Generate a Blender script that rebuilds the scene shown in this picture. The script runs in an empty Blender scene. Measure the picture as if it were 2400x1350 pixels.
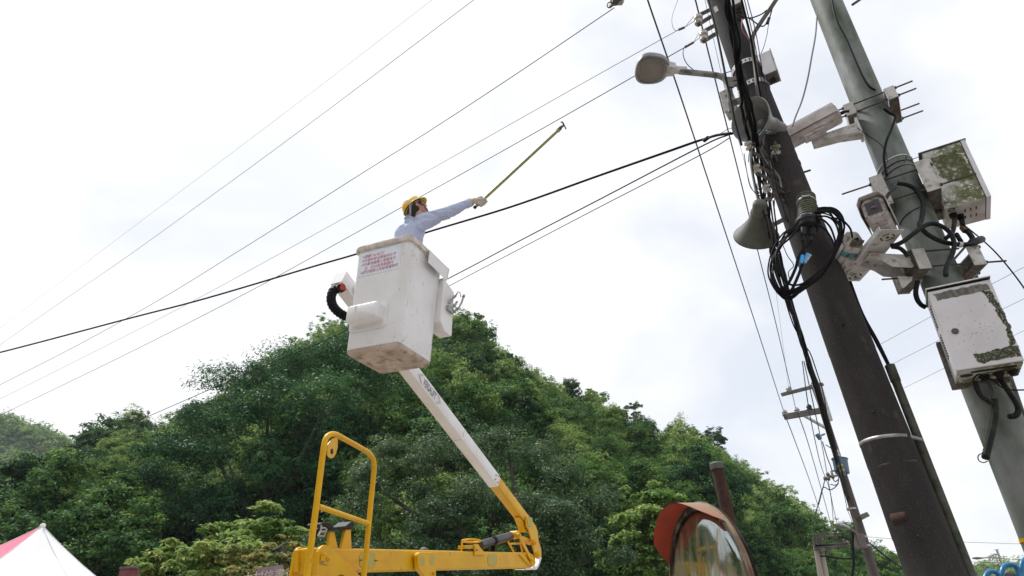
import bpy, bmesh, math, random
import numpy as np
from mathutils import Vector, Matrix, noise as mnoise
random.seed(7); rng = np.random.default_rng(7)
SC = bpy.context.scene; COL = SC.collection
V = Vector
# ---------------------------------------------------------------- camera
FPX = 1400.0; TILT = math.radians(31.05); CAMP = V((0, 0, 1.6))
cd = bpy.data.cameras.new('camera'); cam = bpy.data.objects.new('camera', cd); COL.objects.link(cam)
cam.location = CAMP; cam.rotation_euler = (math.pi/2 + TILT, 0, 0)
cd.sensor_width = 36; cd.lens = 36*FPX/2400; cd.clip_start = 0.05; cd.clip_end = 3000
SC.camera = cam
# ---------------------------------------------------------------- sky, sun, exposure
SUN_EL, SUN_AZ = 62, -58          # degrees; azimuth from +Y towards +X
sd = V((math.cos(math.radians(SUN_EL))*math.sin(math.radians(SUN_AZ)), math.cos(math.radians(SUN_EL))*math.cos(math.radians(SUN_AZ)), math.sin(math.radians(SUN_EL))))
W = bpy.data.worlds.new("World"); SC.world = W; W.use_nodes = True
nt = W.node_tree; nt.nodes.clear()
def wn(t, **k):
    n = nt.nodes.new(t)
    for a, b in k.items(): setattr(n, a, b)
    return n
out = wn('ShaderNodeOutputWorld'); mix = wn('ShaderNodeMixShader')
bg1 = wn('ShaderNodeBackground'); bg2 = wn('ShaderNodeBackground')
sky = wn('ShaderNodeTexSky', sky_type='NISHITA', sun_disc=False)
sky.sun_elevation = math.radians(SUN_EL); sky.sun_rotation = math.radians(SUN_AZ)
bg1.inputs[1].default_value = 0.10
nt.links.new(sky.outputs[0], bg1.inputs[0])
tc = wn('ShaderNodeTexCoord'); mp = wn('ShaderNodeMapping'); mp.inputs['Scale'].default_value = (1, 1, 1.7); mp.inputs['Location'].default_value = (0.35, 0.1, 0.2)
nz = wn('ShaderNodeTexNoise'); nz.inputs['Scale'].default_value = 1.9; nz.inputs['Detail'].default_value = 6; nz.inputs['Roughness'].default_value = 0.5; nz.inputs['Distortion'].default_value = 0.4
nt.links.new(tc.outputs['Generated'], mp.inputs[0]); nt.links.new(mp.outputs[0], nz.inputs[0])
rp = wn('ShaderNodeValToRGB')
rp.color_ramp.elements[0].position = 0.27; rp.color_ramp.elements[0].color = (0.77, 0.81, 0.87, 1)
rp.color_ramp.elements[1].position = 0.51; rp.color_ramp.elements[1].color = (0.885, 0.89, 0.905, 1)
e = rp.color_ramp.elements.new(0.38); e.color = (0.835, 0.85, 0.885, 1)
nt.links.new(nz.outputs[0], rp.inputs[0]); nt.links.new(rp.outputs[0], bg2.inputs[0]); bg2.inputs[1].default_value = 1.0
rf = wn('ShaderNodeValToRGB'); rf.color_ramp.elements[0].position = 0.33; rf.color_ramp.elements[0].color = (.78, .78, .78, 1); rf.color_ramp.elements[1].position = 0.5; rf.color_ramp.elements[1].color = (1, 1, 1, 1)
nt.links.new(nz.outputs[0], rf.inputs[0]); nt.links.new(rf.outputs[0], mix.inputs[0])
nt.links.new(bg1.outputs[0], mix.inputs[1]); nt.links.new(bg2.outputs[0], mix.inputs[2]); nt.links.new(mix.outputs[0], out.inputs[0])
sl = bpy.data.lights.new('sun', 'SUN'); sl.energy = 3.0; sl.angle = math.radians(6); sl.color = (1, 0.985, 0.96)
so = bpy.data.objects.new('sun', sl); COL.objects.link(so); so.rotation_euler = sd.to_track_quat('Z', 'Y').to_euler(); so.location = (0, 0, 60)
SC.view_settings.view_transform = 'Standard'; SC.view_settings.look = 'None'; SC.view_settings.gamma = 1; SC.view_settings.use_curve_mapping = False
SC.view_settings.exposure = 0.32
# ---------------------------------------------------------------- rays: a pixel of the 2400x1350 photograph to a point in the place
_s, _c = math.sin(TILT), math.cos(TILT)
CR, CF, CU = V((1, 0, 0)), V((0, _c, _s)), V((0, -_s, _c))
def ray(px, py): return CF + CR*((px-1200)/FPX) - CU*((py-675)/FPX)
def D(px, py, d): return CAMP + ray(px, py)*d
def A(px, py, Y): r = ray(px, py); return CAMP + r*(Y/r.y)
def Z(px, py, z): r = ray(px, py); return CAMP + r*((z-1.6)/r.z)
def PL(px, py, p, n): r = ray(px, py); return CAMP + r*((V(p)-CAMP).dot(n)/r.dot(n))
def depth(p): return (V(p)-CAMP).dot(CF)
def m_of(px, p): return px*depth(p)/FPX
def view_dir(p, ix, iy, deg):   # direction seen along image vector (ix, iy down), turned deg away from the line of sight towards the viewer
    v = (CAMP-V(p)).normalized(); i = (CR*ix - CU*iy).normalized(); i = (i - v*i.dot(v)).normalized()
    return (v*math.cos(math.radians(deg)) + i*math.sin(math.radians(deg))).normalized()
# ---------------------------------------------------------------- mesh builder
def basis(d):
    d = V(d).normalized(); a = V((0, 0, 1)) if abs(d.z) < .9 else V((1, 0, 0))
    x = a.cross(d).normalized(); return x, d.cross(x).normalized(), d
def spline(pts, k=6):
    P = [V(p) for p in pts]
    if len(P) < 3: return P
    Q = [P[0]*2-P[1]] + P + [P[-1]*2-P[-2]]; o = []
    for i in range(1, len(Q)-2):
        a, b, c, d = Q[i-1:i+3]
        for j in range(k):
            t = j/k; o.append(0.5*((2*b) + (c-a)*t + (2*a-5*b+4*c-d)*t*t + (3*b-a-3*c+d)*t**3))
    return o + [P[-1]]
class MB:
    def __init__(s): s.v = []; s.f = []
    def add(s, vs, fs):
        n = len(s.v); s.v += [V(p) for p in vs]; s.f += [tuple(i+n for i in q) for q in fs]; return s
    def box(s, c, d, M=None, taper=1.0):
        c = V(c); x, y, z = d[0]/2, d[1]/2, d[2]/2; t = taper
        vs = [V((a*x*(t if k > 0 else 1), b*y*(t if k > 0 else 1), k*z)) for k in (-1, 1) for a, b in ((-1, -1), (1, -1), (1, 1), (-1, 1))]
        vs = [(M @ p if M else p)+c for p in vs]
        return s.add(vs, [(3, 2, 1, 0), (4, 5, 6, 7), (0, 1, 5, 4), (1, 2, 6, 5), (2, 3, 7, 6), (3, 0, 4, 7)])
    def bar(s, a, b, w, h, up=(0, 0, 1)):        # rectangular bar from a to b
        a, b = V(a), V(b); d = (b-a).normalized(); x = d.cross(V(up)).normalized(); u = x.cross(d)
        vs = [p + x*(i*w/2) + u*(j*h/2) for p in (a, b) for i, j in ((-1, -1), (1, -1), (1, 1), (-1, 1))]
        return s.add(vs, [(0, 1, 2, 3), (7, 6, 5, 4), (0, 4, 5, 1), (1, 5, 6, 2), (2, 6, 7, 3), (3, 7, 4, 0)])
    def tube(s, pts, r, n=8, cap=True):
        P = [V(p) for p in pts]; m = len(P); R = r if hasattr(r, '__len__') else [r]*m
        vs = []; x = None
        for i in range(m):
            t = (P[min(i+1, m-1)]-P[max(i-1, 0)])
            t = t.normalized() if t.length > 1e-9 else V((0, 0, 1))
            if x is None: x = basis(t)[0]
            x = (x - t*x.dot(t)); x = x.normalized() if x.length > 1e-6 else basis(t)[0]
            y = t.cross(x)
            for k in range(n):
                a = 2*math.pi*k/n; vs.append(P[i] + (x*math.cos(a)+y*math.sin(a))*R[i])
        fs = [(i*n+k, i*n+(k+1) % n, (i+1)*n+(k+1) % n, (i+1)*n+k) for i in range(m-1) for k in range(n)]
        if cap: fs += [tuple(range(n-1, -1, -1)), tuple((m-1)*n+k for k in range(n))]
        return s.add(vs, fs)
    def cyl(s, a, b, r, n=16, r2=None): return s.tube([a, b], [r, r if r2 is None else r2], n)
    def lathe(s, o, ax, prof, n=24, caps=(True, True)):   # prof = [(distance along axis, radius)]
        x, y, d = basis(ax); o = V(o); vs = []
        for h, r in prof:
            for k in range(n):
                a = 2*math.pi*k/n; vs.append(o + d*h + (x*math.cos(a)+y*math.sin(a))*max(r, 1e-5))
        m = len(prof)
        fs = [(i*n+k, i*n+(k+1) % n, (i+1)*n+(k+1) % n, (i+1)*n+k) for i in range(m-1) for k in range(n)]
        if caps[0]: fs.append(tuple(range(n-1, -1, -1)))
        if caps[1]: fs.append(tuple((m-1)*n+k for k in range(n)))
        return s.add(vs, fs)
    def prism(s, poly, off):                     # polygon of points pushed by off
        P = [V(p) for p in poly]; n = len(P); o = V(off)
        return s.add(P + [p+o for p in P], [tuple(range(n-1, -1, -1)), tuple(range(n, 2*n))] + [(i, (i+1) % n, n+(i+1) % n, n+i) for i in range(n)])
    def loft(s, rings, cap=True, close=True):
        n = len(rings[0]); vs = [p for r in rings for p in r]; m = len(rings); q = n if close else n-1
        fs = [(i*n+k, i*n+(k+1) % n, (i+1)*n+(k+1) % n, (i+1)*n+k) for i in range(m-1) for k in range(q)]
        if cap: fs += [tuple(range(n-1, -1, -1)), tuple((m-1)*n+k for k in range(n))]
        return s.add(vs, fs)
    def ball(s, c, r, n=12, sc=(1, 1, 1), M=None):
        c = V(c); vs = []; m = n//2
        for i in range(m+1):
            t = math.pi*i/m
            for k in range(n):
                a = 2*math.pi*k/n; p = V((sc[0]*r*math.sin(t)*math.cos(a), sc[1]*r*math.sin(t)*math.sin(a), -sc[2]*r*math.cos(t)))
                vs.append(c + (M @ p if M else p))
        return s.add(vs, [(i*n+k, i*n+(k+1) % n, (i+1)*n+(k+1) % n, (i+1)*n+k) for i in range(m) for k in range(n)])
    def ring(s, c, ax, R, r, n=24, k=6, a0=0, a1=360, M=None):
        x, y, d = basis(ax) if M is None else M; full = abs(a1-a0) >= 360
        pts = [V(c)+(x*math.cos(math.radians(a0+(a1-a0)*i/n))+y*math.sin(math.radians(a0+(a1-a0)*i/n)))*R for i in range(n+1)]
        return s.tube(pts, r, k, cap=not full)
    def mesh(s, name, M=None):
        me = bpy.data.meshes.new(name); inv = M.inverted() if M else None
        me.from_pydata([tuple(inv @ p) if inv else tuple(p) for p in s.v], [], s.f)
        bm = bmesh.new(); bm.from_mesh(me); bmesh.ops.remove_doubles(bm, verts=bm.verts, dist=1e-6); bmesh.ops.recalc_face_normals(bm, faces=bm.faces); bm.to_mesh(me); bm.free()
        return me
WM = {}
def tag(o, label=None, cat=None, group=None, kind=None):
    if label: o['label'] = label
    if cat: o['category'] = cat
    if group: o['group'] = group
    if kind: o['kind'] = kind
    return o
def thing(name, loc, label, cat, group=None, rot=None):
    o = bpy.data.objects.new(name, None); COL.objects.link(o); o.empty_display_size = .2
    M = Matrix.Translation(V(loc))
    if rot: M = M @ rot.to_4x4()
    o.matrix_world = M; o.location = V(loc); o.rotation_euler = (rot.to_euler() if rot else (0, 0, 0)); WM[o] = M
    return tag(o, label, cat, group)
def link_mesh(name, me, mat, parent=None, M=None, smooth=35):
    o = bpy.data.objects.new(name, me); COL.objects.link(o)
    if mat and not me.materials: me.materials.append(mat)
    if smooth:
        me.polygons.foreach_set('use_smooth', [True]*len(me.polygons))
        if smooth < 170: me.set_sharp_from_angle(angle=math.radians(smooth))
    if parent: o.parent = parent; WM[o] = WM[parent] if M is None else M
    return o
def obj(name, mb, mat, parent=None, smooth=35, bevel=0, local=False, label=None, cat=None, group=None, kind=None, sub=0):
    """mb is in world coordinates unless local; top-level meshes get their origin at their centre of base"""
    if parent:
        M = WM[parent]; me = mb.mesh(name, None if local else M); o = link_mesh(name, me, mat, parent, smooth=smooth)
    else:
        c = V((0, 0, 0))
        if kind != 'structure':
            for p in mb.v: c += p
            c /= max(1, len(mb.v)); c.z = min(p.z for p in mb.v)
        M = Matrix.Translation(c); me = mb.mesh(name, M); o = link_mesh(name, me, mat, smooth=smooth); o.location = c; WM[o] = M
    if bevel:
        b = o.modifiers.new('edge', 'BEVEL'); b.width = bevel; b.segments = 2; b.limit_method = 'ANGLE'; b.angle_limit = math.radians(40)
    if sub:
        b = o.modifiers.new('sub', 'SUBSURF'); b.levels = sub; b.render_levels = sub
    if label: tag(o, label, cat, group)
    if kind: o['kind'] = kind
    return o
def evaluated(o, name):
    dg = bpy.context.evaluated_depsgraph_get(); me = bpy.data.meshes.new_from_object(o.evaluated_get(dg)); me.name = name; return me
def text_mesh(txt, size, mat, name, parent, M, align='CENTER', sx=1.0, extr=.0008, shear=0, bold=0.0, label=None):
    cu = bpy.data.curves.new(name, 'FONT'); cu.body = txt; cu.size = size; cu.align_x = align; cu.align_y = 'CENTER'; cu.extrude = extr; cu.shear = shear; cu.offset = bold
    t = bpy.data.objects.new(name, cu); COL.objects.link(t); me = evaluated(t, name); bpy.data.objects.remove(t)
    me.transform(Matrix.Diagonal((sx, 1, 1, 1))); me.transform(WM[parent].inverted() @ M)
    me.materials.clear()
    o = link_mesh(name, me, mat, parent, smooth=0)
    if label: o['label'] = label
    return o
def frame(o, x, y):
    x = V(x).normalized(); z = x.cross(V(y)).normalized(); y = z.cross(x)
    return Matrix(((x.x, y.x, z.x, o[0]), (x.y, y.y, z.y, o[1]), (x.z, y.z, z.z, o[2]), (0, 0, 0, 1)))
# ---------------------------------------------------------------- materials
def mat(name, c, rough=.5, metal=0, c2=None, scale=6, cover=.5, soft=.12, stretch=(1, 1, 1), dirt=None, dscale=14, dcover=.35, dsoft=.08, dstretch=(1, 1, 1), bump=0, bscale=40, spec=.5, detail=6, dirt2=None, d2scale=60, d2cover=.3, trans=0, coat=0):
    m = bpy.data.materials.new(name); m.use_nodes = True; t = m.node_tree; b = t.nodes['Principled BSDF']; L = t.links.new
    b.inputs['Roughness'].default_value = rough; b.inputs['Metallic'].default_value = metal; b.inputs['Specular IOR Level'].default_value = spec
    if coat: b.inputs['Coat Weight'].default_value = coat; b.inputs['Coat Roughness'].default_value = .15
    tc = t.nodes.new('ShaderNodeTexCoord')
    def ns(sc, st, det, seed):
        mp = t.nodes.new('ShaderNodeMapping'); mp.inputs['Scale'].default_value = st; mp.inputs['Location'].default_value = (seed*3.1, seed*1.7, seed*.9)
        n = t.nodes.new('ShaderNodeTexNoise'); n.inputs['Scale'].default_value = sc; n.inputs['Detail'].default_value = det; n.inputs['Roughness'].default_value = .6
        L(tc.outputs['Object'], mp.inputs[0]); L(mp.outputs[0], n.inputs[0]); return n.outputs[0]
    def mask(sc, st, cov, sf, seed):
        r = t.nodes.new('ShaderNodeMapRange'); n = ns(sc, st, detail, seed); L(n, r.inputs[0])
        th = .5 + (.5-cov)*.45
        r.inputs[1].default_value = th-sf; r.inputs[2].default_value = th+sf; r.interpolation_type = 'SMOOTHSTEP'; return r.outputs[0]
    col = None
    def mixc(prev, cc, fac):
        x = t.nodes.new('ShaderNodeMix'); x.data_type = 'RGBA'
        L(fac, x.inputs[0])
        if prev is None: x.inputs[6].default_value = (*c, 1)
        else: L(prev, x.inputs[6])
        x.inputs[7].default_value = (*cc, 1); return x.outputs[2]
    if c2: col = mixc(col, c2, mask(scale, stretch, cover, soft, len(name)))
    if dirt: col = mixc(col, dirt, mask(dscale, dstretch, dcover, dsoft, len(name)+5))
    if dirt2: col = mixc(col, dirt2, mask(d2scale, (1, 1, 1), d2cover, .05, len(name)+9))
    if col is None: b.inputs['Base Color'].default_value = (*c, 1)
    else: L(col, b.inputs['Base Color'])
    if bump:
        bp = t.nodes.new('ShaderNodeBump'); bp.inputs['Strength'].default_value = bump; bp.inputs['Distance'].default_value = .01
        L(ns(bscale, (1, 1, 1), 4, 2), bp.inputs['Height']); L(bp.outputs[0], b.inputs['Normal'])
    return m
def leaf_mat(name, stops, rough=.62, spec=.12, transl=.25, objvar=.5):
    m = bpy.data.materials.new(name); m.use_nodes = True; t = m.node_tree; b = t.nodes['Principled BSDF']; L = t.links.new
    at = t.nodes.new('ShaderNodeAttribute'); at.attribute_name = 'tone'
    oi = t.nodes.new('ShaderNodeObjectInfo')
    mr = t.nodes.new('ShaderNodeMapRange'); mr.inputs[3].default_value = -objvar/2; mr.inputs[4].default_value = objvar/2; L(oi.outputs['Random'], mr.inputs[0])
    ad = t.nodes.new('ShaderNodeMath'); ad.operation = 'ADD'; L(at.outputs['Fac'], ad.inputs[0]); L(mr.outputs[0], ad.inputs[1])
    r = t.nodes.new('ShaderNodeValToRGB'); L(ad.outputs[0], r.inputs[0])
    el = r.color_ramp.elements
    while len(el) < len(stops): el.new(.5)
    for i, (p, c) in enumerate(stops): el[i].position = p; el[i].color = (*c, 1)
    L(r.outputs[0], b.inputs['Base Color']); b.inputs['Roughness'].default_value = rough; b.inputs['Specular IOR Level'].default_value = spec
    if transl:
        tr = t.nodes.new('ShaderNodeBsdfTranslucent'); mx = t.nodes.new('ShaderNodeMixShader'); mx.inputs[0].default_value = transl
        hs = t.nodes.new('ShaderNodeHueSaturation'); hs.inputs['Value'].default_value = 1.6; hs.inputs['Hue'].default_value = .48; L(r.outputs[0], hs.inputs['Color']); L(hs.outputs[0], tr.inputs[0])
        o = t.nodes['Material Output']; L(b.outputs[0], mx.inputs[1]); L(tr.outputs[0], mx.inputs[2]); L(mx.outputs[0], o.inputs[0])
    return m
M_ = {}
M_['white'] = mat('white_paint', (.80, .79, .79), .38, c2=(.70, .68, .66), scale=3, cover=.4, soft=.2, dirt=(.30, .22, .16), dscale=9, dcover=.06, dsoft=.05, dstretch=(1, 1, .35), bump=.02)
M_['bucket'] = mat('bucket_gelcoat', (.80, .79, .80), .33, c2=(.70, .68, .67), scale=2.5, cover=.38, soft=.2, dirt=(.36, .25, .17), dscale=13, dcover=.09, dsoft=.05, dstretch=(1.6, 1.6, .3), dirt2=(.12, .10, .09), d2scale=46, d2cover=.02, bump=.03, bscale=12)
M_['bucket_rim'] = mat('bucket_rim_worn', (.72, .68, .64), .5, c2=(.48, .38, .30), scale=9, cover=.4, soft=.15, dirt=(.10, .08, .07), dscale=30, dcover=.12)
M_['bucket_base'] = mat('bucket_base_grime', (.58, .50, .44), .55, c2=(.40, .31, .24), scale=5, cover=.5, soft=.2, dirt=(.14, .085, .05), dscale=9, dcover=.30, dsoft=.14, dirt2=(.07, .055, .045), d2scale=40, d2cover=.12)  # tan underside tone, darker than the walls, with brown grime blotches
M_['sticker'] = mat('sticker_blue', (.70, .76, .86), .35, c2=(.78, .80, .86), scale=8)
M_['red_ink'] = mat('red_ink', (.58, .20, .27), .5)
M_['black_ink'] = mat('grey_ink', (.13, .13, .16), .5)
M_['yellow'] = mat('yellow_paint', (.72, .40, .003), .42, c2=(.64, .33, .003), scale=5, cover=.4, soft=.2, dirt=(.30, .14, .03), dscale=14, dcover=.05, dsoft=.06, dstretch=(1, 1, .5), dirt2=(.38, .36, .35), d2scale=30, d2cover=.0, spec=.3)
M_['olive'] = mat('olive_plate', (.48, .37, .05), .5, c2=(.42, .33, .06), scale=20)
M_['rust'] = mat('rust', (.045, .020, .014), .9, c2=(.085, .028, .015), scale=14, cover=.4, dirt=(.03, .018, .015), dscale=25, dcover=.4, bump=.4, bscale=60)
M_['black'] = mat('black_rubber', (.010, .010, .012), .55, c2=(.018, .018, .02), scale=20, spec=.25)
M_['cable'] = mat('black_cable', (.006, .006, .008), .6, spec=.12)
M_['conduit'] = mat('black_corrugated', (.012, .013, .014), .5, c2=(.03, .034, .022), scale=10, cover=.35, spec=.15)
M_['greycable'] = mat('grey_cable', (.16, .16, .18), .5)
M_['wire'] = mat('wire_metal', (.03, .03, .05), .5, spec=.2)
M_['steel'] = mat('galvanised_steel', (.42, .42, .43), .45, .6, c2=(.30, .29, .28), scale=18)
M_['darksteel'] = mat('weathered_steel', (.115, .10, .095), .6, .3, c2=(.16, .14, .12), scale=18)
M_['rod'] = mat('dark_rod', (.05, .045, .045), .6, .4, c2=(.10, .06, .04), scale=30)
M_['concrete'] = mat('pole_concrete', (.038, .0355, .0365), .9, c2=(.062, .0565, .055), scale=5, cover=.4, soft=.2, stretch=(1, 1, .3), dirt=(.17, .13, .10), dscale=8, dcover=.06, dsoft=.10, dstretch=(1, 1, .4), dirt2=(.19, .165, .14), d2scale=170, d2cover=.16, spec=.2, bump=.35, bscale=220)
M_['concrete2'] = mat('far_pole_concrete', (.10, .085, .075), .85, c2=(.06, .05, .045), scale=3, stretch=(1, 1, .3), cover=.45, soft=.2)
M_['mossymetal'] = mat('mossy_green_grey_paint', (.145, .17, .14), .65, c2=(.26, .26, .285), scale=2.0, cover=.42, soft=.2, stretch=(1, 1, .5), dirt=(.038, .058, .030), dscale=4.5, dcover=.42, dsoft=.16, dstretch=(1, 1, .4), dirt2=(.28, .32, .32), d2scale=8, d2cover=-.08, bump=.08)
M_['cabinet'] = mat('cabinet_white', (.72, .70, .74), .42, c2=(.64, .62, .65), scale=3, dirt=(.05, .055, .03), dscale=22, dcover=-.02, dsoft=.05, dirt2=(.07, .07, .05), d2scale=75, d2cover=-.02)
M_['mossy'] = mat('mossy_white', (.66, .65, .64), .6, c2=(.50, .50, .46), scale=6, dirt=(.11, .13, .035), dscale=5.5, dcover=.62, dsoft=.12, dirt2=(.66, .66, .64), d2scale=45, d2cover=.30)
M_['cctv'] = mat('cctv_white', (.56, .52, .51), .5, c2=(.40, .35, .32), scale=8, cover=.42, dirt=(.15, .10, .07), dscale=16, dcover=.17, dsoft=.1, dirt2=(.07, .06, .05), d2scale=40, d2cover=.0)
M_['bracket'] = mat('bracket_white', (.60, .585, .58), .5, c2=(.46, .44, .41), scale=9, dirt=(.12, .12, .05), dscale=18, dcover=.2, dsoft=.1, dirt2=(.05, .05, .04), d2scale=60, d2cover=.02)
M_['grime'] = mat('grimy_steel', (.085, .075, .06), .75, c2=(.16, .15, .13), scale=22, dirt=(.14, .06, .025), dscale=10, dcover=.2)
M_['glass_dark'] = mat('dark_lens', (.012, .014, .02), .08)
M_['porcelain'] = mat('porcelain', (.52, .48, .44), .25, c2=(.40, .37, .33), scale=25)
M_['horn'] = mat('horn_grey', (.25, .25, .265), .42, c2=(.18, .175, .18), scale=5, dirt=(.13, .15, .08), dscale=4, dcover=.2, dsoft=.2)
M_['horn2'] = mat('horn_mossy', (.105, .105, .092), .6, c2=(.065, .068, .045), scale=5, dirt=(.075, .07, .06), dscale=8, dcover=.35, dsoft=.15)
M_['olivecap'] = mat('closure_olive', (.055, .06, .032), .6, c2=(.085, .09, .055), scale=25, bump=.2)
M_['blue_tape'] = mat('blue_tape', (.05, .35, .75), .4)
M_['pvc'] = mat('mossy_pvc', (.07, .075, .055), .7, c2=(.10, .105, .085), scale=16, dirt=(.04, .05, .025), dscale=9, dcover=.4, bump=.15)
M_['orange'] = mat('visor_orange', (.42, .055, .022), .6, c2=(.30, .05, .028), scale=8, cover=.4)
M_['visor_top'] = mat('visor_faded', (.25, .18, .11), .7, c2=(.32, .15, .10), scale=5, cover=.5, dirt=(.20, .19, .09), dscale=8, dcover=.4)
M_['tentw'] = mat('tent_white', (.84, .84, .86), .3)
M_['tentp'] = mat('tent_pink', (.78, .16, .26), .4)
M_['signp'] = mat('sign_purple_grey', (.25, .16, .20), .6, c2=(.30, .22, .25), scale=9, stretch=(1, 1, .2))
M_['signr'] = mat('sign_dark_red', (.16, .035, .04), .6, c2=(.20, .06, .06), scale=7)
M_['trunk'] = mat('bark', (.035, .03, .022), .9, c2=(.06, .05, .04), scale=6, bump=.5, bscale=20)
M_['soil'] = mat('hill_soil', (.022, .040, .018), .95, c2=(.034, .055, .024), scale=.4)
M_['ground'] = mat('concrete_ground', (.32, .29, .26), .9, c2=(.27, .24, .21), scale=.5, bump=.1)
M_['asphalt'] = mat('asphalt', (.06, .06, .06), .9, c2=(.08, .078, .075), scale=1.2, bump=.3, bscale=80)
M_['blue'] = mat('blue_tube', (.02, .20, .42), .3)
M_['transformer'] = mat('transformer_blue', (.06, .12, .18), .5, c2=(.085, .16, .22), scale=12)
# ================================================================ ground, road and hill
mb = MB(); S_ = 900
mb.add([(-S_, -S_, 0), (S_, -S_, 0), (S_, S_, 0), (-S_, S_, 0)], [(0, 1, 2, 3)])
obj('ground', mb, M_['ground'], kind='structure', smooth=0)
mb = MB(); rd = [V((3.6+.42*y*.0, y, .004)) for y in (-60, 200)]
mb.add([(4.6, -60, .004), (11.6, -60, .004), (11.6, 26, .004), (4.6, 26, .004)], [(0, 1, 2, 3)])
obj('road', mb, M_['asphalt'], kind='structure', smooth=0)
RIDGE = [(-420, 1330, 64), (-150, 1275, 66), (0, 1205, 70), (60, 1160, 73), (130, 1098, 76), (260, 1040, 80), (340, 1024, 84), (480, 965, 92), (600, 880, 98), (700, 805, 103), (800, 752, 107),
         (900, 752, 110), (1000, 748, 112), (1080, 755, 112), (1160, 822, 114), (1250, 878, 117), (1350, 938, 120), (1450, 992, 123), (1550, 1030, 126), (1650, 1040, 130), (1720, 1082, 133),
         (1800, 1142, 138), (1870, 1192, 143), (1950, 1245, 152), (2020, 1300, 162), (2080, 1342, 172), (2250, 1395, 190), (2500, 1430, 210)]
def lerp_tab(tab, x, k):
    if x <= tab[0][0]: return tab[0][k]
    for a, b in zip(tab, tab[1:]):
        if x <= b[0]: t = (x-a[0])/(b[0]-a[0]); return a[k]*(1-t)+b[k]*t
    return tab[-1][k]
CAN = 4.0      # canopy stands about this far above the soil at the ridge
def foot_Y(px): return 30 + 6*math.sin(px*.004) + max(0, px-1500)*.03
def hill_pt(px, t):
    py, Yr = lerp_tab(RIDGE, px, 1), lerp_tab(RIDGE, px, 2)
    top = A(px, py, Yr) - V((0, 0, CAN)); r = ray(px, 1300)
    ft = V((r.x/r.y*foot_Y(px), foot_Y(px), 0))
    if t <= 1:
        p = ft.lerp(top, t); p.z = max(top.z, .2)*(t**.92) + 1.6*mnoise.noise(V((p.x*.06, p.y*.06, 3)))*math.sin(math.pi*min(1, t))
    else:
        d = V((top.x, top.y, 0)).normalized(); p = top + d*(t-1)*90; p.z = top.z*(1-.75*(t-1))
    return p
mb = MB(); cols = list(range(-420, 2501, 40)); ts = [i/22 for i in range(23)] + [1.15, 1.5, 2.1]
vs = [hill_pt(px, t) for px in cols for t in ts]; n = len(ts)
mb.add(vs, [(i*n+j, (i+1)*n+j, (i+1)*n+j+1, i*n+j+1) for i in range(len(cols)-1) for j in range(n-1)])
obj('hillside', mb, M_['soil'], kind='structure', smooth=180)
# far hill on the left and the low far hill on the right
def far_hill(name, tab, Y, dep):
    mb = MB(); x0, x1 = tab[0][0], tab[-1][0]; xs = [x0+(x1-x0)*i/40 for i in range(41)]; vs = []
    for px in xs:
        top = A(px, lerp_tab(tab, px, 1), Y); b = V((top.x*.8, Y*.75, 0)); bk = V((top.x*1.25, Y+dep, 0))
        for t in (0, .25, .5, .75, 1): p = b.lerp(top, t); vs.append(p)
        vs.append(bk)
    mb.add(vs, [(i*6+j, (i+1)*6+j, (i+1)*6+j+1, i*6+j+1) for i in range(40) for j in range(5)])
    return obj(name, mb, M_['soil'], kind='structure', smooth=180), vs
fh1, fv1 = far_hill('far_hill', [(-500, 1060), (-150, 975), (0, 992), (70, 1012), (120, 1035), (190, 1080), (300, 1120)], 330, 200)
fh2, fv2 = far_hill('low_hill', [(1900, 1330), (2040, 1318), (2085, 1338), (2130, 1352), (2250, 1345), (2330, 1338), (2450, 1345), (2700, 1380)], 300, 150)
# ================================================================ foliage
def leaves(lobes, n, leaf, seed, up=.55, flat=0, aspect=1.9, shell=.55, tone_sd=.13, low=-.35, fold=.25, droop=0., per=34, tuft=.30, rough=.22):
    """leaf blades gathered in tufts on the shells of a set of lobes -> verts (4n,3), tone (n)"""
    g = np.random.default_rng(seed)
    L = np.array([[*l[:3], *l[3:6]] for l in lobes], float); ltone = np.array([l[6] if len(l) > 6 else 0 for l in lobes])
    m = max(40, n//per); w = (L[:, 3]*L[:, 4]+L[:, 3]*L[:, 5]); k = g.choice(len(L), m*3, p=w/w.sum())
    d = g.normal(size=(m*3, 3)); d /= np.linalg.norm(d, axis=1)[:, None]
    keep = d[:, 2] > low + .5*(g.random(m*3)-.5); d = d[keep][:m]; k = k[keep][:m]; m = len(d)
    rad = (shell + (1.0-shell)*np.sqrt(g.random(m))) * (1 + rough*g.normal(size=m).clip(-1.6, 2.2))
    C = L[k, :3] + d*L[k, 3:6]*rad[:, None]; ts = tuft*L[k, 3]*(.5+.9*g.random(m)); tt = ltone[k] + g.normal(size=m)*.15
    i = g.integers(0, m, n); o = g.normal(size=(n, 3)); o[:, 2] *= .62
    P = C[i] + o*(ts[i]*.55)[:, None]; d = d[i]*.7 + o*.25; d /= np.linalg.norm(d, axis=1)[:, None]
    N = d*.8 + np.array([0, 0, up]) + g.normal(size=(n, 3))*.5; N /= np.linalg.norm(N, axis=1)[:, None]
    T = o*np.array([1, 1, .4]) + d*.4 + g.normal(size=(n, 3))*.5 - np.array([0, 0, droop]); T -= N*(T*N).sum(1)[:, None]; T /= np.linalg.norm(T, axis=1)[:, None]
    B = np.cross(N, T); s = leaf*(.6+.8*g.random(n))[:, None]
    wv = s/aspect
    q = np.stack([P-T*s*.5, P+B*wv*.5+N*wv*fold, P+T*s*.55, P-B*wv*.5+N*wv*fold], 1).reshape(-1, 3)
    tone = np.clip(.45 + tt[i] + g.normal(size=n)*tone_sd, 0, 1)
    return q, tone
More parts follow.
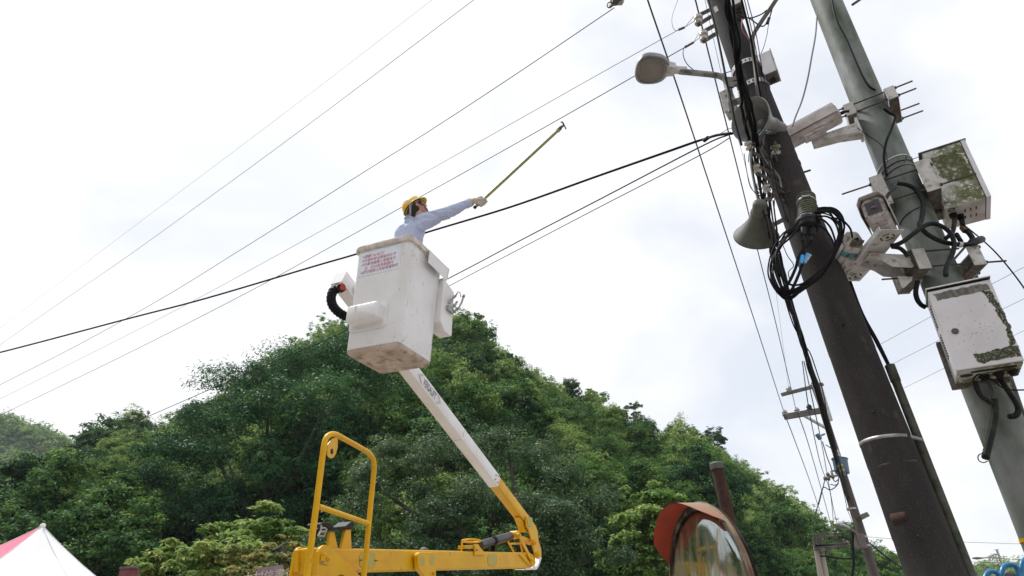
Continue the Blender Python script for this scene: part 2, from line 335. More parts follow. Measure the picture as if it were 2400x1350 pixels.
def leaf_mesh(name, q, tone, m):
    n = len(tone); me = bpy.data.meshes.new(name); me.vertices.add(4*n); me.vertices.foreach_set('co', q.astype(np.float32).ravel())
    me.loops.add(4*n); me.loops.foreach_set('vertex_index', np.arange(4*n, dtype=np.int32)); me.polygons.add(n)
    me.polygons.foreach_set('loop_start', np.arange(0, 4*n, 4, dtype=np.int32)); me.update(calc_edges=True)
    a = me.attributes.new('tone', 'FLOAT', 'FACE'); a.data.foreach_set('value', tone.astype(np.float32)); me.materials.append(m); return me
def dome_lobes(R, H, k, seed, z0=0., spread=.70, lr=(.24, .50)):
    g = np.random.default_rng(seed); o = []
    for i in range(k):
        a = i*2.399+g.random()*.6; e = math.asin(min(1, (i+.5)/k*1.02))
        r = R*spread*math.cos(e)*(.75+.4*g.random()); z = z0 + H*(.25+.55*math.sin(e)) + g.normal()*.06*H
        s = R*(lr[0]+(lr[1]-lr[0])*g.random()); o.append((r*math.cos(a), r*math.sin(a), z, s, s, s*(.62+.3*g.random()), g.normal()*.12))
    return o
def trunk_mesh(h, r, spread, seed, lobes=None):
    g = random.Random(seed); mb = MB(); x = 0; pts = []
    for i in range(5): pts.append(V((g.uniform(-.1, .1)*i*r, g.uniform(-.1, .1)*i*r, h*i/4)))
    mb.tube(pts, [r*(1-.12*i) for i in range(5)], 7)
    for i, l in enumerate((lobes or [])[:9]):
        b = V((0, 0, h*(.55+.4*g.random()))); e = V(l[:3]); mb.tube([b, b.lerp(e, .5)+V((0, 0, -.05*h)), e], [r*.5, r*.32, r*.1], 5)
    me = mb.mesh('trunk'); me.materials.append(M_['trunk']); me.polygons.foreach_set('use_smooth', [True]*len(me.polygons)); return me
G = [(0, (.012, .042, .018)), (.2, (.036, .104, .030)), (.5, (.074, .172, .038)), (.75, (.150, .262, .058)), (1, (.27, .36, .12))]
LM_hill = leaf_mat('leaf_hill', G, objvar=.85)
LM_dark = leaf_mat('leaf_dark', [(0, (.010, .040, .016)), (.4, (.026, .092, .034)), (.7, (.058, .155, .050)), (1, (.13, .25, .085))], rough=.5, spec=.14, transl=.25, objvar=.1)
LM_silver = leaf_mat('leaf_silver', [(0, (.022, .052, .026)), (.4, (.052, .105, .046)), (.7, (.10, .165, .070)), (1, (.24, .32, .17))], rough=.45, spec=.16, transl=.25, objvar=.1)
LM_lime = leaf_mat('leaf_lime', [(0, (.05, .12, .03)), (.4, (.12, .23, .055)), (.7, (.22, .33, .09)), (1, (.38, .42, .15))], transl=.3, objvar=.1)
LM_bud = leaf_mat('leaf_bud', [(0, (.06, .10, .03)), (.4, (.15, .20, .06)), (.75, (.36, .36, .12)), (1, (.48, .30, .14))], transl=.25, objvar=.1)
# prototypes of the hill forest
KINDS = []
def proto(kind, R, H, lob, n, leaf, seed, **kw):
    lobes = dome_lobes(R, H, lob, seed, z0=H*.35); q, t = leaves(lobes, n, leaf, seed, **kw)
    KINDS.append((kind, leaf_mesh('crown', q, t, LM_hill), trunk_mesh(H*.7, .16, R, seed, lobes), R, H))
KL = ['rounded dark green broadleaf tree in the forest covering the hillside', 'tall narrow green tree rising out of the hillside forest', 'flat topped tree with layered leaf sprays in the hillside forest', 'pale loose leaved tree among darker crowns on the hillside']
proto(0, 3.0, 5.6, 24, 13000, .21, 11); proto(0, 2.7, 5.0, 22, 11500, .20, 12); proto(0, 3.3, 5.8, 28, 15500, .215, 13)
proto(1, 2.1, 6.6, 24, 11500, .20, 14); proto(1, 1.9, 6.0, 22, 10500, .195, 15)
proto(2, 3.4, 4.6, 20, 14000, .22, 16, up=1.1, low=-.1, aspect=2.4); proto(2, 3.1, 4.3, 18, 12500, .21, 17, up=1.2, low=-.1, aspect=2.4)
proto(3, 2.6, 5.4, 14, 8500, .26, 18, shell=.35, aspect=2.3); proto(3, 2.8, 5.8, 16, 9500, .24, 19, shell=.3, aspect=2.6, tone_sd=.2)
GRP = ['rounded trees of the hillside forest', 'tall narrow trees of the hillside forest', 'layered trees of the hillside forest', 'pale loose trees of the hillside forest']
cand = []
g = np.random.default_rng(5); pts = []
tries = 0
while tries < 9000:
    tries += 1
    px = g.uniform(-330, 2330); t = g.random()**.8*1.03; p = hill_pt(px, t)
    dmin = 2.9 + 1.0*g.random()
    if any((p-q[0]).length < dmin for q in pts): continue
    pts.append((p, px, t))
def project(p):
    q = V(p)-CAMP; d = q.dot(CF); return 1200+FPX*q.dot(CR)/d, 675-FPX*q.dot(CU)/d, d
for p, px, t in pts:
    x, y, d = project(p+V((0, 0, 4)))
    vis = -60 < x < 2460 and y < 1400
    cand.append((d if vis else d+1e4, p, px, t))
cand.sort(key=lambda c: c[0])
vis_c = [c for c in cand if c[0] < 1e4]
near, rest = vis_c[:292], vis_c[292:]
for dd, p, px, t in near:
    kk = g.choice([0, 1, 2, 3, 4, 5, 6, 7, 8], p=[.15, .14, .16, .08, .07, .11, .09, .1, .1]); kind, cm, tm, R, H = KINDS[kk]
    s = (.66+.40*g.random()) * (1.0 if t > .12 else .8)
    o = bpy.data.objects.new('broadleaf_tree', None); COL.objects.link(o); o.location = p - V((0, 0, .3)); o.rotation_euler = (0, 0, g.random()*6.28); o.scale = (s*(.9+.25*g.random()), s*(.9+.25*g.random()), s*(.85+.4*g.random())); WM[o] = None
    tag(o, KL[kind], 'tree', GRP[kind])
    for nm, me in (('crown', cm), ('trunk', tm)):
        c = bpy.data.objects.new(nm, me); COL.objects.link(c); c.parent = o
# everything farther up the hill and the undergrowth between the crowns: one mass each
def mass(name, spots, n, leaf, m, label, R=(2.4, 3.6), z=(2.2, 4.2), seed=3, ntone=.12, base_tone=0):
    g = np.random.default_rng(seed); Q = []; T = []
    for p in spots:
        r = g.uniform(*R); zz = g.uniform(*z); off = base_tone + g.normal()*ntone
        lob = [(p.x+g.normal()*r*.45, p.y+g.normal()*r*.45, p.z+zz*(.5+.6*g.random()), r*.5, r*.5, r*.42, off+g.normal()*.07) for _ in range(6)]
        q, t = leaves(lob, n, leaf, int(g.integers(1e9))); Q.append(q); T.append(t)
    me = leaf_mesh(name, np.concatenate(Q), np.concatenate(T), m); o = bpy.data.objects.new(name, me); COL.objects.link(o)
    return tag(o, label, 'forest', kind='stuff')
if rest: mass('upper_forest', [c[1] for c in rest], 1500, .29, LM_hill, 'dense green forest covering the upper slope of the hill', R=(2.1, 3.2), z=(2.4, 4.6))
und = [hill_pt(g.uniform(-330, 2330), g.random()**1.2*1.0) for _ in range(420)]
mass('undergrowth', und, 650, .25, LM_hill, 'dark undergrowth filling the gaps between hillside trees', R=(1.8, 3), z=(.4, 1.6), seed=8, base_tone=-.28)  # lowered leaf tone paints in the shade between the crowns
fs = []
for (vv, col0) in ((fv1, 0), (fv2, 1)):
    for i in range(40):
        for j in range(5):
            a, b = vv[i*6+j], vv[(i+1)*6+j]
            a2, b2 = vv[i*6+min(4, j+1)], vv[(i+1)*6+min(4, j+1)]
            for _ in range(8 if col0 == 0 else 3): fs.append(a.lerp(b, g.random()).lerp(a2.lerp(b2, g.random()), g.random())+V((0, 0, -6+2*g.random())))
mass('far_forest', fs, 300, 1.2, LM_hill, 'distant hazy forest on the far hills', R=(7, 11), z=(3, 7), seed=9)
# ---------------------------------------------------------------- the near trees, each of its own kind
def big_tree(name, base, lobes, n, leaf, m, label, seed, trunk_r=.28, **kw):
    base = V(base); o = thing(name, base, label, 'tree')
    q, t = leaves(lobes, n, leaf, seed, **kw); c = bpy.data.objects.new('crown', leaf_mesh('crown', q, t, m)); COL.objects.link(c); c.parent = o
    zmin = min(l[2] for l in lobes); tr = bpy.data.objects.new('trunk', trunk_mesh(max(1.5, zmin+.6), trunk_r, 1, seed, lobes[::max(1, len(lobes)//9)])); COL.objects.link(tr); tr.parent = o
    return o
def px_lobes(base, spec, jit=0, seed=0, k=1):
    """spec: (px, py, Y, radius px, tone) blobs of the crown, as offsets from base"""
    g = np.random.default_rng(seed); o = []
    for px, py, Y, r, tone in spec:
        for _ in range(k):
            a = A(px+g.normal()*jit*r, py+g.normal()*jit*r*.7, Y+g.normal()*jit*1.2); R = m_of(r, a)*(.8+.4*g.random()) * (1 if k == 1 else .62)
            o.append((*(a-V(base)), R, R, R*.72, tone+g.normal()*.05))
    return o
def soil_under(px, Y):
    r = ray(px, 1300); best = None
    for i in range(60):
        p = hill_pt(px, i/59)
        if p.y >= Y: return p
    return V((r.x/r.y*Y, Y, 0))
# tall dark tree left of the bucket
b = soil_under(640, 40); b.z *= .8
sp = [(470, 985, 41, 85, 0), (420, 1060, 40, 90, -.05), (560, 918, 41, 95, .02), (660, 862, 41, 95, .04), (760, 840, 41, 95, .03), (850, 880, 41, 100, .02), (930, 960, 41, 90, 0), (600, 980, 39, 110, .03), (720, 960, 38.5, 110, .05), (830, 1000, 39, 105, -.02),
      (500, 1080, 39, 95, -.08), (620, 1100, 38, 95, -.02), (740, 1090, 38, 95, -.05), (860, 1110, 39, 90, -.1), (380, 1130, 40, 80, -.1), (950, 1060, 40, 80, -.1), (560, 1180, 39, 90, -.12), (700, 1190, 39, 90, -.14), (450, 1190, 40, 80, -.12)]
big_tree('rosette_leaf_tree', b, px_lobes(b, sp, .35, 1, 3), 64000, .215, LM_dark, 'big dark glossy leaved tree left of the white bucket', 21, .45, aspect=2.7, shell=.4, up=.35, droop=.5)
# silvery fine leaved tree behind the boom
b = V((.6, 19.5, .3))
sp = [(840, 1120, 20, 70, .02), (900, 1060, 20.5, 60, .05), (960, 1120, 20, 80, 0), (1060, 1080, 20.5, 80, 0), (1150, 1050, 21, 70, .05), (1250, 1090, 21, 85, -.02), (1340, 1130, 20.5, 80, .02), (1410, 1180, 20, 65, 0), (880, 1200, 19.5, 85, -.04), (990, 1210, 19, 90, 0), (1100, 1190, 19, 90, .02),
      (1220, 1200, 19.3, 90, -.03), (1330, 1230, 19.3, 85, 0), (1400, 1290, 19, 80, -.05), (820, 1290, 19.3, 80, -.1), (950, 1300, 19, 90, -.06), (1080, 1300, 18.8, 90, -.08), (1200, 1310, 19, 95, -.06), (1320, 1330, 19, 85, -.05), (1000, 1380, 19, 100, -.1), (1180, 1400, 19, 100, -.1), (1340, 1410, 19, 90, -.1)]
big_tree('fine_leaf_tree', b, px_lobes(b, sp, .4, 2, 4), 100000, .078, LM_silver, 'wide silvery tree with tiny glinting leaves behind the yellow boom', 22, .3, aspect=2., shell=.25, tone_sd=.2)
# layered yellow green shrubs, bottom left
def layered(name, spec, n, leaf, m, label, seed, base, **kw):
    base = V(base); g = np.random.default_rng(seed); lob = []
    for px, py, Y, r, tone in spec:
        a = A(px, py, Y); R = m_of(r, a)
        for _ in range(13):
            s = R*(.16+.22*g.random()); lob.append((*(a+V((g.normal()*R*.55, g.normal()*R*.6, g.normal()*R*.45))-base), s*(.8+.6*g.random()), s*(.8+.6*g.random()), s*.42, tone+g.normal()*.08))
    return big_tree(name, base, lob, n, leaf, m, label, seed, .09, **kw)
layered('layered_shrub', [(360, 1330, 14, 60, .05), (430, 1300, 14.5, 60, .1), (500, 1320, 13.6, 60, .12), (520, 1270, 15, 55, .05), (600, 1250, 15, 60, 0), (580, 1310, 14, 60, .1), (660, 1240, 15, 50, 0), (450, 1370, 13.5, 60, .1), (560, 1380, 13.5, 60, .05), (350, 1390, 14, 60, .05)], 30000, .125, LM_lime, 'lime green shrub in flat layered sprays at the bottom left', 31, A(480, 1500, 14.5), up=1.2, low=-.6, aspect=2.4, tuft=.5)
layered('budding_shrub', [(600, 1300, 12, 50, .1), (560, 1345, 11.5, 45, .12), (650, 1290, 12.2, 45, .15), (680, 1330, 11.8, 50, .1), (620, 1350, 11.5, 50, 0), (690, 1290, 12.5, 30, .1), (640, 1400, 11.5, 60, 0)], 22000, .062, LM_bud, 'yellowish shrub with reddish young leaves beside the purple grey sign', 32, A(630, 1480, 12), up=.8, low=-.7, aspect=2)
layered('pale_layered_tree', [(1500, 1180, 27, 55, 0), (1540, 1230, 26, 60, .05), (1480, 1240, 26, 55, .05), (1560, 1180, 27, 45, 0), (1500, 1300, 25.5, 60, .0), (1560, 1290, 25.5, 60, .05), (1450, 1300, 25.5, 50, -.05), (1520, 1360, 25, 70, -.05)], 26000, .19, LM_lime, 'pale layered tree just left of the traffic mirror', 33, A(1510, 1460, 27), up=1.1, low=-.5, aspect=2.3, tuft=.5)
b = V((A(180, 1300, 34).x, 34, .5))
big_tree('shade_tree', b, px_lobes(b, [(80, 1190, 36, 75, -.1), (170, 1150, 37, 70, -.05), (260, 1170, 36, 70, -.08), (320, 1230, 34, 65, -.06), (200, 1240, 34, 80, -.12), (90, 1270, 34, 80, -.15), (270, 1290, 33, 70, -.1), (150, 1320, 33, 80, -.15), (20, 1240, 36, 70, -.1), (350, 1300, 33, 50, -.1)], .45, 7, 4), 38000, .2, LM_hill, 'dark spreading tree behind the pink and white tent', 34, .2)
# trees that stand out on the ridge
def ridge_tree(px, py, Y, w, h, n, leaf, label, seed, m=LM_hill, **kw):
    top = A(px, py, Y); hh = m_of(h, top)*1.0; R = m_of(w, top)/2; base = top - V((0, 0, hh*.85+4.2))
    lob = dome_lobes(R, hh*1.0, 12, seed, z0=3.0); big_tree('ridge_tree', base, [(*l[:6], l[6]-.12) for l in lob], n, leaf, m, label, seed, .18, **kw)
ridge_tree(272, 972, 80, 125, 75, 2600, .36, 'thin airy tree on the left ridge with sky showing through', 41, shell=.1)
ridge_tree(1655, 1003, 131, 90, 60, 2600, .6, 'dark bushy tree standing clear of the right ridge', 42)
ridge_tree(1390, 905, 121, 70, 40, 900, .55, 'sparse layered tree on the right ridge with see through crown', 43, shell=.15, up=1.2)
ridge_tree(1480, 940, 124, 60, 45, 800, .55, 'lacy tree on the ridge between two fuller crowns', 44, shell=.15, up=1.2)
ridge_tree(1100, 742, 113, 90, 40, 2400, .55, 'rounded dark tree at the hilltop just right of the bucket', 45)
# ================================================================ aerial lift truck
vA = V((.407, .914, 0)).normalized(); nA = V((.914, -.407, 0)).normalized(); UP = V((0, 0, 1))
truck = thing('bucket_truck', (-1.0, 8.2, 0), 'yellow bucket truck with white bucket raised on its folded boom', 'lift truck')
TP = V((-1.859, 5.425, 4.997)); TE = V((-.259, 9.015, 3.697)); ax = (TE-TP).normalized(); nB = ax.cross(UP).normalized(); uB = nB.cross(ax)
def pp(px, py, o=.077): return PL(px, py, TP+nA*o, nA)
def c1(x, y): return (1080+x/6.75, 1150+y/6.75)
def c2(x, y): return (670+x/7.94, 1180+y/7.94)
def c7(x, y): return (640+x/3.4286, 980+y/3.4286)
def plate(pts, o, th): return [pp(*p, o) for p in pts], -nA*th
def rsq(hx, hy, r, z, k=5):
    o = []
    for q, (sx, sy) in enumerate(((1, 1), (-1, 1), (-1, -1), (1, -1))):
        for i in range(k+1):
            a = math.radians(90*q + 90*i/k); o.append(V((sx*(hx-r)+r*math.cos(a), sy*(hy-r)+r*math.sin(a), z)))
    return o
# ---- bucket
_k = 5.8/5.5; BC = CAMP + (V((-1.1329, 5.0534, 3.8697))-CAMP)*_k
BR = Matrix.Rotation(math.radians(66.0), 3, 'Z') @ Matrix.Rotation(math.radians(1.78), 3, 'X') @ Matrix.Rotation(math.radians(-2.09), 3, 'Y')
BM = Matrix.Translation(BC) @ BR.to_4x4(); bw, bl, bh, tp = .5633*_k/2, .5735*_k/2, 1.0389*_k+.075, .0784
def bs(z): return 1+tp*z/bh
def Bl(a, b, z, off=0):  # point on the bucket wall grid, local -> world; a,b in -1..1
    s = bs(z); return BM @ V((a*(bw*s+off), b*(bl*s+off), z))
def wloc(pts): return [BM @ p for p in pts]
mb = MB(); R_ = []
for z, ins, r in ((-.012, .035, .04), (-.006, .016, .045), (.012, .005, .05), (.035, 0, .05), (.3, 0, .06), (.6, 0, .055), (bh-.05, 0, .055)):
    R_.append(wloc(rsq(bw*bs(z)-ins, bl*bs(z)-ins, r, z)))
mb.loft(R_)
bucket = obj('bucket', mb, M_['bucket'], truck, smooth=40)
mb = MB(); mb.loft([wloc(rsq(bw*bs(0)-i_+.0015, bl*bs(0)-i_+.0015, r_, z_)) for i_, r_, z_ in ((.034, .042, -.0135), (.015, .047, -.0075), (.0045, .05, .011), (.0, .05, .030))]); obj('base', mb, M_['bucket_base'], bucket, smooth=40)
rs_ = random.Random(3); mb = MB()
for i in range(130):
    z_ = rs_.choice([rs_.uniform(.04, bh*.9), rs_.uniform(.03, .12), rs_.uniform(bh*.82, bh*.93)]); s_ = rs_.uniform(.001, .0042); e_ = rs_.gauss(0, .10)
    if rs_.random() < .5: c_ = Bl(-1, max(-.9, min(.9, -.86+abs(e_)*1.3)) if rs_.random() < .7 else rs_.uniform(-.85, .85), z_, .0006)
    else: c_ = Bl(max(-.9, min(.9, -.86+abs(e_)*1.3)) if rs_.random() < .7 else rs_.uniform(-.85, .85), -1, z_, .0006)
    mb.box(c_, (s_*.9, s_*.9, s_*rs_.uniform(.8, 3.5)), BR)
obj('scuff_mark', mb, mat('scuff', (.40, .34, .29), .8, c2=(.20, .16, .13), scale=40), bucket, smooth=0, kind='stuff')
mb = MB(); R_ = []; s = bs(bh)
for z, o, r in ((bh-.062, .0, .055), (bh-.058, .022, .07), (bh-.03, .032, .08), (bh-.006, .026, .075), (bh, .006, .06), (bh-.006, -.014, .05), (bh-.05, -.02, .045), (bh*.6, -.03, .045), (.05, -.06, .05)):
    R_.append(wloc(rsq(bw*s+o if z > bh*.7 else bw*bs(z)+o, bl*s+o if z > bh*.7 else bl*bs(z)+o, r, z)))
mb.loft(R_, cap=False); obj('rim', mb, M_['bucket_rim'], bucket, smooth=50)
# step pocket moulded on the left face
def face_frame(b, z): # text/step frame on the left (-x) face
    o = Bl(-1, b, z); x = (Bl(-1, -1, z)-Bl(-1, 1, z)); y = Bl(-1, b, z+.1)-Bl(-1, b, z-.1); return frame(o, x, y)
F_ = face_frame(.22, .335); mb = MB()
def fl(F, x, y, z): return F @ V((x, y, z))
def rrect(F, w, h, r, z, k=4):
    return [F @ p for p in rsq(w/2, h/2, r, z, k)]
mb.loft([rrect(F_, .43, .27, .04, -.01), rrect(F_, .43, .27, .04, .010), rrect(F_, .41, .25, .035, .016)])
mb.loft([[F_ @ (p+V((0, .01, 0))) for p in rsq(.185, .09, .03, z, 4)] for z in (0, .02)] + [[F_ @ (p+V((0, .012, 0))) for p in rsq(.18, .085, .03, .11, 4)], [F_ @ (p+V((0, .012, 0))) for p in rsq(.165, .07, .03, .125, 4)]])
obj('step', mb, M_['bucket'], bucket, smooth=45)
F_ = face_frame(.06, bh*.815); mb = MB(); sw, sh = .50, .285
mb.loft([rrect(F_, sw, sh, .004, .0015, 1), rrect(F_, sw, sh, .004, .003, 1)]); obj('sticker', mb, M_['sticker'], bucket, smooth=0)
LINES = ['※限載136.4公斤', '※作業時車身需維持水平', '※作業時儘量以車尾後方', '　左、右45度角範圍內', '※昇空桶禁止附掛導電物件']
for i, l in enumerate(LINES):
    text_mesh(l, .043, M_['red_ink'], 'lettering', bucket, F_ @ Matrix.Translation((-sw/2+.03, sh/2-.062-.046*i, .0042)), align='LEFT', shear=.18, extr=.0003, sx=.90)
# flap hung over the rim on the right face, second panel and valve block beyond it
def rf(a, z, off=0): s = bs(z); return BM @ V((a*bw, -(bl*s+off), z))
mb = MB(); q = [rf(-.15, bh-.04, .06), rf(1.18, bh-.045, .06), rf(1.15, bh-.20, .06), rf(-.18, bh-.185, .06)]; nrm = (q[1]-q[0]).cross(q[3]-q[0]).normalized()
mb.prism(q, nrm*.006); mb.prism([rf(-.15, bh-.04, .06), rf(1.18, bh-.045, .06), rf(1.18, bh-.04, .03), rf(-.15, bh-.035, .03)], V((0, 0, .004)))
obj('rim_flap', mb, M_['white'], bucket, smooth=0, bevel=.002)
mb = MB(); q = [rf(.95, bh-.19, .05), rf(1.75, bh-.25, .05), rf(1.78, bh-.74, .06), rf(1.76, bh-.77, .06), rf(1.25, bh-.77, .06), rf(1.1, bh-.72, .06), rf(.95, bh-.70, .06)]; mb.prism(q, (BR @ V((0, 1, 0)))*.14); obj('side_panel', mb, M_['white'], bucket, smooth=0, bevel=.004)
mb = MB()
pb = rf(1.36, bh-.44, .07)
for i, (dx, dz, dy) in enumerate(((0, 0, 0), (.05, -.04, -.01), (.09, -.07, -.02), (.03, .05, -.01))):
    p = pb + BR @ V((dx, -.0+dy, dz)); mb.cyl(p, p + BR @ V((.05, -.03, .10)), .012, 10); mb.cyl(p + BR @ V((.02, -.012, .04)), p + BR @ V((.026, -.015, .052)), .017, 10)
p = pb + BR @ V((.11, -.05, -.02)); mb.tube([p, p + BR @ V((.03, -.02, .08)), p + BR @ V((.05, -.03, .17))], .012, 10); mb.cyl(p + BR @ V((.045, -.03, .155)), p + BR @ V((.053, -.03, .18)), .018, 10)
mb.box(pb + BR @ V((.03, .01, -.06)), (.12, .05, .05), BR)
obj('valve_block', mb, M_['steel'], bucket, smooth=40)
mb = MB(); p = pb + BR @ V((.05, -.05, .09)); mb.tube(spline([p, p+V((.01, 0, .06)), p+V((.04, 0, .05)), p+V((.05, 0, 0))]), .005, 6); obj('hose_loop', mb, M_['red_ink'], bucket)
# ---- upper boom
bwid, bhgt = .154, .178; Lw = 4.14
def bsec(l, w, h, r=.016): o = TP + ax*l; return [o + nB*p.x + uB*p.y for p in rsq(w/2, h/2, r, 0, 2)]
mb = MB(); mb.loft([bsec(.0, bwid, bhgt), bsec(Lw, bwid, bhgt)], cap=False); mb.loft([bsec(0.0, bwid-.018, bhgt-.018), bsec(.05, bwid-.018, bhgt-.018)]); mb.loft([bsec(0, bwid, bhgt), bsec(0, bwid-.018, bhgt-.018)], cap=False); mb.loft([bsec(Lw, bwid, bhgt), bsec(Lw, bwid-.03, bhgt-.03)], cap=False)
boom = obj('upper_boom', mb, M_['white'], truck, smooth=40)
mb = MB(); mb.cyl(bsec(.03, 0.001, 0.001, .0001)[0]-ax*.0, TP+ax*.045, .013, 10); obj('end_hole', mb, M_['black'], boom)
for l, s1 in ((Lw-.05, .05), (Lw-.05, -.05), (Lw-.13, .02), (Lw-.13, -.05)):
    mb = MB(); p = TP+ax*l+nB*bwid/2+uB*s1; mb.cyl(p-nB*.003, p+nB*.012, .011, 8); mb.cyl(p+nB*.012, p+nB*.024, .006, 8); obj('bolt', mb, M_['steel'], boom)
# maker's name along the boom
p0, p1 = PL(993.5, 890, TP+nB*(bwid/2), nB), PL(1021.5, 930, TP+nB*(bwid/2), nB)
def fit_text(txt, w, h, mt, name, parent, M, extr=.0004, bold=0):
    o = text_mesh(txt, 1, mt, name, parent, WM[parent], extr=0.0, bold=bold); me = o.data
    co = np.empty(len(me.vertices)*3, np.float32); me.vertices.foreach_get('co', co); co = co.reshape(-1, 3); lo, hi = co.min(0), co.max(0)
    me.transform(Matrix.Translation((-(lo[0]+hi[0])/2, -(lo[1]+hi[1])/2, 0))); me.transform(Matrix.Diagonal((w/(hi[0]-lo[0]), h/(hi[1]-lo[1]), 1, 1))); me.transform(WM[parent].inverted() @ M); return o
tl = (p1-p0).length
mid = (p0+p1)/2; mid += uB*((TP-mid).dot(uB))
FT = frame(mid+nB*.002, ax, uB); fit_text('VERSALIFT', tl*1.0, .105, M_['black_ink'], 'lettering', boom, FT, bold=.02)
mb = MB()
for sg in (-1, 1):
    for k_ in (0, .028):
        tipx = sg*(tl/2+.13-k_)
        for sv in (-1, 1):
            a = FT @ V((tipx, -.0, 0)); b = FT @ V((tipx-sg*.085, sv*.066, 0)); mb.bar(a, b, .0045, .001, nB)
obj('chevron_mark', mb, M_['black_ink'], boom, smooth=0)
mb = MB()
for s in (-1, 1):
    for k in range(5): mb.bar(TP+ax*2.93+nB*(bwid/2+.001)+uB*(-.05+.024*k), TP+ax*2.93+nB*(bwid/2+.001)+uB*(-.036+.024*k), .002, .010, nB); mb.bar(TP+ax*2.93-uB*(bhgt/2+.001)+nB*(-.05+.024*k), TP+ax*2.93-uB*(bhgt/2+.001)+nB*(-.036+.024*k), .010, .002, uB)
obj('red_mark', mb, mat('faded_red', (.55, .22, .18), .6), boom, smooth=0)
# bucket shaft, hose at the boom tip
mb = MB(); p = TP+ax*.22+nB*.02; bwc = BM @ V((0, bl*.2, bh*.62)); e_ = p+nB*.42; mb.cyl(p, e_, .04, 20); mb.cyl(p+nB*.06, p+nB*.085, .055, 20); obj('shaft', mb, M_['white'], truck, smooth=40)
tipb = PL(795, 672, TP-uB*bhgt/2, uB)
mb = MB(); q = spline([PL(803, 676, TP, vA)+V((0, -.02, 0)), A(793, 676, 5.42), A(781, 682, 5.38), A(776, 700, 5.36), A(781, 718, 5.36), A(794, 732, 5.38), A(812, 742, 5.42), A(835, 748, 5.5)], 8); hz_ = []
mb.tube(q, [.047+.004*((i*7) % 3-1) for i in range(len(q))], 12); obj('hose', mb, M_['cable'], truck, smooth=50)
mb = MB(); a = A(806, 670, 5.40); b = A(792, 679, 5.40); mb.cyl(a, b, .050, 14, .048); obj('hose_collar', mb, mat('orange_red', (.42, .06, .03), .45), truck, smooth=40)
# ---- yellow steel part of the upper boom and the elbow
ey = PL(1236, 1216, TP+nB*.0, nB); Le = (ey-TP).dot(ax)
mb = MB(); mb.loft([bsec(Lw-.02, .142, .164), bsec(Le, .142, .164)]); obj('boom_heel', mb, M_['yellow'], truck, smooth=40)
mb = MB(); mb.prism(*plate([c1(930, 420), c1(1020, 525), c1(1085, 635), c1(1098, 658), c1(1000, 655), c1(985, 560)], .06, .10)); obj('gusset', mb, M_['yellow'], truck, smooth=0, bevel=.006)
elb = [c1(1040, 560), c1(1035, 470), c1(1045, 415), c1(1070, 395), c1(1092, 420), c1(1190, 560), c1(1216, 640), c1(1232, 790), c1(1275, 930), c1(1276, 1030), c1(1250, 1065), c1(1215, 1080), c1(1190, 1050), c1(1160, 960), c1(1110, 740), c1(1075, 620)]
for o_ in (.105, -.075):
    mb = MB(); mb.prism(*plate(elb, o_, .022)); obj('elbow_plate', mb, M_['yellow'], truck, smooth=0, bevel=.004)
def oval(cx, cy, rx, ry, cc, o, th, name, mt, parent, k=18):
    mb = MB(); mb.prism(*plate([cc(cx+rx*math.copysign(abs(math.cos(a))**.6, math.cos(a)), cy+ry*math.copysign(abs(math.sin(a))**.6, math.sin(a))) for a in [2*math.pi*i/k for i in range(k)]], o, th)); return obj(name, mb, mt, parent, smooth=0)
oval(1098, 500, 38, 82, c1, .112, .006, 'access_cover', M_['olive'], truck)
def pin(x, y, r, o, cc=c1, name='pivot_pin', m=None):
    p = pp(*cc(x, y), o); R = m_of(r/ (6.75 if cc is c1 else 7.94 if cc is c2 else 3.43), p); mb = MB(); mb.lathe(p, nA, [(-.03, R), (.0, R), (.008, R*.85), (.008, R*.62), (.022, R*.58), (.026, R*.4)], 18); return obj(name, mb, m or M_['yellow'], truck, smooth=35)
for q in ((1172, 815, 42), (1228, 1010, 44), (1142, 1110, 46), (925, 705, 42)): pin(*q, .135 if q[0] != 925 else .10)
def link(a, b, wpx, o, th, name='link_arm', m=None):
    p, q = pp(*c1(*a), o), pp(*c1(*b), o); w = m_of(wpx/6.75, (p+q)/2); mb = MB(); mb.bar(p-nA*th/2, q-nA*th/2, th, w, (q-p).cross(nA)); return obj(name, mb, m or M_['yellow'], truck, smooth=0, bevel=.004)
link((930, 690), (1145, 1150), 62, .11, .02); link((930, 690), (1145, 1150), 55, -.06, .02)
link((955, 735), (1115, 790), 48, .06, .05); link((960, 790), (1110, 840), 44, -.03, .03)
link((755, 800), (848, 972), 30, .05, .02, 'cylinder_stay'); link((785, 838), (970, 836), 30, .05, .02, 'cylinder_stay'); link((955, 850), (985, 972), 34, .05, .02, 'cylinder_stay')
mb = MB(); a, b = pp(*c1(300, 862), .0), pp(*c1(790, 715), .0); d_ = (b-a).normalized(); R = m_of(72/6.75, a)*.92
mb.lathe(a, d_, [(0, R*.8), (.01, R), ((b-a).length*.42, R), ((b-a).length*.43, R*1.06), ((b-a).length-.02, R*1.06), ((b-a).length, R*.95)], 22); cyl_ = obj('lift_cylinder', mb, mat('cylinder_black', (.022, .022, .026), .35, c2=(.04, .04, .045), scale=12), truck, smooth=40)
mb = MB(); mb.cyl(b, b+d_*.28, R*.5, 14); mb.lathe(b+d_*.12-nA*.05, nA, [(0, .06), (.12, .06)], 16); obj('cylinder_rod', mb, M_['yellow'], truck, smooth=40)
mb = MB(); m_ = a.lerp(b, .40); x_, y_, _ = basis(d_); mb.lathe(m_-d_*.03, d_, [(0, R*1.1), (0, R*1.16), (.07, R*1.16), (.07, R*1.1)], 22, (False, False)); mb.bar(m_-V((0, 0, R)), pp(*c1(508, 960), .02), .012, .06, nA); obj('strap', mb, M_['cable'], truck, smooth=0)
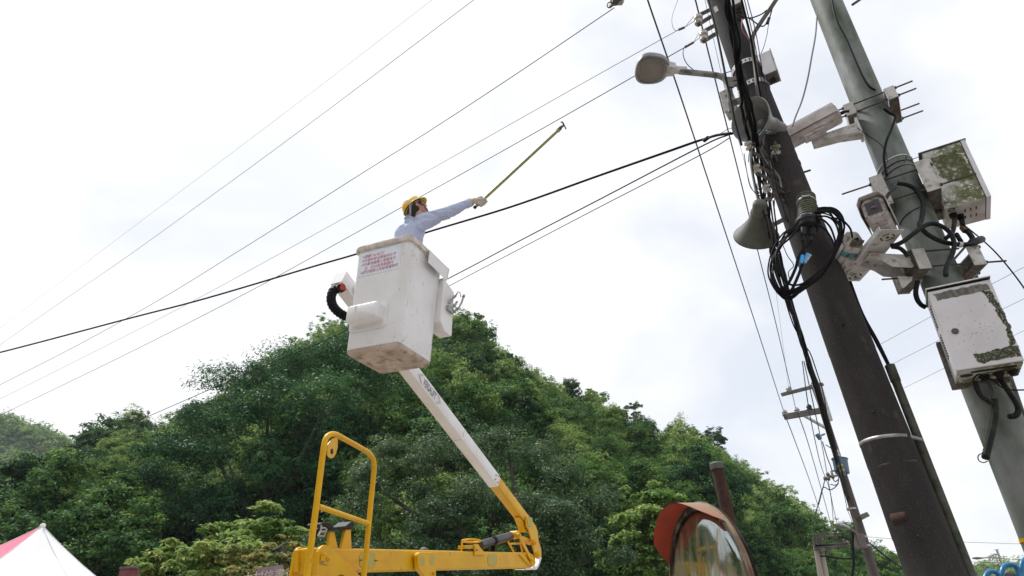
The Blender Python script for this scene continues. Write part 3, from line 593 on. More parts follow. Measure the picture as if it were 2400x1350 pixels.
# hose guide ring and bracket on the beam
cz = pp(*c1(165, 795), -.03); mb = MB(); Rr = m_of(148/6.75, cz); mb.ring(cz, UP, Rr, .012, 28, 8); obj('hose_guide', mb, M_['yellow'], truck, smooth=60)
mb = MB()
for a, b, w in (((12, 870), (12, 955), 16), ((10, 880), (225, 872), 26), ((10, 912), (215, 902), 20), ((215, 845), (215, 960), 20), ((20, 800), (15, 880), 16)):
    p, q = pp(*c1(*a), .03), pp(*c1(*b), .03); mb.bar(p, q, .10 if a[1] > 875 and b[0] > 100 else .02, m_of(w/6.75, p), (q-p).cross(nA))
obj('guide_bracket', mb, M_['yellow'], truck, smooth=0)
mb = MB(); mb.prism(*plate([c1(225, 845), c1(285, 850), c1(310, 900), c1(388, 985), c1(385, 1022), c1(222, 1022)], .10, .018)); obj('cylinder_bracket', mb, M_['yellow'], truck, smooth=0, bevel=.004)
pin(255, 930, 22, .11)
# ---- lower boom
def ty(x): return 1286+(x-856)*9/390
def by(x): return 1341-(x-856)*10/393
mb = MB(); mb.prism([pp(740, ty(740)), pp(1243, ty(1243)), pp(1255, ty(1250)+8), pp(1257, by(1250)-10), pp(1245, by(1245)), pp(740, by(740))], -nA*.20); lower = obj('lower_boom', mb, M_['yellow'], truck, smooth=0, bevel=.018)
mb = MB(); mb.bar(pp(800, 1314, .078), pp(1240, 1314, .078), .004, .006, UP); obj('weld_seam', mb, M_['yellow'], lower, smooth=0)
oval(1525, 1055, 152, 158, c2, .083, .006, 'access_cover', M_['olive'], lower)
oval(502, 1100, 74, 98, c1, .083, .006, 'access_cover', M_['olive'], lower)
for x, y in ((1390, 1055), (1664, 1062)): pin(x, y, 12, .09, c2, 'screw', M_['darksteel'])
mb = MB(); mb.prism(*plate([c1(945, 990), c1(1150, 1180), c1(1130, 1195), c1(1085, 1175), c1(935, 1012)], .10, .022)); obj('rib', mb, M_['yellow'], lower, smooth=0)
mb = MB(); mb.prism(*plate([c1(1268, 1040), c1(1284, 1060), c1(1240, 1195), c1(1205, 1250), c1(1000, 1248), c1(1000, 1232), c1(1180, 1222), c1(1225, 1160)], .05, .16)); obj('tail_guard', mb, M_['white'], truck, smooth=0, bevel=.01)
mb = MB(); mb.prism(*plate([c7(1162, 1108), c7(1166, 1090), c7(1182, 1078), c7(1290, 1076), c7(1304, 1090), c7(1310, 1112), c7(1310, 1330), c7(1265, 1330), c7(1215, 1268), c7(1170, 1210)], .15, .055)); clamp = obj('clamp_plate', mb, M_['yellow'], truck, smooth=0, bevel=.008)
oval(1200, 1150, 20, 40, c7, .152, .004, 'clamp_recess', M_['olive'], clamp, 16); oval(1280, 1140, 20, 40, c7, .152, .004, 'clamp_recess', M_['olive'], clamp, 16)
pin(1290, 1246, 14, .16, c7)
mb = MB(); p = pp(*c7(1212, 1052), -.04); mb.ball(p-UP*.02, .045, 12, (1.2, 1, .9)); obj('valve_dome', mb, M_['darksteel'], truck, smooth=60)
# ---- turntable
tq = [c2(545, 1480), c2(555, 1350), c2(610, 900), c2(632, 845), c2(675, 795), c2(720, 772), c2(765, 775), c2(805, 795), c2(845, 830), c2(1390, 1350), c2(1520, 1480)]
mb = MB(); mb.prism(*plate(tq, .17, .035)); tt = obj('turntable_plate', mb, M_['yellow'], truck, smooth=0, bevel=.006)
mb = MB(); mb.prism(*plate([c2(660, 1100), c2(672, 960), c2(700, 915), c2(790, 940), c2(840, 1000), c2(838, 1080), c2(790, 1140), c2(700, 1130)], .187, .014)); obj('lock_plate', mb, M_['yellow'], tt, smooth=0, bevel=.004)
pin(790, 1030, 50, .195, c2); pin(690, 1085, 20, .195, c2, 'bolt', M_['steel']); pin(718, 950, 18, .195, c2, 'bolt'); pin(1040, 1348, 22, .195, c2, 'bolt', M_['darksteel'])
tq2 = [c2(70, 1480), c2(100, 1350), c2(180, 920), c2(205, 860), c2(245, 822), c2(290, 805), c2(350, 815), c2(420, 860), c2(950, 1350), c2(1060, 1480)]
mb = MB(); mb.prism(*plate(tq2, -.30, .035)); obj('turntable_plate', mb, M_['yellow'], truck, smooth=0, bevel=.006)
mb = MB(); a = pp(*c2(330, 1120), -.28); mb.bar(pp(*c2(320, 845), -.12), pp(*c2(320, 1240), -.12), .05, .18, vA); mb.cyl(pp(*c2(380, 1020), -.3), pp(*c2(560, 1020), .04), .06, 16); mb.bar(pp(*c2(540, 830), .02), pp(*c2(560, 1300), .02), .03, .10, vA); obj('pivot_housing', mb, M_['yellow'], truck, smooth=40)
mb = MB(); mb.tube([pp(*c2(190, 1085), -.26), pp(*c2(290, 950), -.2)], .018, 10); obj('lever', mb, M_['black'], truck)
# boom rest on top of the lower boom
for q, o_ in ((((822, 525), (905, 525), (972, 835), (785, 835)), .02), (((1113, 484), (1212, 484), (1226, 845), (1030, 840)), .03)):
    mb = MB(); mb.prism(*plate([c2(*p) for p in q], o_, .03)); obj('rest_leg', mb, M_['yellow'], truck, smooth=0, bevel=.004)
mb = MB(); mb.prism(*plate([c2(*p) for p in ((650, 385), (680, 355), (740, 348), (805, 350), (898, 440), (1118, 420), (1225, 330), (1315, 372), (1212, 478), (1105, 482), (820, 508), (735, 395), (690, 400))], .05, .16)); obj('rest_pad', mb, M_['black'], truck, smooth=0, bevel=.006)
mb = MB()
for a, b in (((600, 605), (715, 612)), ((600, 605), (645, 520)), ((715, 612), (740, 520)), ((645, 520), (740, 520)), ((645, 520), (660, 400)), ((740, 520), (760, 470)), ((660, 455), (735, 460))): mb.cyl(pp(*c2(*a), .06), pp(*c2(*b), .06), .008, 6)
obj('strap_buckle', mb, M_['steel'], truck)
mb = MB(); mb.prism(*plate([c2(580, 480), c2(640, 420), c2(600, 560), c2(560, 640)], .03, .05)); obj('strap_tail', mb, M_['black'], truck, smooth=0)
# ---- guard rail on the deck
RL = D(735, 1190, 4.7); rn = V((.97, -.22, 0)).normalized()
def rp(px, py): return PL(px, py, RL, rn)
mb = MB(); q = [rp(*p) for p in ((699, 1480), (719, 1352), (742, 1182), (757, 1062), (760, 1042), (765, 1026), (776, 1018), (788, 1019), (800, 1025), (856, 1056), (867, 1065), (875, 1078), (877.5, 1096), (869, 1182), (853, 1350), (845, 1470))]
lo1, lo2 = q[0].copy(), q[-1].copy(); lo1.z = lo2.z = .95
mb.tube([lo1]+[q[0]]+[q[1], q[2]]+spline(q[3:13], 4)+q[13:]+[lo2], .0245, 14); rail = obj('guard_rail', mb, M_['yellow'], truck, smooth=60)
mb = MB(); mb.tube([rp(746, 1187), rp(866, 1228)], .0215, 14); obj('mid_rail', mb, M_['yellow'], rail, smooth=60)
mb = MB(); mb.prism([rp(*c7(*p)) for p in ((432, 215), (470, 165), (515, 152), (512, 235), (500, 285), (482, 315), (460, 323), (440, 312), (430, 295))], rn*.008); eye = obj('eye_plate', mb, M_['yellow'], rail, smooth=0)
mb = MB(); p = rp(*c7(465, 268)); mb.lathe(p+rn*.0085, rn, [(0, m_of(6.5, p)), (.002, m_of(6.5, p)), (.002, m_of(5, p))], 18); obj('eye_hole', mb, M_['black'], rail, smooth=0)
# ---- pedestal, deck, cab and wheels below the picture's edge
tc0 = V((-1.95, 6.3, 0)); RT = Matrix.Rotation(math.atan2(vA.y, vA.x), 3, 'Z')
mb = MB(); mb.lathe((tc0.x, tc0.y, .95), UP, [(0, .34), (.05, .34), (.05, .27), (.75, .24), (.75, .33), (.9, .33)], 24); obj('pedestal', mb, M_['yellow'], truck, smooth=40)
mb = MB(); mid = tc0 + vA*.9; mb.box((mid.x, mid.y, .85), (4.4, 1.9, .2), RT); mb.box((mid.x, mid.y, .66), (5.4, .8, .2), RT); obj('deck', mb, M_['steel'], truck, smooth=0, bevel=.01)
cb = tc0 + vA*4.1; mb = MB(); fx, fy = vA, V((-vA.y, vA.x, 0))
prof = [(-.85, .55), (-.85, 2.0), (-.75, 2.08), (.35, 2.05), (.8, 1.3), (.95, 1.2), (.98, .5)]
mb.prism([cb + fx*a - fy*.85 + UP*b for a, b in prof], fy*1.7); cabo = obj('cab', mb, M_['white'], truck, smooth=0, bevel=.04)
mb = MB(); mb.prism([cb + fx*(.40) - fy*.72 + UP*1.98, cb + fx*(.40) + fy*.72 + UP*1.98, cb + fx*.80 + fy*.76 + UP*1.34, cb + fx*.80 - fy*.76 + UP*1.34], fx*.02+UP*.012); obj('windscreen', mb, M_['glass_dark'], cabo, smooth=0)
for sx in (-.9, 3.75):
    for sy in (-.8, .8):
        w = tc0 + vA*sx + fy*sy; mb = MB(); mb.lathe((w.x-fy.x*.11, w.y-fy.y*.11, .39), fy, [(0, .25), (0, .36), (.03, .39), (.19, .39), (.22, .36), (.22, .25)], 26); wh = obj('wheel', mb, M_['black'], truck, smooth=40)
        mb = MB(); mb.lathe((w.x-fy.x*.10, w.y-fy.y*.10, .39), fy, [(0, .22), (.2, .22)], 20); obj('hub', mb, M_['steel'], wh, smooth=40)
# ================================================================ the lineman in the bucket
def capsules(caps, voxel, name, smooth_it=6, disp=0, dscale=.05):
    """union of tapered round bars (p0, r0, p1, r1[, flatten axis, factor]) grown into ONE continuous surface"""
    mb = MB()
    for c in caps:
        a, ra, b, rb = V(c[0]), c[1], V(c[2]), c[3]; L = (b-a).length
        if L < 1e-6: mb.ball(a, ra, 14); continue
        prof = [(-ra*math.cos(t), ra*math.sin(t)) for t in [math.pi/2*i/5 for i in range(6)]] + [(L*i/4, ra+(rb-ra)*i/4) for i in range(1, 4)] + [(L+rb*math.sin(t), rb*math.cos(t)) for t in [math.pi/2*i/5 for i in range(6)]]
        mb.lathe(a, b-a, prof, 14)
    me = mb.mesh(name); o = bpy.data.objects.new(name, me); COL.objects.link(o)
    r = o.modifiers.new('r', 'REMESH'); r.mode = 'VOXEL'; r.voxel_size = voxel; r.adaptivity = 0
    s = o.modifiers.new('s', 'SMOOTH'); s.iterations = smooth_it; s.factor = .5
    m2 = evaluated(o, name); bpy.data.objects.remove(o)
    if disp:
        for v in m2.vertices:
            n = v.normal; p = v.co/dscale
            k = mnoise.noise(p)*.6+mnoise.noise(p*2.1)*.4; v.co += n*disp*k
    return m2
def placed(name, me, mt, parent=None, base=None, smooth=180, label=None, cat=None):
    """me in world coordinates"""
    M = WM[parent] if parent else Matrix.Translation(base)
    me.transform(M.inverted()); me.materials.clear(); o = link_mesh(name, me, mt, parent, smooth=smooth)
    if not parent: o.location = base; WM[o] = M
    if label: tag(o, label, cat)
    return o
M_skin = mat('skin', (.62, .36, .26), .5, c2=(.55, .28, .20), scale=9)
M_shirt = mat('shirt_light_blue', (.52, .58, .78), .8, c2=(.46, .52, .72), scale=5, bump=.35, bscale=26)
M_trou = mat('trousers_navy', (.035, .04, .06), .8)
M_boot = mat('boots_black', (.02, .02, .02), .5)
M_hair = mat('hair_black', (.012, .011, .011), .55)
M_helm = mat('helmet_yellow', (.88, .50, .015), .28, c2=(.84, .45, .012), scale=6, coat=.4)
M_patch = mat('helmet_patch', (.72, .68, .58), .5)
M_glove = mat('cotton_glove', (.60, .54, .49), .9, c2=(.42, .36, .31), scale=26, cover=.45, soft=.2, bump=.5, bscale=120)
M_cuff = mat('glove_cuff_yellow', (.75, .42, .04), .8)
M_strap = mat('chin_strap', (.05, .032, .03), .7)
M_band = mat('sweat_band', (.38, .33, .29), .7)
M_stick = mat('stick_olive', (.36, .36, .13), .4, c2=(.30, .31, .12), scale=5, stretch=(1, 1, .3))
dP = 6.35
def P_(px, py, d=dP): return D(px, py, d)
def k5(x, y): return (880+x/8, 440+y/8)
tf = V((.74, .67, 0)).normalized(); tl_ = V((-tf.y, tf.x, 0))       # chest direction and the man's left
neck = P_(968, 511, dP+.03); hip = P_(944, 612, dP+.0)
sh_r = P_(990, 518, dP-.08); sh_l = sh_r + tl_*.38 + V((0, 0, .01))
floor_z = BC.z+.06
wr = P_(1106, 473, dP-.02); el = sh_r.lerp(wr, .52) + V((0, -.01, -.025))
el_l = sh_l + V((.05, .04, -.28)); wr_l = el_l + tf*.2 + V((0, 0, -.06))
hipc = V((hip.x, hip.y, floor_z+.92)); chest = hipc.lerp(neck, .68)
kn = [hipc + tl_*(s*.10) + tf*.03 - V((0, 0, .46)) for s in (-1, 1)]; an = [V((k_.x-tf.x*.03, k_.y-tf.y*.03, floor_z+.09)) for k_ in kn]
# head frame: looks up along the stick
hb = math.radians(10); ha = math.radians(43)
hf = V((math.cos(ha)*math.cos(hb), math.cos(ha)*math.sin(hb), math.sin(ha))); hs = V((-math.sin(hb), math.cos(hb), 0)); hu = hf.cross(hs)
hc = P_(*k5(780, 400), dP+.01)
HM = Matrix(((hf.x, hs.x, hu.x, hc.x), (hf.y, hs.y, hu.y, hc.y), (hf.z, hs.z, hu.z, hc.z), (0, 0, 0, 1)))
def H(x, y, z): return HM @ V((x, y, z))
# fist around the stick: stick axis
st0, st1 = P_(*k5(1853, 378), dP-.02), D(1313, 301, dP+.12); sa = (st1-st0).normalized()
grip = P_(1127, 470, dP-.02); grip = st0 + sa*((grip-st0).dot(sa))
arm = (wr-el).normalized(); pside = sa.cross(arm).normalized()      # roughly towards / away from the camera
if pside.dot(CAMP-grip) < 0: pside = -pside
bdir = (arm - sa*arm.dot(sa)).normalized()                           # across the stick, away from the wrist
def hand(off, scale=1.0, r=.0095):
    c = []; ps = grip - bdir*.040 + pside*.012
    knk = [grip + sa*(.036-.024*i) + pside*(.034) + bdir*(.002) for i in range(4)]
    for kx in knk: c.append((wr+arm*.02, .021+off, kx, .0125+off))
    c.append((wr-arm*.04, .026+off, wr+arm*.03, .027+off))
    for i, kx in enumerate(knk):
        b_ = grip + sa*(.036-.024*i); ln = (1.0, 1.08, 1.03, .88)[i]
        m1 = b_ + pside*.020*ln + bdir*.036*ln; m2 = b_ - pside*.018 + bdir*.036*ln; m3 = b_ - pside*.036 + bdir*.004
        c += [(kx, r+.0015+off, m1, r+off), (m1, r+off, m2, r-.001+off), (m2, r-.001+off, m3, r-.002+off)]
    t0 = wr + arm*.04 - pside*.01; t1 = grip - bdir*.030 - pside*.026 + sa*.03; t2 = grip + bdir*.008 - pside*.040 + sa*.045
    c += [(t0, .016+off, t1, .0125+off), (t1, .0125+off, t2, .0105+off)]; return c
caps = [(hipc-tl_*.08, .10, hipc+tl_*.08, .10), (hipc-tl_*.05, .10, chest-tl_*.06, .105), (hipc+tl_*.05, .10, chest+tl_*.06, .105), (chest-tl_*.08, .10, chest+tl_*.08, .10), (sh_r+tl_*.04, .06, sh_l-tl_*.04, .06), (chest, .1, neck-V((0, 0, .03)), .07), (neck-V((0, 0, .05)), .058, H(-.03, 0, -.07), .052),
        (sh_r, .055, el, .042), (el, .042, wr, .026), (sh_l, .055, el_l, .042), (el_l, .042, wr_l, .026)]
for i, s in enumerate((-1, 1)): caps += [(hipc+tl_*(s*.09), .085, kn[i], .055), (kn[i], .055, an[i], .036), (an[i]-V((0, 0, .05)), .035, an[i]+tf*.15-V((0, 0, .06)), .028)]
# head: skull, jaw, nose, brow, ears, lips joined to the same body
caps += [(H(-.02, 0, .035), .092, H(.012, 0, .03), .086), (H(.035, 0, -.035), .058, H(.055, 0, -.075), .032), (H(.02, .035, -.04), .04, H(.052, .016, -.085), .022), (H(.02, -.035, -.04), .04, H(.052, -.016, -.085), .022), (H(.088, 0, .012), .010, H(.108, 0, -.022), .013), (H(.085, -.03, .02), .012, H(.085, .03, .02), .012),
         (H(.085, -.014, -.052), .008, H(.085, .014, -.052), .008), (H(.083, -.010, -.063), .009, H(.083, .010, -.063), .009)]
for s in (-1, 1): caps += [(H(.0, s*.086, .01), .014, H(-.008, s*.092, -.005), .017), (H(-.008, s*.092, -.005), .015, H(.002, s*.087, -.03), .010)]
caps += hand(-.003)
# relaxed left hand with five fingers on the inner rim side
lt = (wr_l-el_l).normalized(); lx = lt.cross(UP).normalized()
caps += [(wr_l, .024, wr_l+lt*.06, .026)] + [c for i in range(4) for c in ((wr_l+lt*.07+lx*(.027-.018*i), .0095, wr_l+lt*(.105+.004*(i % 3))+lx*(.028-.019*i)-UP*.008, .0085), (wr_l+lt*(.105+.004*(i % 3))+lx*(.028-.019*i)-UP*.008, .0085, wr_l+lt*.125+lx*(.026-.017*i)-UP*.035, .007))] + [(wr_l+lt*.02+lx*.02, .013, wr_l+lt*.07+lx*.055-UP*.02, .009)]
man = placed('person', capsules(caps, .0075, 'person', 4), M_skin, None, V((hipc.x, hipc.y, floor_z)), label='person in light blue shirt and yellow helmet standing in the white bucket', cat='person')
mb = MB()
for s in (-1, 1): mb.ball(H(.082, s*.031, .004), .0125, 12)
obj('eye', mb, mat('eye', (.5, .48, .45), .2), man, smooth=180)
# shirt with sleeves, collar; trousers; boots
sc_ = [(hipc-tl_*.085+V((0, 0, .06)), .115, chest-tl_*.085, .112), (hipc+tl_*.085+V((0, 0, .06)), .115, chest+tl_*.085, .112), (hipc-tf*.03+V((0, 0, .08)), .12, chest-tf*.035, .115), (chest-tl_*.09, .105, chest+tl_*.09, .105), (chest-tl_*.06, .108, sh_r+tl_*.05, .072), (chest+tl_*.06, .108, sh_l-tl_*.05, .072), (sh_r+tl_*.06, .07, sh_l-tl_*.06, .07), (neck-V((0, 0, .06)), .085, neck-V((0, 0, .015)), .062),
       (sh_r, .075, el, .060), (sh_r-V((0, 0, .05)), .07, sh_r.lerp(el, .75)-V((0, 0, .02)), .052), (el, .058, wr-arm*.04, .040), (wr-arm*.06, .043, wr-arm*.025, .040), (el-V((0, 0, .02)), .05, wr-arm*.1-V((0, 0, .014)), .036), (sh_l, .075, el_l, .058), (el_l, .058, wr_l-lt*.03, .038)]
sm = capsules(sc_, .008, 'shirt', 6)
ex = (el-sh_r).normalized()
for v in sm.vertices:       # folds: drag lines from the armpit along sleeve and back
    p = v.co; q = p-sh_r; along = q.dot(ex); r_ = mnoise.noise(V((along*9, q.dot(UP)*16, q.dot(ex.cross(UP))*14))); f2 = math.sin((along*1.0+q.z*1.9)*62 + 5*mnoise.noise(p*9))
    dg_ = V((q.dot(ex)*3.2 + q.dot(UP)*5, q.dot(UP)*15 - q.dot(ex)*5, q.y*6)); rdg = 1-abs(mnoise.noise(dg_*1.5))*2; rd2 = 1-abs(mnoise.noise(dg_*.7+V((5, 2, 1))))*2; v.co = p + v.normal*(.010*r_ + (.020*max(0, rdg-.55)+.022*max(0, rd2-.5))*1.3*(.6+.6*mnoise.noise(p*5+V((3, 1, 2)))))
shirt = placed('shirt', sm, M_shirt, man)
mb = MB(); mb.lathe(neck-V((0, 0, .035))-tf*.008, (neck-chest).normalized(), [(0, .088), (.035, .074), (.045, .072), (.038, .066), (.0, .07)], 22, (False, False)); obj('collar', mb, M_shirt, shirt, smooth=60)
mb = MB(); mb.lathe(wr-arm*.075, arm, [(0, .047), (.06, .046), (.062, .042)], 18, (False, False)); obj('cuff', mb, M_shirt, shirt, smooth=60)
tc_ = [(hipc-tl_*.08, .106, hipc+tl_*.08, .106)]
for i, s in enumerate((-1, 1)): tc_ += [(hipc+tl_*(s*.09), .098, kn[i], .07), (kn[i], .07, an[i]+V((0, 0, .02)), .058)]
placed('trousers', capsules(tc_, .012, 'trousers', 4), M_trou, man)
for i in range(2): placed('boot', capsules([(an[i]+V((0, 0, .06)), .055, an[i]-V((0, 0, .03)), .052), (an[i]-V((0, 0, .045)), .045, an[i]+tf*.16-V((0, 0, .055)), .036)], .01, 'boot', 3), M_boot, man)
# glove
gl = placed('glove', capsules(hand(.0035, r=.0105), .0045, 'glove', 3), M_glove, man)
mb = MB(); mb.lathe(wr-arm*.012, arm, [(0, .036), (.004, .040), (.012, .039), (.016, .035)], 18, (False, False)); obj('cuff_edge', mb, M_cuff, gl, smooth=60)
# hair
hm = MB(); R_ = []
hairc = [(H(-.03, 0, .03), .098, H(.0, 0, .04), .096), (H(-.072, 0, -.005), .052, H(-.078, 0, -.045), .036), (H(-.062, .045, .01), .032, H(-.072, .035, -.04), .020), (H(-.062, -.045, .01), .032, H(-.072, -.035, -.04), .020), (H(.03, -.058, .045), .034, H(.026, -.074, .010), .012), (H(.03, .058, .045), .034, H(.026, .074, .010), .012)]
placed('hair', capsules(hairc, .007, 'hair', 3, disp=.004, dscale=.012), M_hair, man)
# helmet: dome with low ridges, brim longer in front, suspension band, straps, patches
mb = MB(); rings = []
nk = 36
for t in [i/10 for i in range(11)]:
    a = t*math.pi/2
    rings.append([H(-.012 + .124*math.cos(a)*math.cos(b)*(1+.02*math.cos(2*b)), .106*math.cos(a)*math.sin(b), .050 + .106*math.sin(a)*(1+.05*math.exp(-(math.sin(b)*math.cos(a)*.106/.02)**2)*math.sin(a))) for b in [2*math.pi*i/nk for i in range(nk)]])
mb.loft(rings, cap=False)
rr = []
for e_, dz in ((0, .0), (.012, -.004), (1, None), (.98, -999)):
    ring = []
    for i in range(nk):
        b = 2*math.pi*i/nk; fr = max(0, math.cos(b)); w = (.016 + .030*fr**1.6)
        if dz == -999: o = V((-.012+(.124+w-.003)*math.cos(b), (.106+w-.003)*math.sin(b), .050-.015-.010*fr))
        elif dz is None: o = V((-.012+(.124+w)*math.cos(b), (.106+w)*math.sin(b), .050-.009-.010*fr))
        else: o = V((-.012+(.124+e_*.9)*math.cos(b), (.106+e_*.9)*math.sin(b), .050+dz))
        ring.append(H(*o))
    rr.append(ring)
rr.append([H(-.012+.119*math.cos(b), .101*math.sin(b), .044) for b in [2*math.pi*i/nk for i in range(nk)]])
mb.loft(rr, cap=False); helmet = obj('helmet', mb, M_helm, man, smooth=60)
mb = MB()
for b0, z0, w, h in ((-118, .075, .05, .022), (-62, .088, .055, .018)):
    for sh in (1,):
        b = math.radians(b0); e2 = 1-((z0-.05)/.106)**2; q_ = math.sqrt(max(.05, e2)); c_ = V((-.012+.124*q_*math.cos(b), .106*q_*math.sin(b), z0)); nn = V((math.cos(b)/.124, math.sin(b)/.106, (z0-.05)/.106**2*.106)).normalized(); tx = V((0, 0, 1)).cross(nn).normalized(); ty_ = nn.cross(tx)
        q = [H(*(c_+nn*.0035+tx*(a*w/2)+ty_*(k_*h/2)-nn*(a*a*w*w/1.1))) for k_ in (-1, 1) for a in (-1, -.33, .33, 1)]
        mb.add(q, [(0, 1, 5, 4), (1, 2, 6, 5), (2, 3, 7, 6)])
obj('patch', mb, M_patch, helmet, smooth=0)
mb = MB(); mb.tube([H(-.012+.112*math.cos(b), .094*math.sin(b), .028) for b in [2*math.pi*i/24 for i in range(25)]], .008, 6); mb.tube(spline([H(-.06, -.10, .045), H(-.10, -.07, -.01), H(-.115, 0, -.03), H(-.10, .07, -.01), H(-.06, .10, .045)]), .012, 6); obj('suspension_band', mb, M_band, helmet, smooth=60)
mb = MB()
for s in (-1, 1):
    for q in ([H(.055, s*.092, .05), H(.045, s*.092, .0), H(.05, s*.072, -.055), H(.062, s*.03, -.102), H(.066, 0, -.112)], [H(-.055, s*.096, .05), H(-.01, s*.100, .01), H(.035, s*.088, -.03), H(.05, s*.072, -.055)]):
        mb.tube(spline(q, 5), .0058, 6)
obj('chin_strap', mb, M_strap, helmet, smooth=60)
mb = MB()
for s in (-1, 1):
    mb.tube([H(.105+.002*math.cos(a), s*.033+.024*math.cos(a), .004+.018*math.sin(a)) for a in [2*math.pi*i/16 for i in range(17)]], .0024, 6); mb.tube([H(.104, s*.057, .010), H(.06, s*.083, .012), H(.0, s*.094, .012)], .0024, 6)
mb.tube([H(.107, -.009, .008), H(.110, 0, .011), H(.107, .009, .008)], .0024, 6)
obj('glasses', mb, M_['glass_dark'], man, smooth=60)
# hot stick
stk = thing('hot_stick', st0, 'olive insulated stick with a dark metal hook held out by the man in the bucket', 'hot stick')
mb = MB(); mb.tube([st0, st1], .0165, 14); obj('pole', mb, M_stick, stk, smooth=40)
mb = MB(); mb.tube([st0-sa*.005, st0+sa*.02], .0175, 14); mb.tube([st0+sa*.045, st0+sa*.075], .0172, 14); obj('end_band', mb, M_['cable'], stk, smooth=40)
h_s = m_of(1, st1)/22.5
def kh(x, y): return PL(1260+x/22.5, 270+y/22.5, st1, (CAMP-st1).normalized())
mb = MB(); a, b = kh(1050, 830), kh(1230, 640); mb.lathe(a-(b-a)*.1, b-a, [(0, .0225), ((b-a).length*.85, .0215), ((b-a).length, .0215), ((b-a).length*1.02, .018), ((b-a).length*1.35, .016), ((b-a).length*1.5, .009)], 14); obj('ferrule', mb, M_['darksteel'], stk, smooth=40)
mb = MB(); mb.tube(spline([kh(1280, 610), kh(1345, 550), kh(1365, 480), kh(1340, 410), kh(1285, 355), kh(1215, 390)], 5), [.011]*8+[.010]*6+[.008]*6+[.007]*6, 8); mb.tube([kh(1345, 520), kh(1400, 530), kh(1505, 740)], [.011, .008, .007], 8); obj('hook', mb, M_['darksteel'], stk, smooth=60)
# ================================================================ dark concrete pole and what hangs on it
YM = 3.87; pm0, pm1 = A(2194, 1350, YM), A(1687, 0, YM)
def pmain(z): return pm0 + (pm1-pm0)*((z-pm0.z)/(pm1.z-pm0.z))
def rmain(z): return .157 - (z-1.96)*.0062
axm = (pm1-pm0).normalized()
def speckle(m, sc, lo, hi):
    t = m.node_tree; b = t.nodes['Principled BSDF']; tc = t.nodes.new('ShaderNodeTexCoord'); n = t.nodes.new('ShaderNodeTexNoise'); n.inputs['Scale'].default_value = sc; n.inputs['Detail'].default_value = 8; n.inputs['Roughness'].default_value = .7; r = t.nodes.new('ShaderNodeMapRange'); r.inputs[1].default_value = lo; r.inputs[2].default_value = hi
    t.links.new(tc.outputs['Object'], n.inputs[0]); t.links.new(n.outputs[0], r.inputs[0]); t.links.new(r.outputs[0], b.inputs['Alpha']); return m
JM = speckle(mat('pale_joint', (.16, .14, .125), .9, c2=(.10, .09, .085), scale=30), 9, .48, .66)
pole = thing('utility_pole', pmain(0), 'dark weathered concrete utility pole hung with speakers, boxes and cables', 'utility pole')
mb = MB(); zs = [0, 1, 1.9, 2.17, 2.175, 2.6, 2.605, 3.4, 3.405, 4.3, 5.2, 5.205, 6, 6.8, 7.5, 9.6]
mb.lathe(pmain(0), axm, [(z-0.0, rmain(z)+(.002 if z in (2.175, 2.605, 3.405, 5.205) else 0)) for z in zs], 40); obj('shaft', mb, M_['concrete'], pole, smooth=50)
def mY(px, py, Y): return A(px, py, Y)
def band(z, r, h, th, name, mt, parent, c, tilt=0, arc=None):
    mb = MB(); mb.lathe(c-axm*(h/2), axm, [(0, r), (0, r+th), (h, r+th), (h, r)], 36, (False, False)); return obj(name, mb, mt, parent, smooth=40)
zb = A(2075, 1020, YM-.15).z
mb = MB(); cpos = pmain(zb)
for h0 in (0,):
    ring = []
    cx = cpos + V((.185, -.03, .0)); 
    pts = [cpos+V((math.cos(a)*(rmain(zb)+.004), math.sin(a)*(rmain(zb)+.004), 0)) for a in [math.radians(t) for t in range(35, 296, 9)]]
    pts += [cx+V((math.cos(a)*.034, math.sin(a)*.034, 0)) for a in [math.radians(t) for t in range(-70, 71, 20)]] + [pts[0]]
    vs = [p+UP*s for s in (-.011, .011) for p in pts]; n_ = len(pts)
    mb.add(vs, [(i, i+1, n_+i+1, n_+i) for i in range(n_-1)])
    ob = obj('steel_strap', mb, M_['steel'], pole, smooth=60); s_ = ob.modifiers.new('t', 'SOLIDIFY'); s_.thickness = .003
mb = MB(); zr = A(2110, 1207, YM-.15).z; c_ = pmain(zr); rr_ = rmain(zr)+.006
pts = [c_+V((math.cos(a)*rr_, math.sin(a)*rr_, 0)) for a in [math.radians(t) for t in range(188, 226, 6)]]; n_ = len(pts)
mb.add([p+UP*s for s in (-.028, .028) for p in pts], [(i, i+1, n_+i+1, n_+i) for i in range(n_-1)]); ob = obj('rusty_band', mb, mat('rust_bright', (.055, .022, .015), .9, c2=(.03, .016, .012), scale=20), pole, smooth=60); ob.modifiers.new('t', 'SOLIDIFY').thickness = .006
for x, y in ((2048, 965), (2153, 1257), (1977, 761)):
    p = A(x, y, YM-rmain(3)*.97); mb = MB(); mb.lathe(p-V((0, .012, 0)), V((0, -1, 0)), [(-.02, .009), (.004, .009), (.004, .007)], 10); obj('bolt_hole', mb, M_['black'], pole, smooth=0)
for a, b in (((1880, 405), (1899, 399)), ((1910, 465), (1890, 470)), ((1853, 294), (1836, 300))):
    mb = MB(); mb.cyl(A(*a, YM-.05), A(*b, YM-.05), .009, 8); obj('step_bolt', mb, M_['rod'], pole)
for x, y, z_ in ((1842, 418, 1), (1858, 433, 1)):
    pass
for (x, y) in ((1860, 400), (1868, 345)):
    p = A(x, y, YM); mb = MB(); mb.ring(pmain(p.z), (axm+V((0, .25, 0))).normalized(), rmain(p.z)+.004, .0035, 32, 5); obj('tie_wire', mb, M_['wire'], pole)
mb = MB(); mb.tube(spline([A(1841, 418, 3.70), A(1848, 435, 3.70), A(1851, 452, 3.70)]), .009, 7); obj('iron_spike', mb, M_['rust'], pole)
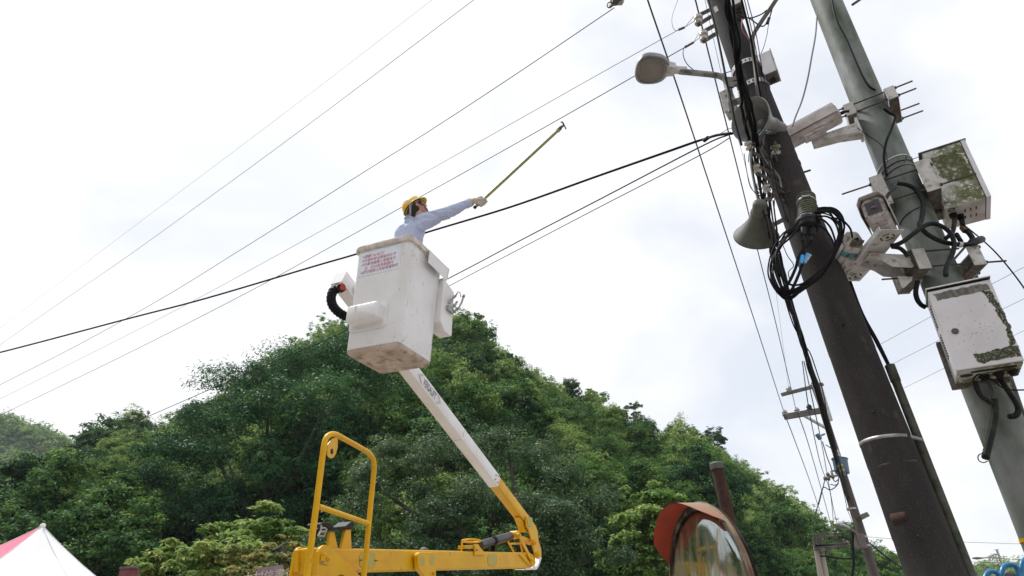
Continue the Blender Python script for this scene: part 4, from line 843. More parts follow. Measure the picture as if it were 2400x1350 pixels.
for y0, k_ in ((945, 1), (1075, 1), (1195, 1), (640, 1)):
    x0 = 1687+(2194-1687)*y0/1350; p = A(x0, y0, YM-.14); mb = MB(); mb.lathe(pmain(p.z)-axm*.02, axm, [(0, rmain(p.z)+.0006), (.045, rmain(p.z)+.0003)], 40, (False, False)); obj('casting_joint', mb, JM, pole, smooth=60)
# perforated galvanised straps
for x, y, a0, a1 in ((1734, 142, 0, 360), (1759, 189, 0, 360)):
    zc_ = A(x, y, YM-.12).z; c_ = pmain(zc_); R_ = rmain(zc_)+.005; mb = MB()
    for dz in (-.019, .019): mb.lathe(c_+axm*(dz-.006), axm, [(0, R_), (0, R_+.004), (.012, R_+.004), (.012, R_)], 36, (False, False))
    for t in range(0, 360, 15):
        a = math.radians(t); p = c_+V((math.cos(a)*(R_+.002), math.sin(a)*(R_+.002), 0)); mb.bar(p-axm*.014, p+axm*.014, .022, .003, V((math.cos(a), math.sin(a), 0)))
    obj('perforated_strap', mb, mat('strap_zinc', (.62, .61, .62), .35, .3), pole, smooth=40)
# white junction boxes
def cab(name, c, yaw, d, label, cat, mt, group=None, roll=0, pitch=0):
    Rm = Matrix.Rotation(math.radians(yaw), 3, 'Z') @ Matrix.Rotation(math.radians(pitch), 3, 'X') @ Matrix.Rotation(math.radians(roll), 3, 'Y'); t = thing(name, c, label, cat, group, Rm)
    return t
def lbox(t, name, c, d, mt, bevel=.003, parent=None, smooth=0):
    mb = MB(); mb.box(c, d); return obj(name, mb, mt, parent or t, local=True, smooth=smooth, bevel=bevel)
t = cab('junction_box', (2.409, 3.733, 6.256), -32.5, None, 'small white junction box on the right side of the dark pole', 'junction box', None)
lbox(t, 'case', (0, .0, 0), (.105, .15, .28), M_['cabinet']); lbox(t, 'lid', (.058, 0, .005), (.010, .165, .295), M_['bracket']); lbox(t, 'base', (0, .0, -.143), (.102, .146, .006), M_['grime'], 0); lbox(t, 'cable_entry', (.0, .02, -.15), (.045, .05, .02), M_['black'])
lbox(t, 'clamp', (-.07, .02, -.10), (.05, .07, .09), M_['darksteel'])
t = cab('junction_box', (2.267, 3.677, 7.126), -35, None, 'white junction box high on the dark pole, cut by the top edge', 'junction box', None)
lbox(t, 'case', (0, 0, .05), (.085, .21, .30), M_['cabinet']); lbox(t, 'base', (0, 0, -.105), (.082, .206, .01), M_['grime'], 0); lbox(t, 'cable_entry', (0, .02, -.115), (.03, .05, .02), M_['black'])
mb = MB(); mb.cyl((0, -.04, -.11), (.01, -.08, -.16), .014, 8); obj('gland', mb, M_['black'], t, local=True)
t = cab('junction_box', A(1711, 245, 3.80), -35, None, 'slim white junction box left of the dark pole behind the upper horn speaker', 'junction box', None)
lbox(t, 'case', (0, 0, 0), (.10, .12, .26), M_['bracket']); lbox(t, 'lid', (0, -.064, 0), (.11, .008, .27), M_['bracket'])
mb = MB(); mb.ball((.0, -.075, .05), .012, 8); obj('latch', mb, M_['darksteel'], t, local=True)
# label plate and fittings high on the pole
mb = MB(); q = [A(x, y, 3.71) for x, y in ((1672, 17), (1679, 13), (1684, 24), (1677, 29))]; mb.prism(q, V((0, .004, 0))); obj('tag_plate', mb, M_['bracket'], pole, smooth=0)
# ---- bracket arms with spool insulators, upper left
for i, (b1, b2, sp_) in enumerate((([(1637, 36), (1662, 24)], [(1637, 57), (1668, 38)], (1634.5, 46)), ([(1649, 74), (1672, 61)], [(1650, 96), (1678, 79)], (1647.5, 83)))):
    Yb = 3.72; t = thing('insulator_bracket', A(*sp_, Yb), ('upper' if i == 0 else 'lower')+' of the two spool insulator brackets near the dark pole top', 'insulator bracket', 'spool insulator brackets')
    mb = MB()
    for q in (b1, b2):
        a, b = A(*q[0], Yb), A(*q[1], Yb+.1); mb.bar(a, b, .045, .012, V((0, 1, 0)).cross((b-a)))
        mb.bar(a, b, .012, .045, V((0, 1, 0)).cross((b-a)))
    obj('arm', mb, M_['darksteel'], t, smooth=0)
    a, b = A(*b1[0], Yb), A(*b2[0], Yb); u = (a-b).normalized(); L = (a-b).length; mb = MB(); mb.lathe(b+u*L*.08, u, [(0, .022), (.0, .036), (L*.22, .039), (L*.30, .024), (L*.42, .024), (L*.5, .041), (L*.75, .041), (L*.83, .03)], 20); obj('spool', mb, M_['porcelain'], t, smooth=40)
    mb = MB(); mb.cyl(b-u*.03, a+u*.02, .008, 8); obj('pin', mb, M_['rod'], t)
# ---- street lamp
t = thing('street_lamp', A(1712, 235, 3.66), 'grey cobra head street lamp on a mossy curved arm, left of the dark pole', 'street lamp')
Yl = 3.62; ap = spline([A(1714, 262, Yl+.05), A(1710, 215, Yl), A(1703, 192, Yl), A(1693, 181, Yl), A(1675, 176, Yl), A(1640, 172, Yl), A(1592, 167.5, Yl)], 6)
mb = MB(); mb.tube(ap, .027, 12); obj('arm', mb, mat('lamp_arm', (.30, .29, .29), .6, c2=(.06, .065, .05), scale=7, cover=.45, soft=.1, dirt=(.5, .49, .48), dscale=30, dcover=.1), t, smooth=60)
mb = MB()
for x, y in ((1716, 188), (1720, 198)): mb.bar(A(x-14, y+4, Yl), A(x+16, y-4, Yl+.14), .05, .03)
mb.bar(A(1707, 182, Yl-.03), A(1712, 205, Yl-.03), .06, .02, V((0, 1, 0))); mb.bar(A(1722, 240, Yl), A(1738, 235, Yl+.1), .05, .05)
obj('clamp', mb, M_['darksteel'], t, smooth=0)
hx = (A(1492, 158, Yl)-A(1590, 167.5, Yl)); hx.z = hx.z*.6; hxn = hx.normalized(); hyn = V((-hxn.y, hxn.x, 0)).normalized(); hzn = hxn.cross(hyn); 
if hzn.z < 0: hyn = -hyn; hzn = -hzn
h0 = A(1567, 166, Yl); HL = (A(1490, 160, Yl)-h0).length
def lamp_ring(z, gx, gy, cx=.5, k=28, neck=True):
    o = []
    for i in range(k):
        a = 2*math.pi*i/k; ca, sa_ = math.cos(a), math.sin(a); x = math.copysign(abs(ca)**.75, ca); y = math.copysign(abs(sa_)**.8, sa_)
        o.append(h0 + hxn*(HL*(cx+.5*gx*x)) + hyn*(.155*gy*y*(1+.10*x)) + hzn*z)
    return o
mb = MB(); mb.loft([lamp_ring(-.005, .92, .90), lamp_ring(-.008, 1.0, 1.0), lamp_ring(.02, 1.03, 1.03), lamp_ring(.055, .95, .92), lamp_ring(.085, .75, .70), lamp_ring(.10, .4, .35)], cap=True); head = obj('lamp_head', mb, mat('lamp_grey', (.22, .215, .215), .45, c2=(.30, .29, .29), scale=6, dirt=(.10, .09, .08), dscale=20, dcover=.1), t, smooth=50)
m_ = bpy.data.materials.new('dusty_lens'); m_.use_nodes = True; bs_ = m_.node_tree.nodes['Principled BSDF']; bs_.inputs['Base Color'].default_value = (.22, .21, .19, 1); bs_.inputs['Roughness'].default_value = .12; bs_.inputs['Alpha'].default_value = .72
mb = MB(); mb.loft([lamp_ring(-.009, .88, .86), lamp_ring(-.030, .84, .80), lamp_ring(-.042, .6, .55), lamp_ring(-.045, .2, .2)]); obj('lens', mb, m_, t, smooth=60)
mb = MB(); c_ = h0+hxn*HL*.5-hzn*.012; mb.bar(c_-hxn*.07, c_+hxn*.07, .17, .006, hzn); obj('led_panel', mb, mat('led_panel', (.62, .55, .36), .5, c2=(.5, .44, .3), scale=40), t, smooth=0)
mb = MB(); mb.loft([[h0+hxn*x+hyn*(a*w)+hzn*(b*h+.025) for a, b in ((-1, -1), (1, -1), (1, 1), (-1, 1))] for x, w, h in ((.06, .085, .045), (0, .055, .04), (-.06, .045, .036))]); mb.cyl(h0-hxn*.05+hzn*.02, h0-hxn*.16+hzn*.02, .036, 12); obj('neck', mb, M_['bracket'], t, smooth=30, bevel=.004)
# ---- horn speakers
def horn(c, axis, R, depth_, label, mt):
    t = thing('horn_speaker', c, label, 'horn speaker'); d = V(axis).normalized(); L = depth_
    pr = [(0, R), (-.012, R*1.015), (-.02, R*.99), (-L*.14, R*.86), (-L*.3, R*.64), (-L*.45, R*.46), (-L*.58, R*.37), (-L*.66, R*.34)]
    mb = MB(); mb.lathe(c, d, [(h, r) for h, r in pr] , 36, (False, True)); mb.lathe(c, d, [(0, R), (-.004, R*.97), (-L*.14, R*.83), (-L*.3, R*.60), (-L*.45, R*.42), (-L*.5, .01)], 36, (False, False)); bell = obj('bell', mb, mt, t, smooth=50)
    mb = MB(); mb.lathe(c-d*L*.48, d, [(0, R*.22), (L*.12, R*.2), (L*.2, R*.1), (L*.21, .004)], 20); obj('inner_horn', mb, mt, bell, smooth=50)
    mb = MB(); mb.lathe(c-d*L*.64, -d, [(0, R*.36), (L*.03, R*.39), (L*.05, R*.36), (L*.09, R*.36), (L*.10, R*.31), (L*.30, R*.30), (L*.33, R*.27), (L*.36, R*.15)], 24); obj('driver', mb, mt, t, smooth=40); return t
c1_ = D(1757, 279, 5.02); horn(c1_, view_dir(c1_, -79, -25, 42), m_of(52, c1_), .44, 'upper horn speaker with its open grey mouth facing left, on the dark pole', M_['horn'])
c2_ = D(1772, 556, 4.72); horn(c2_, view_dir(c2_, -8, 70, 124), m_of(50, c2_), .33, 'lower mossy horn speaker pointing down, left of the dark pole', M_['horn2'])
mb = MB(); mb.bar(A(1792, 468+3, 3.72), A(1830, 448, 3.86), .012, .035); mb.bar(A(1801, 533, 3.72), A(1843, 511, 3.86), .012, .035); mb.bar(A(1786, 485, 3.7), A(1802, 532, 3.7), .03, .01, V((0, 1, 0))); obj('cable_arm', mb, M_['darksteel'], pole, smooth=0)
# ---- spool insulators by the cable bundle
for i, (x, y, Ys, s, lb) in enumerate(((1755, 341, 3.62, 1, 'white spool insulator left of the cable bundle, below the upper horn speaker'), (1773, 395, 3.64, .95, 'white spool insulator half hidden behind the black cable bundle'), (1797, 441, 3.7, .9, 'small insulator in a steel clevis at the left edge of the dark pole'), (1818, 350, 3.66, 1.15, 'mossy white insulator on the front of the dark pole, right of the cables'))):
    p = A(x, y, Ys); t = thing('spool_insulator', p, lb, 'insulator', 'small insulators in the cable tangle'); u = (axm + V((-.25, -.5, .1) if i != 3 else (-.2, -.9, -.1))).normalized(); s *= .85
    mb = MB(); mb.lathe(p-u*.04*s, u, [(0, .02*s), (0, .035*s), (.022*s, .038*s), (.028*s, .022*s), (.044*s, .022*s), (.05*s, .040*s), (.074*s, .037*s), (.076*s, .018*s)], 18); obj('spool', mb, M_['porcelain'] if i != 3 else mat('porcelain_mossy', (.55, .54, .5), .4, c2=(.13, .13, .06), scale=14, cover=.5), t, smooth=40)
    mb = MB(); q = pmain(p.z); q = V((q.x, q.y, p.z)); vv_ = q-p; vv_.z = 0; q = p + vv_*max(.05, 1-rmain(p.z)*.93/max(.05, vv_.length)); mb.bar(p+u*.05*s, q+u*.03, .028, .006, u); mb.bar(p-u*.05*s, q-u*.05, .028, .006, u); mb.cyl(p-u*.07*s, p+u*.07*s, .007, 8); obj('clevis', mb, M_['darksteel'], t, smooth=0)
# ---- splice closure and the coil of spare cable
t = thing('splice_closure', A(1893, 530, 3.56), 'olive ribbed splice closure on the dark pole above the cable coil', 'splice closure')
a, b = A(1889.5, 462, 3.60), A(1893, 522, 3.56); u = (b-a).normalized(); L = (b-a).length; R = m_of(20.5, a); mb = MB(); pr = [(-.012, R*.6), (-.004, R*.88)]
for i in range(12): pr += [(L*i/12+.001, R*.90), (L*i/12+.004, R), (L*(i+.62)/12, R), (L*(i+.72)/12, R*.90)]
mb.lathe(a, u, pr + [(L, R*.9)], 26); obj('ribbed_cap', mb, M_['olivecap'], t, smooth=30)
mb = MB(); mb.lathe(b, u, [(-.012, R*1.05), (-.008, R*1.28), (.022, R*1.30), (.026, R*1.2), (.06, R*1.05), (.066, R*.9)], 26); obj('base_ring', mb, M_['black'], t, smooth=35)
for k in (.22, .93):
    mb = MB(); mb.lathe(a+u*(L*k), u, [(0, R*1.0), (0, R*1.04), (.012, R*1.04), (.012, R*1.0)], 26, (False, False)); f_ = (CAMP-a).normalized(); f_ = (f_-u*f_.dot(u)).normalized(); s_ = f_.cross(u); p = a+u*(L*k+.006)+f_*R*1.03; mb.bar(p-s_*.03, p+s_*.03, .014, .012, f_); obj('clamp_band', mb, M_['steel'], t, smooth=40)
ports = []
for dx in (-9, 12):
    p = A(1893+dx, 536, 3.53); e_ = A(1890+dx*.85, 566, 3.52); mb = MB(); mb.lathe(p, (e_-p), [(0, .024), ((e_-p).length*.55, .022), ((e_-p).length*.6, .015), ((e_-p).length, .014)], 14); obj('cable_port', mb, M_['black'], t, smooth=40); ports.append(e_)
coil = thing('cable_coil', A(1880, 640, 3.5), 'coil of black spare cable hanging on the dark pole under the splice closure', 'cable coil')
def k4(x, y): return (1650+x/3.97, 420+y/3.97)
base_loop = [(1045, 300), (1150, 288), (1235, 330), (1282, 420), (1268, 560), (1205, 690), (1080, 870), (930, 1000), (800, 1075), (715, 1020), (650, 890), (640, 760), (690, 640), (770, 530), (865, 450)]
rc = random.Random(4)
for i in range(9):
    off = (i-4); pts = []
    for j, (x, y) in enumerate(base_loop):
        cx, cy = 950, 690; k = 1 + off*.024*rc.uniform(.2, 1.6)*(1.5 if 7 < j < 14 else .9); Yc = 3.50+.012*off+rc.uniform(-.01, .01) + (.02 if j in (0, 14) else 0)
        pts.append(A(*k4(cx+(x-cx)*k+rc.uniform(-14, 14), cy+(y-cy)*k+rc.uniform(-14, 14)), Yc))
    mb = MB(); mb.tube(spline(pts, 7), .0056 if i % 3 else .0072, 8); obj('cable_loop', mb, M_['cable'], coil, smooth=70)
for pts in ([(1045, 350), (1130, 345), (1200, 380), (1240, 450), (1255, 540), (1235, 640)], [(1050, 372), (1110, 380), (1170, 440), (1205, 520), (1222, 600), (1200, 690)], [(1180, 362), (1270, 372), (1330, 420), (1365, 470), (1380, 540)], [(1060, 430), (1130, 470), (1190, 560), (1215, 640)], [(780, 500), (880, 400)]):
    mb = MB(); mb.tube(spline([A(*k4(*p), 3.47) for p in pts], 6), .007, 8); obj('cable_loop', mb, M_['cable'], coil, smooth=70)
for i, e_ in enumerate(ports):
    tgt = [k4(930-40*i, 700), k4(905-50*i, 820), k4(850-60*i, 960), k4(800-80*i, 1040), k4(720-60*i, 1000)]
    mb = MB(); mb.tube(spline([e_] + [A(*p, 3.49) for p in tgt], 7), .0105, 9); obj('cable_tail', mb, M_['cable'], coil, smooth=70)
for (x, y), (x2, y2) in (((915, 715), (900, 790)), ((965, 700), (935, 770))):
    mb = MB(); mb.tube([A(*k4(x, y), 3.49), A(*k4(x2, y2), 3.49)], .0165, 10); obj('blue_tag', mb, M_['blue_tape'], coil, smooth=40)
mb = MB(); mb.tube([A(*k4(990, 705), 3.485), A(*k4(935, 775), 3.485)], .010, 8); obj('paper_tag', mb, M_['bracket'], coil, smooth=40)
# ---- riser pipe with cables down the right side
t = thing('cable_riser', A(2190, 1100, 3.84), 'mossy grey riser pipe strapped down the right side of the dark pole', 'riser pipe')
q = [A(2085, 856, 3.84), A(2277, 1350, 3.84)]; q.append(q[1]+(q[1]-q[0])*.75); mb = MB(); mb.tube([q[0], q[0]+(q[1]-q[0])*.12, q[1], q[2]], [.029, .027, .027, .027], 14); mb.lathe(q[0]-(q[1]-q[0])*.0, (q[1]-q[0]), [(0, .022), (0, .032), (.12, .032), (.125, .027)], 14); obj('pipe', mb, M_['pvc'], t, smooth=50)
for i, d in enumerate((-.012, .010)):
    mb = MB(); mb.tube(spline([A(1992+d*100, 660, 3.83), A(2020+d*150, 735, 3.83+d), A(2055+d*200, 800, 3.84+d), A(2086+d*100, 862, 3.84)], 5), .009, 8); obj('feed_cable', mb, M_['cable'], t, smooth=60)
# ---- conduit arm going up to the right
t = thing('conduit_arm', A(1762, 110, 3.75), 'brown conduit arm bending up to the right from the top of the dark pole', 'conduit')
mb = MB(); mb.tube(spline([A(1778, 235, 3.68), A(1771, 160, 3.68), A(1764, 110, 3.68), A(1766, 82, 3.68), A(1785, 50, 3.66), A(1809, 15, 3.62), A(1830, -18, 3.58), A(1852, -60, 3.5)], 6), .020, 10); obj('pipe', mb, mat('brown_conduit', (.12, .10, .085), .7, c2=(.075, .06, .05), scale=12), t, smooth=60)
for q, r in (([(1718, 28), (1730, 31), (1742, 40), (1752, 42), (1765, 41), (1785, 33), (1797, 24)], .0065), ([(1756, 42), (1765, 49), (1776, 57)], .006), ([(1780, 61), (1790, 61), (1797, 53), (1804, 40), (1810, 20)], .006), ([(1740, 44), (1738, 62), (1742, 75), (1752, 88), (1757, 95)], .0045), ([(1806, 35), (1799, 70), (1798, 80), (1790, 110), (1783, 126)], .003)):
    mb = MB(); mb.tube(spline([A(*p, 3.64) for p in q], 5), r, 7); obj('loose_wire', mb, M_['cable'] if r != .0045 else mat('red_wire', (.30, .05, .06), .5), t, smooth=70)
for q in ((A(1803, 42, 3.63), A(1798, 55, 3.63)), (A(1731, 34, 3.6), A(1745, 42, 3.6))):
    mb = MB(); mb.tube(list(q), .014, 8); obj('splice', mb, M_['black'], t, smooth=40)
# ================================================================ grey green steel pole and the cameras on it
YG = 3.7; pg0, pg1 = A(2353, 1017, YG), A(1936, 0, YG)
def pgray(z): return pg0 + (pg1-pg0)*((z-pg0.z)/(pg1.z-pg0.z))
axg = (pg1-pg0).normalized(); RG = .129
gp = thing('steel_pole', pgray(0), 'thick mossy grey green steel pole on the right carrying three cameras and two cabinets', 'camera pole')
mb = MB(); L_ = (pgray(9.5)-pgray(0)).length; mb.lathe(pgray(0), axg, [(0, RG), (L_*.22, RG), (L_*.5, RG), (L_*.75, RG), (L_, RG*.98)], 40); obj('shaft', mb, M_['mossymetal'], gp, smooth=60)
zy = A(2393, 1263, YG-.12).z; mb = MB(); mb.lathe(pgray(zy), axg, [(0, RG), (0, RG+.003), (.02, RG+.003), (.02, RG)], 36, (False, False)); obj('yellow_band', mb, M_['yellow'], gp, smooth=60)
zy = A(2095, 370, YG-.12).z
mb = MB(); mb.ring(pgray(zy), (axg+V((-.1, .2, 0))).normalized(), RG+.004, .006, 36, 6); obj('tie_band', mb, mat('tie_white', (.6, .6, .6), .4), gp, smooth=60)
for dz, tl2 in ((-.06, .22), (-.12, .3), (-.55, .35)):
    mb = MB(); mb.ring(pgray(zy+dz), (axg+V((-.12, tl2, 0))).normalized(), RG+.006, .004, 36, 5); obj('tie_wire', mb, M_['wire'], gp, smooth=60)
for a, b in (((2118, 376), (2128, 363)), ((2130, 376), (2153, 368)), ((2127, 368), (2120, 378))):
    mb = MB(); mb.cyl(A(*a, YG-.12), A(*b, YG-.14), .003, 5); obj('wire_end', mb, M_['wire'], gp)
def pbracket(name, z, yaw, h, gap, w, dpt, rods, label, dirt_left=False, shift=(0, 0)):
    Rm = Matrix.Rotation(math.radians(yaw), 3, 'Z'); t = thing(name, pgray(z)+Rm @ V((shift[0], shift[1], 0)), label, 'bracket', 'clamp brackets on the steel pole', Rm)
    for s in (-1, 1):
        x = s*(RG+gap)
        mb = MB(); q = [V((x-s*w/2, -dpt/2, -h/2)), V((x+s*w/2, -dpt/2, -h/2)), V((x+s*w/2, -dpt/2, h/2)), V((x-s*w/2, -dpt/2, h/2))]
        th = .006
        mb.box((x, -dpt/2, 0), (w, th, h)); mb.box((x, dpt/2, 0), (w, th, h)); (mb.box((x+s*w/2, 0, 0), (th, dpt-th, h)) if not (dirt_left and s < 0) else None); mb.box((x-s*(w/2-.01), 0, h/2-th/2), (.02, dpt-2*th, th))
        obj('channel', mb, M_['bracket'], t, local=True, smooth=0, bevel=.002)
        mb = MB(); mb.box((x-s*.004, 0, -h/2+.012), (w-.014, dpt-.02, .012)); mb.box((x+s*(w/2-.008), 0, -.004), (.004, dpt-.016, h-.02)); obj('inner_web', mb, M_['grime'], t, local=True, smooth=0)
    if dirt_left:
        mb = MB(); mb.box((-(RG+gap)-w/2, -.0, 0), (th, dpt+.004, h)); obj('outer_plate', mb, M_['grime'], t, local=True, smooth=0)
    for y, dz, x0, x1 in rods:
        mb = MB(); mb.cyl((x0, y, dz), (x1, y, dz), .0068, 8)
        for s in (-1, 1): mb.lathe((s*(RG+gap+w/2+.004), y, dz), (s, 0, 0), [(0, .014), (.012, .014), (.012, .008)], 6)
        obj('threaded_rod', mb, M_['rod'], t, local=True, smooth=40)
    return t
zb1 = A(2034, 245, YG-.1).z
pbracket('clamp_bracket', zb1, -34, .135, .028, .075, .34, [(-.155, .045, -.25, .33), (-.155, -.045, -.25, .33), (.155, .045, -.25, .36), (.155, -.045, -.25, .36)], 'topmost clamp bracket on the steel pole, with long thin rods')
zb2 = A(2118, 432, YG-.12).z
b2 = pbracket('clamp_bracket', zb2, -34, .30, .028, .09, .34, [(-.16, .085, -.42, .22), (-.16, -.115, -.22, .43)], 'tall white clamp bracket between the steel pole and the mossy cabinet')
zb3 = A(2190, 612, YG-.12).z
b3 = pbracket('clamp_bracket', zb3, -8, .17, .05, .085, .36, [(-.165, .07, -.27, .1), (-.165, -.06, -.25, .36), (-.05, -.075, -.42, .1)], 'grimy lowest clamp bracket on the steel pole, just above the lower cabinet', True)
# ---- cameras
def cctv(c, fwd, L, Wd, Hd, label, lens_front=True, bands=False, roll=0.0):
    f = V(fwd).normalized(); s = UP.cross(f).normalized(); u = f.cross(s)
    if roll: Rr = Matrix.Rotation(roll, 3, f); s = Rr @ s; u = Rr @ u
    Rm = Matrix((f, s, u)).transposed(); t = thing('security_camera', c, label, 'camera', 'security cameras on the steel pole', Rm); ch = Wd*.20
    def sec(x, w, h, cc): return [V((x, a, b)) for a, b in ((-w/2+cc, -h/2), (w/2-cc, -h/2), (w/2, -h/2+cc), (w/2, h/2-cc), (w/2-cc, h/2), (-w/2+cc, h/2), (-w/2, h/2-cc), (-w/2, -h/2+cc))]
    mb = MB(); mb.loft([sec(-L/2, Wd*.9, Hd*.9, ch), sec(-L/2+.01, Wd, Hd, ch), sec(L/2-.01, Wd, Hd, ch), sec(L/2, Wd*.97, Hd*.97, ch)]); obj('housing', mb, M_['cctv'], t, local=True, smooth=0, bevel=.003)
    # sun shield over the top and sides
    mb = MB(); o_ = []
    for x in (-L*.48, L*.62):
        pr = [(-Wd*.62, -Hd*.28), (-Wd*.62, Hd*.30), (-Wd*.42, Hd*.60), (Wd*.42, Hd*.60), (Wd*.62, Hd*.30), (Wd*.62, -Hd*.28)]; o_.append([V((x, a, b)) for a, b in pr] + [V((x, a*.965, b-.004 if abs(b) > Hd*.29 else b)) for a, b in reversed(pr)])
    mb.loft(o_); obj('sun_shield', mb, M_['cctv'], t, local=True, smooth=0)
    mb = MB(); mb.loft([sec(L/2, Wd*.93, Hd*.93, ch), sec(L/2+.008, Wd*.93, Hd*.93, ch)]); ff = obj('front_frame', mb, M_['mossy'] if not lens_front else mat('front_frame_worn', (.32, .28, .27), .6, c2=(.45, .40, .38), scale=30, dirt=(.12, .10, .09), dscale=45, dcover=.3), t, local=True, smooth=0, bevel=.002)
    mb = MB(); mb.box((L/2+.0095, 0, .004), (.004, Wd*.64, Hd*.60)); obj('window', mb, M_['glass_dark'], ff, local=True, smooth=0)
    mb = MB(); mb.ring((L/2+.013, 0, .004), (1, 0, 0), Wd*.20, .0035, 24, 6); obj('lens_ring', mb, mat('lens_ring', (.16, .06, .045), .4), ff, local=True, smooth=60)
    mb = MB(); mb.ball((L/2+.006, 0, .004), Wd*.185, 16, (.35, 1, 1)); obj('lens', mb, mat('lens_blue_black', (.008, .010, .022), .06, spec=.8), ff, local=True, smooth=60)
    mb = MB(); mb.box((-.01, 0, -Hd/2-.012), (L*.36, Wd*.62, .022)); mb.box((.0, 0, -Hd/2-.03), (L*.18, Wd*.4, .02)); obj('mount_block', mb, M_['cctv'], t, local=True, smooth=0, bevel=.003)
    mb = MB(); mb.tube([(-L/2+.01, .01, -Hd*.15), (-L/2-.04, .01, -Hd*.17)], .016, 12); mb.tube([(-L/2-.03, .01, -Hd*.17), (-L/2-.05, .01, -Hd*.2), (-L/2-.07, .01, -Hd*.3)], .012, 10); obj('gland', mb, M_['black'], t, local=True, smooth=40)
    for s_ in (-1, 1):
        mb = MB(); mb.box((-L*.02, s_*Wd*.502, Hd*.14), (L*.94, .004, .007)); obj('seam', mb, M_['black'], t, local=True, smooth=0)
    for x in (-L*.22, L*.18):
        mb = MB(); mb.cyl((x, -Wd*.5, Hd*.30), (x, -Wd*.58, Hd*.30), .012, 10); mb.box((x, -Wd*.56, Hd*.33), (.02, .012, .022)); obj('latch', mb, M_['steel'], t, local=True, smooth=40)
    return t, sec, ch
k_ = 5.3/4.6; cc1 = CAMP + (V((2.307, 3.334, 4.981))-CAMP)*k_
f1 = (A(1836, 336, 3.95)-A(1957, 272, 3.70))
t, sec, ch = cctv(cc1+V((-.04, -.06, .02)), f1, .50, .15, .155, 'white security camera seen from the side, in front of the dark pole', False)
mb = MB(); mb.box((-.13, .0685, .0), (.10, .003, .05)); obj('side_vent', mb, M_['cctv'], t, local=True, smooth=0)
mb = MB()
for i in range(4):
    for j in range(2): mb.box((-.17+.012*j, .0683, -.02+.012*i), (.006, .003, .004))
obj('vent_hole', mb, M_['black'], t, local=True, smooth=0)
mb = MB(); mb.bar((.02, .0, -.075), (.10, .0, -.075), .07, .02); mb.bar((.05, .06, -.05), (-.12, .06, -.07), .03, .004, (0, 1, 0)); obj('tilt_plate', mb, M_['cctv'], t, local=True, smooth=0)
arm1 = thing('tapered_bracket', A(1960, 318, 3.8), 'white tapered arm holding the side view camera out from the steel pole', 'bracket')
zA = 5.42; a0, a1 = Z(2012, 300, zA), Z(1904, 337, zA); d_ = (a1-a0).normalized(); sd_ = d_.cross(UP).normalized()
mb = MB(); prf = []
for p, w, h in ((a0, .05, .12), (a0.lerp(a1, .45), .05, .075), (a1, .05, .055)): prf.append([p+sd_*(i*w)+UP*(j*h - (h/2-.0275)) for i, j in ((-1, -.5), (1, -.5), (1, .5), (-1, .5))])
mb.loft(prf); obj('beam', mb, M_['bracket'], arm1, smooth=0, bevel=.004)
mb = MB(); mb.box(a0+V((0, 0, -.02)), (.02, .13, .18), Matrix.Rotation(math.atan2(d_.y, d_.x), 3, 'Z')); obj('base_plate', mb, M_['bracket'], arm1, smooth=0)
mb = MB(); mb.cyl(a1-d_*.04+UP*.02, cc1-UP*.09, .022, 12); obj('swivel', mb, M_['darksteel'], arm1, smooth=40)
R2 = Matrix.Rotation(math.radians(-40.5), 3, 'Z'); f2 = R2 @ V((0, -1, -.05)); kk2 = 4.3/4.25; c2b = CAMP + (V((2.606, 3.379, 4.228))-CAMP)*kk2
cctv(c2b - f2*.04, f2, .345, .146, .172, 'security camera with its dark lens facing the viewer')
c3a, c3b = Z(1998, 568, 4.17), Z(1949, 650, 4.08)
t3, sec3, ch3 = cctv(c3a.lerp(c3b, .5), c3b-c3a, (c3b-c3a).length*.98, .125, .13, 'security camera with teal flowered bands facing away, in front of the cable coil')
L3 = (c3b-c3a).length*.98
teal = mat('teal_band', (.045, .25, .28), .5, c2=(.08, .32, .34), scale=30); flower = mat('dark_red_print', (.22, .025, .035), .5)
for x in (-L3*.30, L3*.36):
    mb = MB(); mb.loft([sec3(x-.024, .128, .133, ch3*.99), sec3(x+.024, .128, .133, ch3*.99)], cap=False); bnd = obj('printed_band', mb, teal, t3, local=True, smooth=0)
    mb = MB()
    for y in (-.03, .03):
        mb.lathe((x, y, -.0672), (0, 0, -1), [(0, .015), (.0012, .015)], 10)
    for s in (-1, 1): mb.lathe((x, s*.0645, -.01), (0, s, 0), [(0, .015), (.0012, .015)], 10)
    obj('flower_print', mb, flower, bnd, local=True, smooth=0)
mb = MB(); mb.box((.02, .035, -.0665), (.10, .018, .0015)); obj('blue_label', mb, mat('blue_label', (.08, .28, .62), .4), t3, local=True, smooth=0)
mb = MB(); mb.loft([[V((x, a, b+.02)) for a, b in ((-w, -h), (w, -h), (w, h*.6), (w*.6, h), (-w*.6, h), (-w, h*.6))] for x, w, h in ((-L3/2-.0, .055, .06), (-L3/2-.045, .05, .055), (-L3/2-.06, .035, .035))]); obj('rear_cap', mb, M_['bracket'], t3, local=True, smooth=0, bevel=.005)
mb = MB(); mb.box((-L3/2-.035, 0, -.045), (.05, .085, .012)); obj('rear_recess', mb, M_['grime'], t3, local=True, smooth=0)
